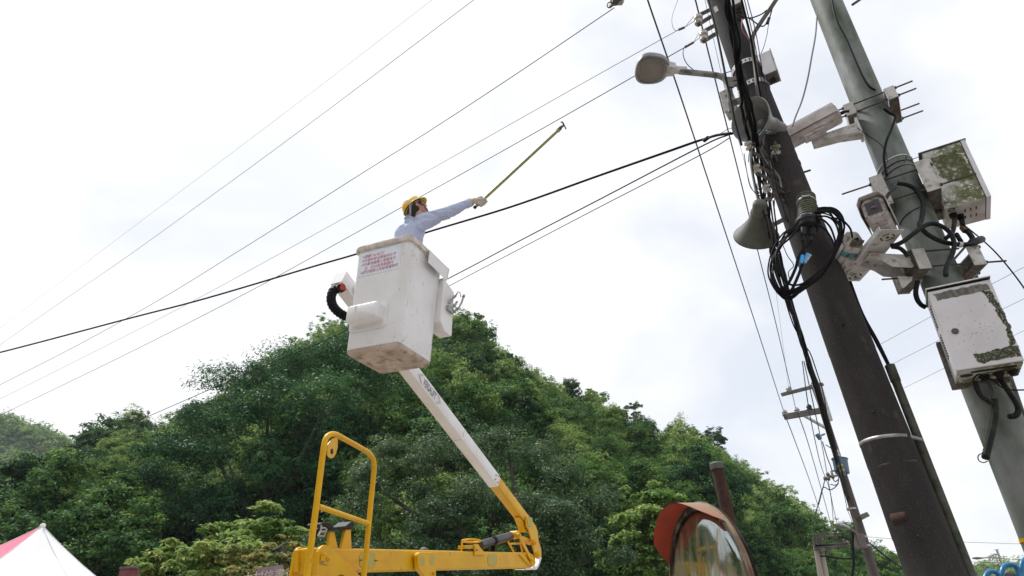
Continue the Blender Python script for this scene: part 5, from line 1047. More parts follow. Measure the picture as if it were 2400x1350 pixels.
# twin camera plate and its arm
tp_ = thing('camera_plate', Z(2045, 600, 4.10), 'long white mounting plate with curved slots carrying two cameras, seen from below', 'mounting plate')
def zp(x, y, z=4.10): return Z(x, y, z)
mb = MB(); mb.prism([zp(2063, 539), zp(2119, 539), zp(2073, 596), zp(2041, 631), zp(2015, 659), zp(1966, 660)], UP*.006); pl_ = obj('plate', mb, M_['bracket'], tp_, smooth=0)
mb = MB(); a, b = zp(2063, 539), zp(1966, 660); mb.bar(a+UP*.012, b+UP*.012, .006, .035, UP); obj('edge_lip', mb, M_['white'], pl_, smooth=0)
for x, y in ((2080, 556), (2004.5, 648)):
    c_ = zp(x, y)-UP*.0006; mb = MB()
    for a0_ in (15, 105, 195, 285):
        aa = [math.radians(a0_+t_) for t_ in range(0, 64, 9)]; o1 = [c_+V((math.cos(t_)*.047, math.sin(t_)*.047, 0)) for t_ in aa]; o2 = [c_+V((math.cos(t_)*.035, math.sin(t_)*.035, 0)) for t_ in reversed(aa)]; mb.prism(o1+o2, UP*-.0012)
    obj('curved_slot', mb, mat('slot_dark', (.10, .085, .045), .8), pl_, smooth=0)
    mb = MB(); mb.lathe(c_, -UP, [(0, .010), (.006, .010), (.006, .006)], 6); obj('bolt', mb, M_['rust'], pl_, smooth=0)
ar = thing('cranked_bracket', A(2100, 620, 3.66), 'cranked white bracket with small red letters holding the camera plate', 'bracket')
def c4(x, y): return (1960+x/7.94, 520+y/7.94)
Na = V((0.06, 1, 0)).normalized(); Pa = A(2100, 612, 3.60)
prf = [c4(*p) for p in ((600, 600), (640, 582), (900, 598), (1210, 612), (1520, 632), (1590, 700), (1588, 852), (1320, 845), (1050, 830), (960, 780), (880, 730), (800, 700), (640, 655))]
near_ = [PL(*p, Pa, Na) for p in prf]; mb = MB(); mb.prism(near_, Na*.005); side = obj('side_plate', mb, M_['bracket'], ar, smooth=0)
mb = MB(); mb.prism([p+Na*.135 for p in near_], Na*.005); obj('side_plate', mb, M_['bracket'], ar, smooth=0)
mb = MB(); top_ = near_[1:6]
mb.loft([[p, p+Na*.14, p+Na*.14+UP*.004, p+UP*.004] for p in top_]); obj('web', mb, M_['bracket'], ar, smooth=0)
fit_text('AGNI', (PL(*c4(796, 612), Pa, Na)-PL(*c4(640, 607), Pa, Na)).length, .021, mat('red_letters', (.45, .04, .03), .5), 'lettering', side, frame(PL(*c4(718, 612), Pa, Na)-Na*.001, V((1, -.06, 0)), UP))
for x, y in ((1452, 735), (1255, 900)):
    p = PL(*c4(x, y), Pa + (V((0, 0, 0)) if y < 800 else Na*.134), Na); mb = MB(); mb.lathe(p-Na*.0006, -Na, [(0, .022), (.001, .022)], 18); obj('hole', mb, M_['grime'] if y < 800 else mat('hole_light', (.8, .8, .82), .5), side, smooth=0)
mb = MB(); q = [PL(*c4(x, y), Pa+Na*.05, Na) for x, y in ((1140, 1010), (1420, 1020), (1410, 1090), (1260, 1230), (1225, 1215))]; mb.prism(q, Na*.006); obj('gusset', mb, M_['bracket'], ar, smooth=0)
# ---- cabinets
def ragged(t, parent, pts, nrm, off, name, mt, jit, seed, sub=5, th=.0012):
    rr = random.Random(seed); P = [V(p) for p in pts]; o = []
    for i in range(len(P)):
        a, b = P[i], P[(i+1) % len(P)]
        n_ = max(3, int((b-a).length/.006))
        for j in range(n_): p = a.lerp(b, j/n_); w_ = mnoise.noise(p*28+V((seed, 0, 0))); o.append(p + V((jit*(w_*1.2+rr.uniform(-.35, .35)), 0, jit*(mnoise.noise(p*28+V((0, seed, 9)))*1.2+rr.uniform(-.35, .35)))))
    mb = MB(); mb.prism([p+V(nrm)*off for p in o], V(nrm)*th); return obj(name, mb, mt, parent, local=True, smooth=0)
def speckle(m, sc, lo, hi):
    t = m.node_tree; b = t.nodes['Principled BSDF']; tc = t.nodes.new('ShaderNodeTexCoord'); n = t.nodes.new('ShaderNodeTexNoise'); n.inputs['Scale'].default_value = sc; n.inputs['Detail'].default_value = 8; n.inputs['Roughness'].default_value = .7; r = t.nodes.new('ShaderNodeMapRange'); r.inputs[1].default_value = lo; r.inputs[2].default_value = hi
    t.links.new(tc.outputs['Object'], n.inputs[0]); t.links.new(n.outputs[0], r.inputs[0]); t.links.new(r.outputs[0], b.inputs['Alpha']); return m
moss = mat('moss', (.05, .06, .022), .95, c2=(.10, .115, .045), scale=30, dirt=(.20, .20, .17), dscale=45, dcover=.25, bump=.6, bscale=150); speckle(moss, 70, .34, .62)
tape = mat('tape_residue', (.10, .10, .085), .9, c2=(.24, .23, .22), scale=22, stretch=(1, 1, .15), dirt=(.05, .06, .025), dscale=14, dcover=.3)
t = cab('control_cabinet', (2.886, 3.353, 3.301), -32, None, 'white control cabinet with a round lock and moss along its right edge', 'cabinet', None, roll=1.8, pitch=2.8)
w, d, h = .33, .286, .561
case = lbox(t, 'case', (0, .012, 0), (w-.006, d-.024, h-.01), M_['cabinet'], .004)
door = lbox(t, 'door', (0, -d/2+.01, -.006), (w, .02, h-.03), M_['cabinet'], .004)
lbox(t, 'rain_lid', (0, -.004, h/2-.004), (w+.012, d+.022, .008), M_['white'], .002); lbox(t, 'lid_seal', (0, -.004, h/2-.0115), (w+.002, d+.010, .007), M_['black'], 0)
mb = MB(); mb.lathe((-w*.30, -d/2, -.03), (0, -1, 0), [(0, .019), (.006, .019), (.008, .015), (.004, .013), (.006, .007), (.006, .001)], 20); obj('lock', mb, M_['darksteel'], door, local=True, smooth=30)
yd = -d/2-.0003
ragged(t, door, [(w*.30, yd, h*.36), (w*.44, yd, h*.33), (w*.49, yd, h*.1), (w*.49, yd, -h*.30), (w*.40, yd, -h*.32), (w*.43, yd, -h*.1), (w*.38, yd, h*.12), (w*.36, yd, h*.25)], (0, -1, 0), 0, 'moss_patch', moss, .010, 1)
ragged(t, door, [(-w*.18, yd, -h*.34), (w*.12, yd, -h*.33), (w*.49, yd, -h*.31), (w*.49, yd, -h*.43), (w*.2, yd, -h*.44), (-w*.12, yd, -h*.445), (-w*.16, yd, -h*.40)], (0, -1, 0), 0, 'moss_patch', moss, .009, 2)
ragged(t, door, [(-w*.42, yd, h*.425), (w*.40, yd, h*.43), (w*.44, yd, h*.40), (w*.43, yd, h*.345), (w*.2, yd, h*.34), (-w*.40, yd, h*.335)], (0, -1, 0), 0, 'tape_strip', tape, .006, 3, 8)
rr = random.Random(9); mb = MB()
for i in range(90):
    x, z = rr.gauss(-w*.02, w*.26), rr.gauss(-h*.10, h*.13)
    if abs(x) < w*.46 and abs(z) < h*.42: s_ = rr.uniform(.0012, .004); mb.box((x, yd-.0004, z), (s_*1.4, .0008, s_))
obj('dirt_speck', mb, moss, door, local=True, smooth=0, kind='stuff')
mb = MB()
for z0 in (.06, -.14):
    for i in range(9):
        for yy in (-.02, .03): mb.box((-w/2+.0022, yy, z0+i*.018-.0), (.004, .022, .008))
obj('vent_slot', mb, M_['black'], case, local=True, smooth=0)
mb = MB(); mb.box((0, .0, -h/2+.004), (w-.012, d-.03, .006)); und = obj('bottom_plate', mb, M_['mossy'], t, local=True, smooth=0)
for x in (-.11, .10):
    mb = MB(); mb.lathe((x, -.03, -h/2+.0005), (0, 0, -1), [(0, .033), (.0015, .033)], 18); obj('knockout', mb, M_['rust'], und, local=True, smooth=0)
mb = MB(); mb.box((.02, -.09, -h/2-.001), (.22, .022, .006)); obj('slot', mb, M_['black'], und, local=True, smooth=0)
for x, y in ((-.02, .03), (.05, .0), (.12, .01)):
    mb = MB(); mb.lathe((x, y, -h/2+.001), (0, 0, -1), [(0, .03), (.012, .03), (.012, .022), (.03, .020)], 14); obj('gland', mb, M_['black'], und, local=True, smooth=40)
lbox(t, 'back_box', (-.035, d/2+.03, -.14), (.30, .05, .32), M_['grime'], .004)
t = cab('mossy_cabinet', (3.505, 3.651, 4.745), -34.1, None, 'mossy white cabinet with a vented underside, hung on the right of the steel pole', 'cabinet', None, roll=1.8, pitch=.9)
w, d, h = .259, .332, .55
case = lbox(t, 'case', (0, 0, 0), (w, d, h), M_['mossy'], .004); lbox(t, 'door_flange', (w/2+.018, 0, .0), (.03, d+.012, h+.012), M_['cabinet'], .004); lbox(t, 'door_gap', (w/2+.001, 0, 0), (.006, d+.002, h+.002), M_['black'], 0); lbox(t, 'lid', (.01, 0, h/2+.006), (w+.06, d+.02, .008), M_['darksteel'], .001)
lbox(t, 'mount_channel', (-w/2-.03, .03, -.07), (.06, .12, .30), M_['grime'], .003)
ragged(t, case, [(-w*.32, -d/2-.0003, h*.36), (w*.30, -d/2-.0003, h*.38), (w*.40, -d/2-.0003, h*.2), (w*.42, -d/2-.0003, -h*.20), (w*.25, -d/2-.0003, -h*.15), (-w*.05, -d/2-.0003, -h*.12), (-w*.28, -d/2-.0003, h*.02)], (0, -1, 0), 0, 'moss_patch', mat('moss_light', (.13, .15, .045), .95, c2=(.36, .37, .30), scale=26, cover=.42, soft=.06, dirt=(.55, .55, .53), dscale=40, dcover=.22, bump=.4, bscale=120) if 0 else speckle(mat('moss_light', (.115, .125, .05), .95, c2=(.17, .18, .085), scale=26, bump=.4, bscale=120), 40, .36, .68), .016, 5)
for x, z in ((-w*.38, h*.30), (w*.36, h*.36), (-w*.40, -h*.40), (w*.38, -h*.30)):
    mb = MB(); mb.ball((x, -d/2, z), .009, 8); obj('rivet', mb, M_['steel'], case, local=True)
und = lbox(t, 'bottom_plate', (0, 0, -h/2-.002), (w-.006, d-.006, .006), M_['cctv'], 0)
mb = MB()
for i in range(3):
    for j in range(2): mb.box((.0+.035*i, -.06+.10*j, -h/2-.006), (.008, .04, .004))
obj('vent_slot', mb, M_['rust'], und, local=True, smooth=0)
mb = MB(); mb.ring((-.085, -.13, -h/2-.006), (0, 0, 1), .02, .004, 18, 5); obj('knockout', mb, M_['rust'], und, local=True)
gl_ = []
for x, y in ((-.08, -.06), (-.035, -.01)):
    mb = MB(); mb.lathe((x, y, -h/2-.004), (0, 0, -1), [(0, .026), (.03, .026), (.03, .018), (.045, .018)], 14); obj('gland', mb, M_['black'], und, local=True, smooth=40); gl_.append(WM[t] @ V((x, y, -h/2-.05)))
# ---- hoses
def k51(x, y): return (1900+x/3.97, 300+y/3.97)
def corr(name, pts, r, mt, label, grp='black hoses on the steel pole', step=.007, cat='hose'):
    P = spline(pts, 14); Q = [P[0]]; acc = 0
    for a, b in zip(P, P[1:]):
        n_ = max(1, int((b-a).length/step)); Q += [a.lerp(b, (i+1)/n_) for i in range(n_)]
    mb = MB(); mb.tube(Q, [r*(1.08 if i % 2 else .92) for i in range(len(Q))], 10); o = obj(name, mb, mt, smooth=80, label=label, cat=cat, group=grp); return o
Yh = 3.47
corr('corrugated_hose', [A(*k51(*p), y) for p, y in (((805, 515), 3.56), ((900, 530), 3.54), ((985, 580), 3.53), ((1045, 700), 3.52), ((1032, 850), 3.5), ((1012, 900), 3.48), ((1070, 975), 3.46), ((1180, 1040), 3.45), ((1300, 1075), 3.45), ((1410, 1085), 3.45), ((1510, 1075), 3.46), ((1580, 1045), 3.5))], .0165, M_['conduit'], 'long mossy corrugated hose winding down the steel pole and out to the right')
mb = MB(); a, b = A(*k51(1490, 1075), 3.46), A(*k51(1590, 1035), 3.5); mb.tube([a, a.lerp(b, .3), b, b+(b-a)*.15], [.018, .026, .026, .012], 12); tag(obj('hose_end', mb, M_['conduit'], smooth=50), 'fat black end cap at the right end of the long hose', 'hose end')
mb = MB(); mb.tube([A(*k51(1375, 1082), 3.45), A(*k51(1405, 1088), 3.45)], .021, 12); tag(obj('hose_clip', mb, M_['bracket'], smooth=40), 'pale clip holding the long hose above the lower bracket', 'clip')
corr('corrugated_hose', [A(*k51(*p), y) for p, y in (((740, 1095), 3.5), ((800, 1085), 3.48), ((870, 1050), 3.44), ((960, 980), 3.42), ((1060, 910), 3.42), ((1140, 890), 3.42), ((1230, 920), 3.42), ((1300, 980), 3.42), ((1335, 1070), 3.42), ((1325, 1150), 3.42), ((1290, 1235), 3.42), ((1262, 1310), 3.4), ((1258, 1375), 3.38))], .0155, M_['conduit'], 'looping black hose from the twin cameras down to the lower cabinet')
corr('corrugated_hose', [gl_[0], A(*k51(1335, 900), 3.5), A(*k51(1318, 970), 3.48), A(*k51(1255, 1030), 3.5)], .015, M_['conduit'], 'short black hose out of the left gland of the mossy cabinet')
corr('corrugated_hose', [A(*k51(1355, 985), 3.6), A(*k51(1385, 1035), 3.58), A(*k51(1400, 1060), 3.6)], .015, M_['conduit'], 'short black hose stub behind the looping hose under the mossy cabinet')
corr('corrugated_hose', [gl_[1], A(*k51(1425, 940), 3.58), A(*k51(1470, 975), 3.56), A(*k51(1505, 1030), 3.54), A(*k51(1480, 1075), 3.5)], .017, M_['conduit'], 'black hose curving from the right gland of the mossy cabinet into the long hose')
mb = MB(); mb.tube([A(*k51(1412, 922), 3.575), A(*k51(1440, 958), 3.565)], .022, 10); tag(obj('hose_collar', mb, mat('collar_brown_red', (.14, .045, .035), .6), smooth=40), 'reddish collar on the hose below the right gland', 'collar')
corr('corrugated_hose', [A(*k51(*p), 3.5) for p in ((755, 1105), (820, 1115), (870, 1150), (905, 1195))], .015, M_['conduit'], 'short black hose passing behind the red lettered bracket arm')
def k6(x, y): return (1950+x/3.858, 600+y/3.858)
corr('corrugated_hose', [A(*k6(*p), 3.5) for p in ((775, 230), (757, 320), (770, 390), (805, 440), (850, 465))], .0155, M_['cable'], 'black hose bowing into the left side of the lower cabinet', step=.05)
def k42(x, y): return (2000+x/2.7, 850+y/2.7)
corr('corrugated_hose', [A(*k42(*p), 3.40) for p in ((770, 120), (785, 170), (815, 215), (875, 258))], .0145, M_['conduit'], 'left black hose leaving the bottom of the lower cabinet')
corr('corrugated_hose', [A(*k42(*p), 3.42) for p in ((895, 232), (897, 320), (885, 400), (865, 480), (835, 605))], .020, M_['conduit'], 'thick ribbed black hose hanging open below the lower cabinet')
corr('corrugated_hose', [A(*k42(*p), 3.44) for p in ((925, 90), (955, 140), (995, 200), (1035, 265), (1045, 305), (1025, 335), (985, 342))], .0155, M_['conduit'], 'right black hose curling into the side of the steel pole')
mb = MB()
for q in (([850, 120], [868, 170], [880, 228]), ([862, 118], [882, 170], [892, 230])): mb.tube(spline([A(*k42(*p), 3.40) for p in q], 4), .004, 6)
tag(obj('wire_pair', mb, mat('dark_wires', (.03, .05, .05), .5), smooth=60), 'pair of thin wires dropping from the lower cabinet into the ribbed hose', 'wires')
mb = MB(); mb.tube(spline([A(*k42(*p), 3.40) for p in ((840, 590), (815, 575), (790, 590), (795, 620), (825, 632), (850, 622))], 5), .003, 6); tag(obj('wire_loop', mb, M_['cable'], smooth=60), 'small wire loop at the open end of the ribbed hose', 'wire')
mb = MB(); mb.tube(spline([A(*k42(*p), 3.36) for p in ((755, 125), (765, 95), (800, 75), (880, 110), (940, 155), (1000, 172), (1100, 172))], 5), .0045, 6); tag(obj('loose_wire', mb, M_['cable'], smooth=60), 'thin black wire sagging off to the right below the lower cabinet', 'wire')
t = thing('thin_pipe', A(2365, 890, 3.75), 'thin grey pipe running down behind the two cabinets', 'pipe'); mb = MB(); mb.tube([A(2278, 625, 3.82), A(2365, 880, 3.82), A(2440, 1100, 3.82)], .018, 10); obj('pipe', mb, M_['pvc'], t, smooth=50)
mb = MB(); mb.tube(spline([A(*p, 3.55) for p in ((1948, -10), (1960, 45), (1985, 95), (2015, 165), (2035, 200), (2052, 212))], 6), .009, 8); tag(obj('pole_cable', mb, M_['cable'], smooth=60), 'black cable running down the upper front of the steel pole', 'cable')
mb = MB(); mb.tube(spline([A(*p, 3.53) for p in ((2072, 255), (2085, 265), (2098, 273), (2090, 300), (2078, 330), (2072, 365), (2075, 395), (2078, 410))], 6), .0105, 8); tag(obj('pole_cable', mb, M_['cable'], smooth=60), 'thick black cable bowing down the steel pole between the upper brackets', 'cable')
mb = MB(); mb.tube(spline([A(*p, 3.5) for p in ((2010, 300), (2030, 315), (2060, 335), (2076, 356), (2080, 380))], 5), .003, 6); tag(obj('thin_wire', mb, M_['cable'], smooth=60), 'thin wire crossing the steel pole under the topmost bracket', 'wire')
mb = MB(); a_, b_ = A(2073, 470, 3.5), A(2087, 448, 3.5); mb.tube([a_, a_.lerp(b_, .8)], .013, 10); mb.tube([a_.lerp(b_, .8), A(2100, 440, 3.52)], .006, 6); tag(obj('cable_sleeve', mb, M_['black'], smooth=50), 'short black cable sleeve above the lens facing camera', 'sleeve')
# ================================================================ overhead wires
def wire(name, pts, r, label, cat='wire', mt=None, group=None, k=10, n=6):
    mb = MB(); mb.tube(spline(pts, k), r, n); return obj(name, mb, mt or M_['wire'], smooth=80, label=label, cat=cat, group=group)
def ZZ(z, *pp_): return [Z(x, y, z) for x, y in pp_]
wire('power_line', ZZ(9.6, (1060, -38), (1012, 0), (880, 102), (700, 240), (520, 376), (300, 541), (0, 768), (-160, 888)), .0022, 'faintest and highest thin wire crossing the upper left sky')
wire('power_line', ZZ(9.2, (1190, -60), (1110, 0), (930, 136), (755, 268), (560, 412), (300, 600), (166, 692), (0, 808), (-160, 920)), .0042, 'dark wire crossing the upper left sky, second from the top')
wire('power_line', ZZ(8.6, (1440, 18), (1200, 180), (1000, 311), (855, 402), (740, 475), (560, 588), (378, 700), (180, 810), (0, 902), (-160, 985)), .0062, 'dark wire from the steel hanger at the top centre, passing above the helmet')
wire('power_line', ZZ(6.85, (1590, 70), (1400, 176), (1200, 289), (1000, 402), (740, 548), (431, 717), (200, 835), (0, 935), (-160, 1012)), .0032, 'thin pale wire from the upper spool insulator bracket')
wire('power_line', ZZ(6.75, (1605, 111), (1500, 171), (1300, 285), (1092, 402), (982, 463), (740, 598), (552, 700), (280, 838), (0, 973), (-160, 1048)), .0048, 'thin dark wire from the lower spool bracket, passing behind the helmet')
for z, (a, m1, b, sp_), lb in ((6.85, ((1605, 64), (1590, 70), (1582, 70), (1634, 46)), 'upper'), (6.75, ((1626, 99), (1605, 111), (1600, 108), (1647, 83)), 'lower')):
    mb = MB(); mb.tube(ZZ(z, a, m1), .012, 8); s0 = A(*sp_, 3.72)
    mb.tube([Z(*a, z), s0+V((-.03, -.02, .03))], .003, 5); mb.tube([Z(*a, z), s0+V((-.0, -.035, -.03))], .003, 5)
    tag(obj('wire_grip', mb, M_['darksteel'], smooth=50), 'dark wire grip tying the %s spool insulator to its wire' % lb, 'wire grip')
wire('jumper_wire', [A(x, y, 3.6) for x, y in ((1592, -8), (1582, 18), (1575, 42), (1576, 60), (1582, 71), (1590, 70))], .0022, 'thin looping jumper wire above the upper spool insulator', 'wire')
wire('jumper_wire', [A(x, y, 3.62) for x, y in ((1606, 107), (1601, 120), (1603, 136), (1612, 152), (1628, 166))], .004, 'curved jumper wire dropping to the street lamp arm', 'wire')
wire('lamp_feed', [A(x, y, 3.62) for x, y in ((1688, 174), (1700, 171), (1716, 166))], .004, 'short wire from the street lamp arm to the dark pole', 'wire')
# hanger at the top edge
t = thing('wire_hanger', Z(1440, 10, 8.6), 'dark steel wire hanger with a porcelain piece at the top edge of the picture', 'wire hanger')
def kh8(x, y): return Z(1400+x/6.75, y/6.75, 8.6)
mb = MB(); mb.prism([kh8(*p) for p in ((180, 118), (195, 126), (345, 55), (440, -5), (430, -30), (250, -30), (235, 55), (200, 95))], UP*.05); obj('plate', mb, M_['darksteel'], t, smooth=0)
mb = MB(); c_ = kh8(195, 80); v_ = (CAMP-c_).normalized(); mb.ring(c_, v_, .032, .007, 20, 6); c_ = kh8(285, 5); mb.ring(c_, v_, .055, .010, 20, 6); obj('eye', mb, M_['darksteel'], t, smooth=60)
mb = MB(); a, b = kh8(355, 10), kh8(385, 82); mb.lathe(a, b-a, [(0, .04), ((b-a).length*.5, .045), ((b-a).length*.8, .02), ((b-a).length, .008)], 14); obj('insulator', mb, M_['steel'], t, smooth=40)
wire('guy_tip', [A(1998, 11, 3.4), A(2020, -4, 3.4)], .012, 'stub of dark cable at the top edge right of the steel pole', 'cable')
# thick cable and two thinner ones from the dark pole to the left, passing behind bucket and man
tw = [A(1716, 313, 3.72), A(1685, 316, 3.85), A(1640, 329, 4.15)] + [D(x, y, d) for x, y, d in ((1560, 357, 5.65), (1400, 413, 6.1), (1200, 484, 6.62), (1015, 540, 7.0), (830, 597, 7.5), (740, 623, 7.75), (480, 700, 8.4), (300, 747, 8.8), (0, 826, 9.4), (-200, 872, 9.7))]
wire('aerial_cable', tw, .0118, 'thick black aerial cable sagging across the picture behind the lineman', 'cable', M_['cable'], n=9)
wire('aerial_cable', [A(1712, 314, 3.8)] + [D(x, y, d) for x, y, d in ((1640, 345, 5.5), (1400, 470, 6.3), (1230, 558, 7.0), (1058, 649, 7.8), (800, 780, 9.4), (600, 866, 11), (400, 953, 12.6), (200, 1040, 14.2), (24, 1114, 15.6), (-100, 1164, 16.5))], .0068, 'upper of the two thinner cables running from the dark pole behind the bucket', 'cable', M_['cable'])
wire('aerial_cable', [A(1712, 322, 3.8)] + [D(x, y, d) for x, y, d in ((1640, 364, 5.5), (1400, 488, 6.3), (1230, 577, 7.0), (1070, 661, 7.8), (800, 803, 9.4), (600, 893, 11), (400, 983, 12.6), (200, 1068, 14.2), (0, 1152, 15.6), (-100, 1194, 16.5))], .0045, 'lower of the two thinner cables running from the dark pole behind the bucket', 'cable', M_['cable'])
mb = MB(); mb.tube(spline([A(1712, 312, 3.70), A(1675, 318, 3.85), A(1655, 326, 3.98), A(1648, 328, 4.02)]), .012, 7); mb.tube([A(1660, 322, 3.9), A(1650, 330, 3.95)], .018, 7); tag(obj('cable_grip', mb, M_['cable'], smooth=60), 'black grip where the thick cable meets the dark pole', 'cable grip')
wire('tail_wire', [A(x, y, 3.8) for x, y in ((1716, 300), (1705, 303), (1690, 312), (1660, 322), (1645, 330))], .0028, 'wispy wire ends by the thick cable grip', 'wire')
# ================================================================ lines along the street
wire('overhead_wire', ZZ(7.75, (1490, -90), (1518, 0), (1579, 178), (1633, 340), (1659, 420), (1771, 760), (1838, 968)), .0095, 'leftmost dark line running down from the top edge to the far pole', 'wire')
wire('overhead_wire', ZZ(7.75, (1608, -90), (1630, 0), (1672, 170), (1715, 340), (1735, 420), (1779, 600), (1819, 760), (1866, 962)), .0085, 'second dark line from the top edge to the far pole, left of the horns', 'wire')
wire('overhead_wire', ZZ(8.6, (1640, -40), (1652, 0), (1690, 170), (1722, 300), (1740, 360), (1758, 430), (1800, 560), (1848, 905)), .003, 'hair thin line beside the dark pole down to the far pole crossarm', 'wire')
wire('overhead_wire', [A(x, y, 3.58) for x, y in ((1652, -40), (1660, 0), (1681, 83), (1701, 181), (1712, 232), (1722, 285), (1738, 340))], .010, 'black line crossing the left edge of the dark pole past the insulator brackets', 'wire', M_['cable'])
wire('overhead_wire', ZZ(5.6, (1725, -60), (1738, 0), (1761, 96), (1781, 214), (1797, 285), (1806, 340), (1800, 400), (1812, 520), (1838, 640), (1870, 760), (1905, 880)), .0085, 'black line right of the thick bundle, beside the white junction box', 'wire', M_['cable'])
wire('overhead_wire', ZZ(5.8, (1742, -60), (1752, 0), (1771, 75), (1791, 190), (1806, 270), (1822, 340)), .0035, 'thin line passing in front of the white junction box', 'wire')
wire('overhead_wire', ZZ(5.75, (1732, -60), (1745, 0), (1764, 80), (1778, 150), (1790, 230), (1797, 300), (1803, 345)), .0035, 'thin line between the thick bundle and the junction box', 'wire')
# thick bundle of black cables
bd = thing('cable_bundle', Z(1790, 500, 5.2), 'thick bundle of black cables running past the dark pole to the far pole', 'cable bundle')
bp = [(1692, -60), (1705, 0), (1722, 90), (1738, 175), (1755, 260), (1768, 335), (1780, 410), (1788, 460), (1795, 520), (1808, 570), (1826, 620), (1844, 685), (1866, 760), (1884, 810), (1898, 850), (1924, 931), (1957, 1057), (1987, 1172), (2009, 1250)]
ctr = spline(ZZ(5.2, *bp), 6); rb = random.Random(12); nC = len(ctr)
for i in range(8):
    ph = rb.uniform(0, 6.28); rad = .010+.011*(i % 3); pts = []
    for j, p in enumerate(ctr):
        tg = (ctr[min(j+1, nC-1)]-ctr[max(j-1, 0)]).normalized(); x_, y_, _ = basis(tg); dd = depth(p); w_ = rad*(1.0 if dd < 4.6 else 1.5 + .25*mnoise.noise(V((j*.35, i*3, 0))) + max(0, dd-8)*.10)
        a = ph + j*.16*(1 if i % 2 else .6) + 1.4*mnoise.noise(V((j*.2, i*7.1, 4))); pts.append(p + x_*(w_*math.cos(a)) + y_*(w_*math.sin(a)))
    mb = MB(); mb.tube(pts, .0115 if i < 3 else .0085, 6); obj('strand', mb, M_['cable'], bd, smooth=80)
# tangle of thin wires beside the insulators
tg_ = thing('wire_tangle', A(1790, 400, 3.6), 'tangle of thin black tie wires around the bundle and insulators left of the dark pole', 'wire tangle')
segs = [[(1775, 345), (1788, 372), (1803, 398), (1812, 430), (1808, 470)], [(1770, 372), (1790, 371), (1806, 366)], [(1779, 410), (1796, 405), (1810, 420)], [(1782, 330), (1795, 352), (1809, 376), (1816, 410), (1822, 450)], [(1790, 425), (1785, 445), (1776, 442), (1774, 430)], [(1772, 440), (1780, 453), (1796, 458)], [(1800, 330), (1803, 360), (1812, 395), (1820, 436), (1846, 520)],
        [(1808, 340), (1830, 380), (1838, 400)], [(1765, 352), (1762, 380), (1768, 420), (1778, 460), (1790, 500), (1800, 545)], [(1812, 470), (1818, 520), (1822, 560), (1830, 610), (1845, 680)], [(1796, 470), (1806, 520), (1813, 560), (1822, 640), (1850, 712)], [(1790, 480), (1798, 530), (1812, 590), (1832, 650), (1856, 730)], [(1820, 410), (1826, 440), (1842, 470), (1851, 500), (1850, 540)], [(1816, 455), (1815, 500), (1822, 540), (1820, 580)], [(1835, 575), (1846, 600), (1860, 622), (1848, 638), (1852, 660)], [(1770, 330), (1757, 355), (1754, 380)], [(1800, 300), (1800, 330), (1792, 350)], [(1744, 360), (1750, 400), (1760, 440), (1785, 462)]]
for i, sgm in enumerate(segs):
    mb = MB(); mb.tube(spline([A(x, y, 3.55+.015*(i % 7)+(.25 if y > 560 else 0)) for x, y in sgm], 6), .0055 if i in (0, 6, 8, 9, 10, 11) else .0032, 6); obj('tie_wire', mb, M_['cable'], tg_, smooth=80)
mb = MB(); mb.tube(spline([A(x, y, 3.62) for x, y in ((1760, 350), (1759, 376), (1764, 410), (1772, 450), (1780, 480), (1784, 505))], 6), .0095, 8); obj('grey_cable', mb, M_['greycable'], tg_, smooth=80)
mb = MB(); mb.tube(spline([A(x, y, 3.68) for x, y in ((1792, 315), (1788, 340), (1783, 355), (1792, 372), (1800, 385))], 5), .006, 6); mb.tube(spline([A(x, y, 3.68) for x, y in ((1806, 365), (1808, 390), (1815, 400), (1826, 415), (1832, 440))], 5), .006, 6); obj('pale_wire', mb, M_['greycable'], tg_, smooth=80)
for x, y in ((1778, 306), (1802, 309)):
    mb = MB(); p = A(x, y, 3.45)
    for k in range(5): mb.cyl(p, p+V((rb.uniform(-.02, .02), rb.uniform(-.01, .01), rb.uniform(-.02, .01))), .004, 5)
    obj('wire_twist', mb, mat('teal_wire', (.10, .22, .24), .5), tg_, smooth=60)
wire('loose_cable', [A(x, y, 3.6) for x, y in ((1915, 36), (1911, 85), (1903, 130), (1893, 185), (1880, 235), (1866, 270), (1857, 296))], .0072, 'loose grey cable hanging from the steel pole down to the side view camera', 'cable', M_['greycable'])
wire('drop_wire', [A(x, y, 3.55) for x, y in ((2252, 522), (2290, 552), (2330, 588), (2368, 632), (2405, 682), (2450, 750))], .005, 'black wire sagging from the mossy cabinet to the right edge', 'wire', M_['cable'])
wire('distant_line', ZZ(9, (1990, 847), (2065, 806), (2210, 727), (2400, 626), (2600, 520)), .006, 'uppermost of the faint lines in the right sky, left of the mossy cabinet', 'wire', M_['greycable'])
wire('distant_line', ZZ(9, (2020, 890), (2090, 854), (2230, 783), (2400, 700), (2600, 600)), .006, 'middle of the faint lines in the right sky behind the white cabinet', 'wire', M_['greycable'])
wire('distant_line', ZZ(9, (2050, 940), (2115, 911), (2240, 850), (2400, 775), (2600, 680)), .006, 'lowest of the faint lines in the right sky behind the white cabinet', 'wire', M_['greycable'])
wire('distant_line', [D(x, y, 60) for x, y in ((2030, 1258), (2100, 1263), (2250, 1270), (2400, 1275), (2600, 1280))], .02, 'faint level line low in the right sky above the far street lamp', 'wire', M_['greycable'])
wire('distant_line', [D(x, y, 60) for x, y in ((2030, 1310), (2200, 1315), (2400, 1320), (2600, 1325))], .025, 'faint level line behind the far street lamp pole', 'wire', M_['greycable'])
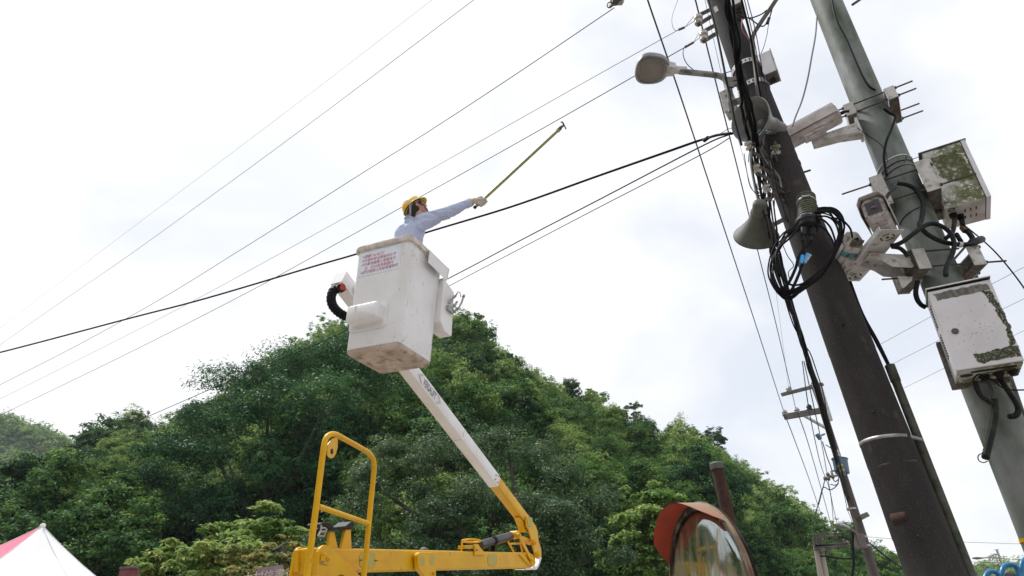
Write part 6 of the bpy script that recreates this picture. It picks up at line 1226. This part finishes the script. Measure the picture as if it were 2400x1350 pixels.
# ================================================================ far pole with crossarms
YF = 17.7
fpole = thing('utility_pole', (A(2048, 1340, YF).x, YF, 0), 'distant leaning concrete pole with two crossarms and a blue transformer', 'utility pole')
def fp(x, y, dy=0): return A(x, y, YF+dy)
a, b = fp(2050, 1350), fp(1908, 896); lo = a+(a-b)*(a.z/(b.z-a.z)); mb = MB(); mb.tube([lo, a, b], [.135, .13, .09], 16); obj('shaft', mb, M_['concrete2'], fpole, smooth=60)
def kf(x, y): return (1750+x/2.7, 850+y/2.7)
for (p, q, w, nm) in (((222, 203), (482, 137), .10, 'crossarm'), ((240, 343), (490, 300), .16, 'crossarm'), ((345, 325), (498, 412), .07, 'brace'), ((458, 128), (532, 368), .10, 'strut'), ((415, 135), (470, 280), .10, 'strut')):
    mb = MB(); mb.bar(fp(*kf(*p), -.15), fp(*kf(*q), -.15), w*.8, w, UP); obj(nm, mb, M_['steel'] if nm != 'crossarm' else mat('crossarm_grey', (.13, .12, .11), .8, c2=(.09, .085, .08), scale=4), fpole, smooth=0)
for x, y, m in ((268, 172, 'porcelain'), (242, 322, 'porcelain'), (320, 308, 'porcelain'), (397, 288, 'black')):
    p = fp(*kf(x, y), -.15); mb = MB(); mb.lathe(p-V((0, 0, .10)), UP, [(0, .03), (.03, .08), (.07, .09), (.10, .06), (.13, .085), (.19, .06), (.22, .03)], 14); obj('pin_insulator', mb, mat('far_porcelain', (.28, .27, .26), .4) if m != 'black' else M_['black'], fpole, smooth=45)
tr = thing('transformer', fp(*kf(605, 655), -.45), 'blue barrel transformer with yellow markings on the distant pole', 'transformer')
a, b = fp(*kf(588, 608), -.45), fp(*kf(606, 700), -.45); mb = MB(); mb.lathe(b, a-b, [(0, .185), (.02, .19), ((a-b).length*.94, .20), ((a-b).length*.95, .22), ((a-b).length, .22), ((a-b).length*1.05, .08)], 20); obj('tank', mb, M_['transformer'], tr, smooth=40)
for x, y in ((568, 590), (572, 580)):
    p = fp(*kf(x, y), -.5); mb = MB(); mb.lathe(p-V((0, 0, .12)), UP, [(0, .06), (.06, .09), (.12, .06), (.18, .09), (.26, .04)], 12); obj('bushing', mb, M_['porcelain'], tr, smooth=45)
for i in range(3):
    p = fp(*kf(583+11*i, 650), -.64); mb = MB(); mb.bar(p-V((0, 0, .28)), p+V((0, 0, .25)), .04, .05, UP.cross(V((1, 0, 0)))); obj('cooling_fin', mb, M_['transformer'], tr, smooth=0)
mb = MB()
for x, y in ((580, 652), (602, 648), (592, 682), (612, 678)):
    p = fp(*kf(x, y), -.68); mb.box(p, (.08, .006, .07))
obj('yellow_mark', mb, mat('ochre_marks', (.42, .30, .07), .6), tr, smooth=0)
t = thing('fuse_cutout', fp(*kf(455, 470), -.8), 'pale cutout fuse hanging among the lines left of the distant pole', 'fuse cutout'); mb = MB(); mb.cyl(fp(*kf(442, 452), -.8), fp(*kf(468, 485), -.8), .06, 10); mb.cyl(fp(*kf(455, 468), -.8), fp(*kf(492, 452), -.5), .03, 6); obj('body', mb, M_['transformer'], t, smooth=40)
t = thing('wire_rack', fp(*kf(540, 715), -.6), 'steel rack of small insulators beside the blue transformer', 'insulator rack'); mb = MB()
for p, q in (((535, 690), (585, 672)), ((530, 722), (590, 712)), ((495, 735), (535, 715)), ((535, 690), (550, 725))): mb.cyl(fp(*kf(*p), -.6), fp(*kf(*q), -.4), .03, 6)
obj('rack', mb, M_['steel'], t, smooth=40)
for x, y in ((497, 733), (514, 708), (518, 733), (545, 722)):
    mb = MB(); mb.ball(fp(*kf(x, y), -.62), .055, 8, (1, 1, 1.2)); obj('insulator', mb, M_['darksteel'], t, smooth=60)
for q in ([(480, 500), (510, 600), (535, 665), (545, 720)], [(545, 735), (560, 752), (580, 740)], [(585, 700), (575, 770), (530, 805), (485, 790), (460, 870), (440, 940), (425, 990)], [(530, 770), (560, 775), (582, 765)], [(495, 740), (480, 800), (455, 900)], [(590, 640), (555, 560), (500, 520)]):
    mb = MB(); mb.tube(spline([fp(*kf(*p), -.55) for p in q], 6), .014, 5); obj('loop_wire', mb, M_['wire'], t, smooth=80)
lines = [('overhead_wire', [(242, 330), (300, 480), (400, 750), (505, 1060)], 'far left line dropping from the lower crossarm towards the double pole'), ('overhead_wire', [(322, 315), (380, 480), (450, 720), (545, 1065)], 'second line dropping from the lower crossarm towards the double pole'), ('overhead_wire', [(352, -10), (385, 240), (420, 430), (470, 650), (530, 830), (555, 1080)], 'line running down just left of the distant pole'), ('overhead_wire', [(362, -10), (430, 300), (480, 540), (545, 900), (600, 1130)], 'line running down close along the distant pole to the double pole')]
for nm, q, lb in lines: wire(nm, [A(*kf(x, y), 15.5+max(0, y-300)*.022) for x, y in q], .013, lb)
t = thing('street_lamp', fp(*kf(600, 1035), -.6), 'small distant street lamp on the leaning far pole', 'street lamp')
mb = MB(); mb.ball(fp(*kf(603, 1034), -.9), .22, 14, (1, .5, .3), Matrix.Rotation(.3, 3, 'Y')); obj('lamp_head', mb, M_['steel'], t, smooth=60)
mb = MB(); mb.tube(spline([fp(*kf(p, q), -.5) for p, q in ((630, 1048), (665, 1062), (688, 1078), (700, 1110), (712, 1150))], 5), .04, 7); obj('arm', mb, M_['darksteel'], t, smooth=60)
t = thing('meter_box', fp(*kf(710, 1130), -.3), 'grey boxes strapped low on the distant pole', 'box'); mb = MB(); mb.bar(fp(*kf(700, 1085), -.3), fp(*kf(728, 1178), -.3), .22, .25, (0, 1, 0)); obj('case', mb, M_['darksteel'], t, smooth=0)
mb = MB(); mb.bar(fp(*kf(722, 962), -.2), fp(*kf(740, 988), -.2), .25, .3, (0, 1, 0)); obj('case', mb, M_['darksteel'], t, smooth=0)
for y0 in (932, 1110, 1165):
    p = fp(*kf(640+(y0-860)*.375, y0)); mb = MB(); mb.lathe(p, (b-a) if False else UP, [(0, .125), (0, .135), (.05, .135), (.05, .125)], 18, (False, False)); obj('band', mb, M_['steel'], fpole, smooth=60)
wire('vine', [fp(*kf(x, y), -.5) for x, y in ((672, 1080), (670, 1150), (678, 1250), (668, 1345), (664, 1400))], .035, 'dark hanging cable mass left of the distant pole base', 'cable', M_['cable'])
wire('guy_wire', [fp(*kf(775, 1140)), fp(*kf(880, 1225)), fp(*kf(1005, 1315)), fp(*kf(1060, 1355))], .022, 'wire slanting down to the right from the distant pole', 'wire')
wire('guy_wire', [fp(*kf(690, 1180)), fp(*kf(760, 1225)), fp(*kf(860, 1280)), fp(*kf(960, 1330))], .012, 'fainter wire slanting down beside the distant pole base', 'wire')
# double wooden pole with crossarms
YD = 40
def k5b(x, y): return (1860+x/9.23, 1220+y/9.23)
def dp(x, y, dy=0): return A(*k5b(x, y), YD+dy)
dd_ = thing('double_pole', (dp(600, 1200).x, YD, 0), 'grey double pole with stacked crossarms in front of the forest at the right', 'double pole')
for x0, y0, x1, y1 in ((465, 520, 590, 1200), (590, 540, 700, 1200)):
    a, b = dp(x0, y0), dp(x1, y1); lo = b+(b-a)*(b.z/(a.z-b.z)); mb = MB(); mb.tube([lo, b, a], [.19, .17, .13], 12); obj('pole', mb, mat('pale_pole', (.30, .26, .22), .85), dd_, smooth=60)
for p, q, w in (((405, 300), (760, 295), .12), ((760, 295), (880, 285), .10), ((600, 345), (995, 335), .12), ((445, 540), (1095, 500), .24), ((440, 560), (1200, 540), .26), ((600, 700), (760, 610), .10), ((700, 720), (880, 595), .10)):
    mb = MB(); mb.bar(dp(*p, -.3), dp(*q, -.3), .10, w*.62, UP); obj('crossarm', mb, M_['concrete2'], dd_, smooth=0)
for x0, y0, x1, y1 in ((420, 330, 465, 660), (480, 310, 530, 650), (525, 320, 575, 700), (580, 320, 610, 520)):
    mb = MB(); mb.bar(dp(x0, y0, -.3), dp(x1, y1, -.3), .08, .08, V((0, 1, 0))); obj('upright', mb, M_['concrete2'], dd_, smooth=0)
for x, y in ((865, 250), (982, 305), (1080, 460), (1175, 505)):
    p = dp(x, y, -.3); mb = MB(); mb.lathe(p-V((0, 0, .12)), UP, [(0, .05), (.05, .13), (.12, .08), (.2, .13), (.3, .05)], 10); obj('insulator', mb, M_['darksteel'], dd_, smooth=45)
mb = MB(); mb.tube(spline([dp(x, y, -.6) for x, y in ((580, 775), (700, 770), (850, 800), (1000, 815), (1200, 825), (1300, 800))], 5), [.05]*26, 7); tag(obj('cable_bundle', mb, M_['cable'], smooth=80), 'sagging dark cable bundle under the crossarms of the double pole', 'cable bundle')
t = thing('utility_pole', (A(2078, 1345, 120).x, 120, 0), 'tiny far pole with a short crossarm against the low hill', 'utility pole')
mb = MB(); a, b = A(2086, 1350, 120), A(2075, 1320, 120); mb.tube([a+(a-b)*2.5, a, b], [.35, .3, .25], 8); obj('shaft', mb, M_['concrete2'], t)
mb = MB(); mb.bar(A(2072, 1322, 120), A(2100, 1320, 120), .2, .25); obj('crossarm', mb, M_['steel'], t, smooth=0)
# far double armed street lamp
def kl(x, y): return A(2230+x/7.94, 1180+y/7.94, 42)
t = thing('street_lamp', (kl(960, 1170).x, 42, 0), 'far slim street lamp with a long truss arm, low at the right', 'street lamp')
a, b = kl(965, 1180), kl(840, 855); mb = MB(); mb.tube([a+(a-b)*(a.z/(b.z-a.z)), a, b], [.12, .09, .06], 8); obj('pole', mb, M_['steel'], t, smooth=60)
mb = MB(); mb.tube([kl(530, 1012), kl(680, 1008), kl(900, 1018), kl(995, 1028)], .045, 6); mb.tube(spline([kl(680, 1005), kl(760, 962), kl(820, 945), kl(880, 950)], 5), .05, 6)
for p, q in (((735, 985), (745, 1008)), ((775, 960), (790, 1008)), ((820, 948), (840, 1010))): mb.cyl(kl(*p), kl(*q), .035, 5)
obj('truss_arm', mb, M_['steel'], t, smooth=60)
mb = MB(); mb.ball(kl(480, 1018), .34, 12, (1, .5, .22)); obj('lamp_head', mb, M_['darksteel'], t, smooth=60)
mb = MB(); mb.ball(kl(838, 852), .12, 8, (1.2, 1, .6)); obj('finial', mb, M_['white'], t, smooth=60)
# blue tube hoops, bottom right corner
def kb(x, y): return A(2230+x/7.94, 1180+y/7.94, 4.2)
t = thing('hoop_rail', (kb(1000, 1300).x, 4.2, 0), 'row of glossy blue tube hoops at the bottom right corner', 'hoop rail')
for q in (((600, 1460), (640, 1350), (690, 1285), (750, 1262), (820, 1280), (870, 1340), (890, 1420)), ((930, 1400), (945, 1250), (990, 1170), (1070, 1135), (1150, 1148), (1205, 1185), (1235, 1260), (1240, 1380)), ((1290, 1350), (1305, 1150), (1340, 1070), (1420, 1010), (1520, 1000), (1600, 1050), (1640, 1200), (1650, 1400))):
    mb = MB(); P_q = [kb(*p) for p in q]; mb.tube(spline(P_q, 6), .0145, 10); obj('hoop', mb, M_['blue'], t, smooth=70)
mb = MB(); mb.tube([kb(1210, 1245), kb(1300, 1235)], .008, 8); mb.tube([kb(1250, 1370), kb(1380, 1330)], .02, 8); obj('link', mb, M_['blue'], t, smooth=60)
mb = MB(); bx_ = [kb(990, 1420), kb(1010, 1290), kb(1060, 1270), kb(1180, 1285), kb(1230, 1350), kb(1260, 1420)]; mb.prism(bx_, V((0, .12, 0))); obj('dark_cover', mb, M_['darksteel'], t, smooth=0, bevel=.01)
z0 = kb(900, 1400).z; x0, x1 = kb(560, 1400).x, kb(1700, 1400).x
mb = MB(); mb.bar((x0, 4.22, z0-.03), (x1, 4.22, z0-.03), .04, .04)
for x in (x0+.02, (x0+x1)/2, x1-.02): mb.bar((x, 4.22, 0), (x, 4.22, z0-.05), .04, .04, (0, 1, 0))
obj('frame', mb, M_['blue'], t, smooth=0)
# ================================================================ traffic mirror on its rusty post
MC = V((.933, 3.167, 1.825)); my = math.radians(-78.6); mt_ = math.radians(-2.95); mn = V((math.sin(my)*math.cos(mt_), -math.cos(my)*math.cos(mt_), math.sin(mt_))); ms = UP.cross(mn).normalized(); mu = mn.cross(ms)      # mn = facing direction
mir = thing('traffic_mirror', D(1715, 1265, 3.32)*1.0, 'round convex traffic mirror with an orange hood and a rusty post behind it', 'traffic mirror')
def mp_(ang, r, dn=0): a = math.radians(ang); return MC + ms*(math.cos(a)*r) + mu*(math.sin(a)*r) + mn*dn
RM = .40
m_ = bpy.data.materials.new('dirty_mirror'); m_.use_nodes = True; nt_ = m_.node_tree; bsd = nt_.nodes['Principled BSDF']; bsd.inputs['Metallic'].default_value = 1; bsd.inputs['Base Color'].default_value = (.50, .55, .56, 1); bsd.inputs['Roughness'].default_value = .06
df = nt_.nodes.new('ShaderNodeBsdfPrincipled'); df.inputs['Roughness'].default_value = .8
tc = nt_.nodes.new('ShaderNodeTexCoord'); mpg = nt_.nodes.new('ShaderNodeMapping'); mpg.inputs['Scale'].default_value = (9, 9, 1.3); nz = nt_.nodes.new('ShaderNodeTexNoise'); nz.inputs['Scale'].default_value = 2.2; nz.inputs['Detail'].default_value = 7
nt_.links.new(tc.outputs['Object'], mpg.inputs[0]); nt_.links.new(mpg.outputs[0], nz.inputs[0])
sep = nt_.nodes.new('ShaderNodeSeparateXYZ'); nt_.links.new(tc.outputs['Object'], sep.inputs[0])
# streaked grime grows thicker towards the lower edge of the mirror
gr = nt_.nodes.new('ShaderNodeMapRange'); gr.inputs[1].default_value = MC.z+.32-mir.location.z; gr.inputs[2].default_value = MC.z-.05-mir.location.z; gr.inputs[3].default_value = -.16; gr.inputs[4].default_value = .24; nt_.links.new(sep.outputs[2], gr.inputs[0])
ad = nt_.nodes.new('ShaderNodeMath'); ad.operation = 'ADD'; nt_.links.new(nz.outputs[0], ad.inputs[0]); nt_.links.new(gr.outputs[0], ad.inputs[1])
mr_ = nt_.nodes.new('ShaderNodeMapRange'); mr_.inputs[1].default_value = .40; mr_.inputs[2].default_value = .66; mr_.inputs[3].default_value = .28; mr_.inputs[4].default_value = .92; nt_.links.new(ad.outputs[0], mr_.inputs[0])
cr = nt_.nodes.new('ShaderNodeValToRGB'); cr.color_ramp.elements[0].color = (.055, .06, .022, 1); cr.color_ramp.elements[0].position = .35; cr.color_ramp.elements[1].color = (.21, .195, .11, 1); cr.color_ramp.elements[1].position = .6; nt_.links.new(nz.outputs[0], cr.inputs[0]); nt_.links.new(cr.outputs[0], df.inputs['Base Color'])
mx = nt_.nodes.new('ShaderNodeMixShader'); nt_.links.new(mr_.outputs[0], mx.inputs[0]); nt_.links.new(bsd.outputs[0], mx.inputs[1]); nt_.links.new(df.outputs[0], mx.inputs[2]); nt_.links.new(mx.outputs[0], nt_.nodes['Material Output'].inputs[0])
mb = MB(); mb.lathe(MC-mn*.01, mn, [(.0, RM*.90)] + [(.012+.034*(1-(i/10)**2), RM*.90*(i/10)) for i in range(10, -1, -1) for t in (0,)], 56, (True, False)); face = obj('mirror_face', mb, m_, mir, smooth=80)
rimm = mat('mirror_rim', (.22, .15, .085), .7, c2=(.13, .055, .035), scale=9, dirt=(.09, .09, .05), dscale=20, dcover=.35)
mb = MB(); mb.lathe(MC, mn, [(-.034, .01), (-.032, RM*.985)], 48); obj('back_plate', mb, M_['darksteel'], mir, smooth=40)
mb = MB(); mb.lathe(MC-mn*.008, mn, [(0, RM*.87), (0, RM*.99), (.004, RM*.99), (.012, RM*.915)], 56, (False, False)); obj('seal_ring', mb, mat('seal', (.05, .05, .04), .7, c2=(.35, .35, .33), scale=14, cover=.35), mir, smooth=60)
mb = MB(); mb.lathe(MC, mn, [(-.012, RM*.975), (-.012, RM*1.0), (-.002, RM*1.012), (.008, RM*1.0), (.009, RM*.975)], 64, (False, False)); obj('rim', mb, rimm, mir, smooth=40)
# hood: curved sheet standing out from the rim over the top and left side
def hood(a): return lerp_tab([(42, .004), (48, .05), (56, .095), (66, .118), (80, .128), (105, .125), (130, .112), (141, .10), (150, .05), (157, .004)], a, 1)
angs = list(range(42, 158, 3)); rows = []
for k in range(5):
    rows.append([mp_(a, RM*1.0, hood(a)*k/4+.002) for a in angs])
outer = MB(); n_ = len(angs); outer.add([p for r in rows for p in r], [(i*n_+j, i*n_+j+1, (i+1)*n_+j+1, (i+1)*n_+j) for i in range(4) for j in range(n_-1)]); ho = obj('hood', outer, M_['visor_top'], mir, smooth=80)
rows2 = [[mp_(a, RM*.992, hood(a)*k/4+.002) for a in angs] for k in range(5)]
inn = MB(); inn.add([p for r in rows2 for p in r], [(i*n_+j, i*n_+j+1, (i+1)*n_+j+1, (i+1)*n_+j) for i in range(4) for j in range(n_-1)]); obj('hood_lining', inn, M_['orange'], mir, smooth=80)
pt = D(1680, 1092, 3.32); pb_ = D(1722, 1290, 3.32); pb_ = D(1727, 1300, pt.y/ray(1727, 1300).y); lo = pb_+(pb_-pt)*(pb_.z/(pt.z-pb_.z)); mb = MB(); mb.tube([lo, pb_, pt], .034, 18); obj('post', mb, M_['rust'], mir, smooth=60)
mb = MB(); d_ = (pt-pb_).normalized(); mb.lathe(pt-d_*.02, d_, [(0, .036), (0, .039), (.03, .039), (.04, .03), (.042, .005)], 18); obj('post_cap', mb, M_['pvc'], mir, smooth=40)
mb = MB(); c_ = pb_.lerp(pt, (MC.z-pb_.z)/(pt.z-pb_.z)); mb.bar(MC-mn*.03, c_, .05, .06); mb.bar(MC-mn*.03+UP*.12, c_+UP*.12, .05, .04); obj('mount', mb, M_['rust'], mir, smooth=0)
# ================================================================ tent, signs
tpk = D(100, 1233, 9.7); tent = thing('event_tent', (tpk.x, tpk.y, 0), 'pointed white and pink event tent at the bottom left corner', 'tent')
th_ = math.radians(38); hs_ = 1.55; ez = 2.05; rowsn = 12
cor = [V((tpk.x+hs_*1.414*math.cos(th_+math.pi/2*k), tpk.y+hs_*1.414*math.sin(th_+math.pi/2*k), ez)) for k in range(4)]
per = []
for k in range(4): per += [cor[k], (cor[k]+cor[(k+1) % 4])/2]
def tp3(e, t): p = tpk.lerp(e, t); p.z = ez + (tpk.z-ez)*((1-t)**1.55*.75+(1-t)*.25); return p
near_k = min(range(8), key=lambda k: (per[k]-CAMP).length)
for k in range(8):
    e0, e1 = per[k], per[(k+1) % 8]; mb = MB(); vs = []
    for i in range(rowsn+1):
        for j in range(9): q_ = tp3(e0.lerp(e1, j/8), i/rowsn); q_.z += .014*mnoise.noise(q_*3.1)*min(1, i/2) - .02*math.sin(math.pi*j/8)*i/rowsn; vs.append(q_)
    mb.add(vs, [(i*9+j, i*9+j+1, (i+1)*9+j+1, (i+1)*9+j) for i in range(rowsn) for j in range(8)])
    dk = (k-near_k) % 8; obj('roof_panel', mb, M_['tentw'] if dk in (7, 0, 1) else M_['tentp'], tent, smooth=80)
    mb2 = MB(); mb2.tube([tp3(e0, i/rowsn)+UP*.004 for i in range(rowsn+1)], .006, 5); obj('seam', mb2, M_['tentw'], tent, smooth=60)
    mb = MB(); mb.prism([e0, e1, e1-UP*.25, e0-UP*.25], V((0, .004, 0))); obj('valance', mb, M_['tentw'] if k % 2 else M_['tentp'], tent, smooth=0)
for c_ in cor:
    mb = MB(); mb.cyl((c_.x, c_.y, 0), (c_.x, c_.y, ez), .025, 10); obj('leg', mb, M_['steel'], tent)
mb = MB(); mb.ball(tpk+UP*.0, .045, 10); obj('cap', mb, M_['tentw'], tent)
def ks(x, y): return (250+x/5.333, 1250+y/5.333)
sg = thing('sign_board', A(632, 1400, 8.5), 'purple grey weathered sign board with pale characters, bottom edge, left of the yellow truck', 'sign')
q = [A(*ks(x, y), 8.5) for x, y in ((1885, 432), (2198, 393), (2165, 700), (1850, 700))]; mb = MB(); mb.prism(q, V((0, .03, 0))); bo = obj('board', mb, M_['signp'], sg, smooth=0)
lo_ = [V((p.x, 8.52, .0)) for p in (q[3], q[2])]
mb = MB(); mb.bar(lo_[0]+V((.04, 0, 0)), q[3]+V((.04, .02, .1)), .05, .05, (0, 1, 0)); mb.bar(lo_[1]-V((.04, 0, 0)), q[2]+V((-.04, .02, .1)), .05, .05, (0, 1, 0)); obj('post', mb, M_['darksteel'], sg, smooth=0)
x_ = (q[1]-q[0]); text_mesh('木村信書行', .135, mat('pale_letters', (.62, .58, .52), .6), 'lettering', bo, frame(A(*ks(2030, 535), 8.49), x_, V((.05, 0, 1))), sx=1.0)
sg = thing('sign_board', A(300, 1400, 9.5), 'dark red sign board peeking over the bottom edge beside the tent', 'sign')
q = [A(*ks(x, y), 9.5) for x, y in ((165, 452), (390, 440), (370, 700), (110, 700))]; mb = MB(); mb.prism(q, V((0, .03, 0))); bo = obj('board', mb, M_['signr'], sg, smooth=0)
mb = MB(); mb.bar(q[0]+UP*.02, q[1]+UP*.02, .05, .03); obj('top_rail', mb, M_['darksteel'], sg, smooth=0)
mb = MB(); mb.bar(V((q[3].x+.06, 9.52, 0)), q[3]+V((.06, .02, .1)), .05, .05, (0, 1, 0)); mb.bar(V((q[2].x-.06, 9.52, 0)), q[2]+V((-.06, .02, .1)), .05, .05, (0, 1, 0)); obj('post', mb, M_['darksteel'], sg, smooth=0)

# ================================================================ what stands behind the viewer and shows in the mirror
hx0, hy0 = -9.5, -7.0; house = thing('house', (hx0, hy0, 0), 'pale two storey house reflected in the traffic mirror', 'house', rot=Matrix.Rotation(math.radians(-40), 3, 'Z'))
lbox(house, 'wall', (0, 0, 3.2), (9, 7, 6.4), mat('house_wall', (.42, .40, .38), .9, c2=(.34, .33, .32), scale=1.2), 0)
mb = MB(); mb.prism([(-5, -4, 6.4), (5, -4, 6.4), (5, 0, 8.0), (-5, 0, 8.0)], (0, 0, .15)); mb.prism([(-5, 4, 6.4), (-5, 0, 8.0), (5, 0, 8.0), (5, 4, 6.4)], (0, 0, .15)); obj('roof', mb, mat('house_roof', (.12, .14, .18), .7), house, local=True, smooth=0)
for ix in range(4):
    for iz in range(2):
        wd = lbox(house, 'window', (-3.3+2.2*ix, 3.51, 1.7+2.9*iz), (1.3, .08, 1.4), M_['bracket'], 0); lbox(house, 'pane', (-3.3+2.2*ix, 3.56, 1.7+2.9*iz), (1.14, .02, 1.24), M_['glass_dark'], 0, wd)
        wd = lbox(house, 'window', (4.51, -2.4+1.6*ix, 1.7+2.9*iz), (.08, 1.0, 1.4), M_['bracket'], 0); lbox(house, 'pane', (4.56, -2.4+1.6*ix, 1.7+2.9*iz), (.02, .86, 1.24), M_['glass_dark'], 0, wd)
for i in range(16):
    kind, cm, tm, R, H_ = KINDS[i % 9]; o = bpy.data.objects.new('broadleaf_tree', None); COL.objects.link(o); o.location = (-34+3.4*i-(i % 3), -19-3*(i % 4), -.2); o.scale = (1.25, 1.25, 1.35); o.rotation_euler = (0, 0, i*1.3)
    tag(o, 'broadleaf tree in the row behind the viewer', 'tree', 'row of trees behind the viewer')
    for nm, me in (('crown', cm), ('trunk', tm)): c = bpy.data.objects.new(nm, me); COL.objects.link(c); c.parent = o
# forested slope on the left side of the valley, outside the picture but seen in the mirror
mb = MB(); ls_ = [[V((-38-7*j-2*math.sin(i*.9), -40+9*i, 0 if j == 0 else 5.2*j+1.5*math.sin(i*1.3+j))) for j in range(6)] for i in range(9)]
mb.add([p for r in ls_ for p in r], [(i*6+j, i*6+j+1, (i+1)*6+j+1, (i+1)*6+j) for i in range(8) for j in range(5)]); obj('left_slope', mb, M_['soil'], kind='structure', smooth=180)
mass('left_forest', [V((-38-35*(q_ := rng.random()), -40+72*rng.random(), 26*q_-1)) for _ in range(230)], 900, .5, LM_hill, 'forest on the slope left of the road, seen only in the traffic mirror', R=(3, 4.5), z=(3, 6), seed=15)
# ================================================================ air
hzb = MB(); hzb.box((20, 140, 75), (800, 760, 152.02)); hz = obj('haze', hzb, None, smooth=0, kind='stuff')
hm_ = bpy.data.materials.new('haze'); hm_.use_nodes = True; n_ = hm_.node_tree; n_.nodes.remove(n_.nodes['Principled BSDF']); pv = n_.nodes.new('ShaderNodeVolumePrincipled'); pv.inputs['Color'].default_value = (.80, .88, .98, 1); pv.inputs['Density'].default_value = .00025
n_.links.new(pv.outputs[0], n_.nodes['Material Output'].inputs['Volume']); hz.data.materials.append(hm_); tag(hz, 'thin pale haze in the valley air', 'haze')
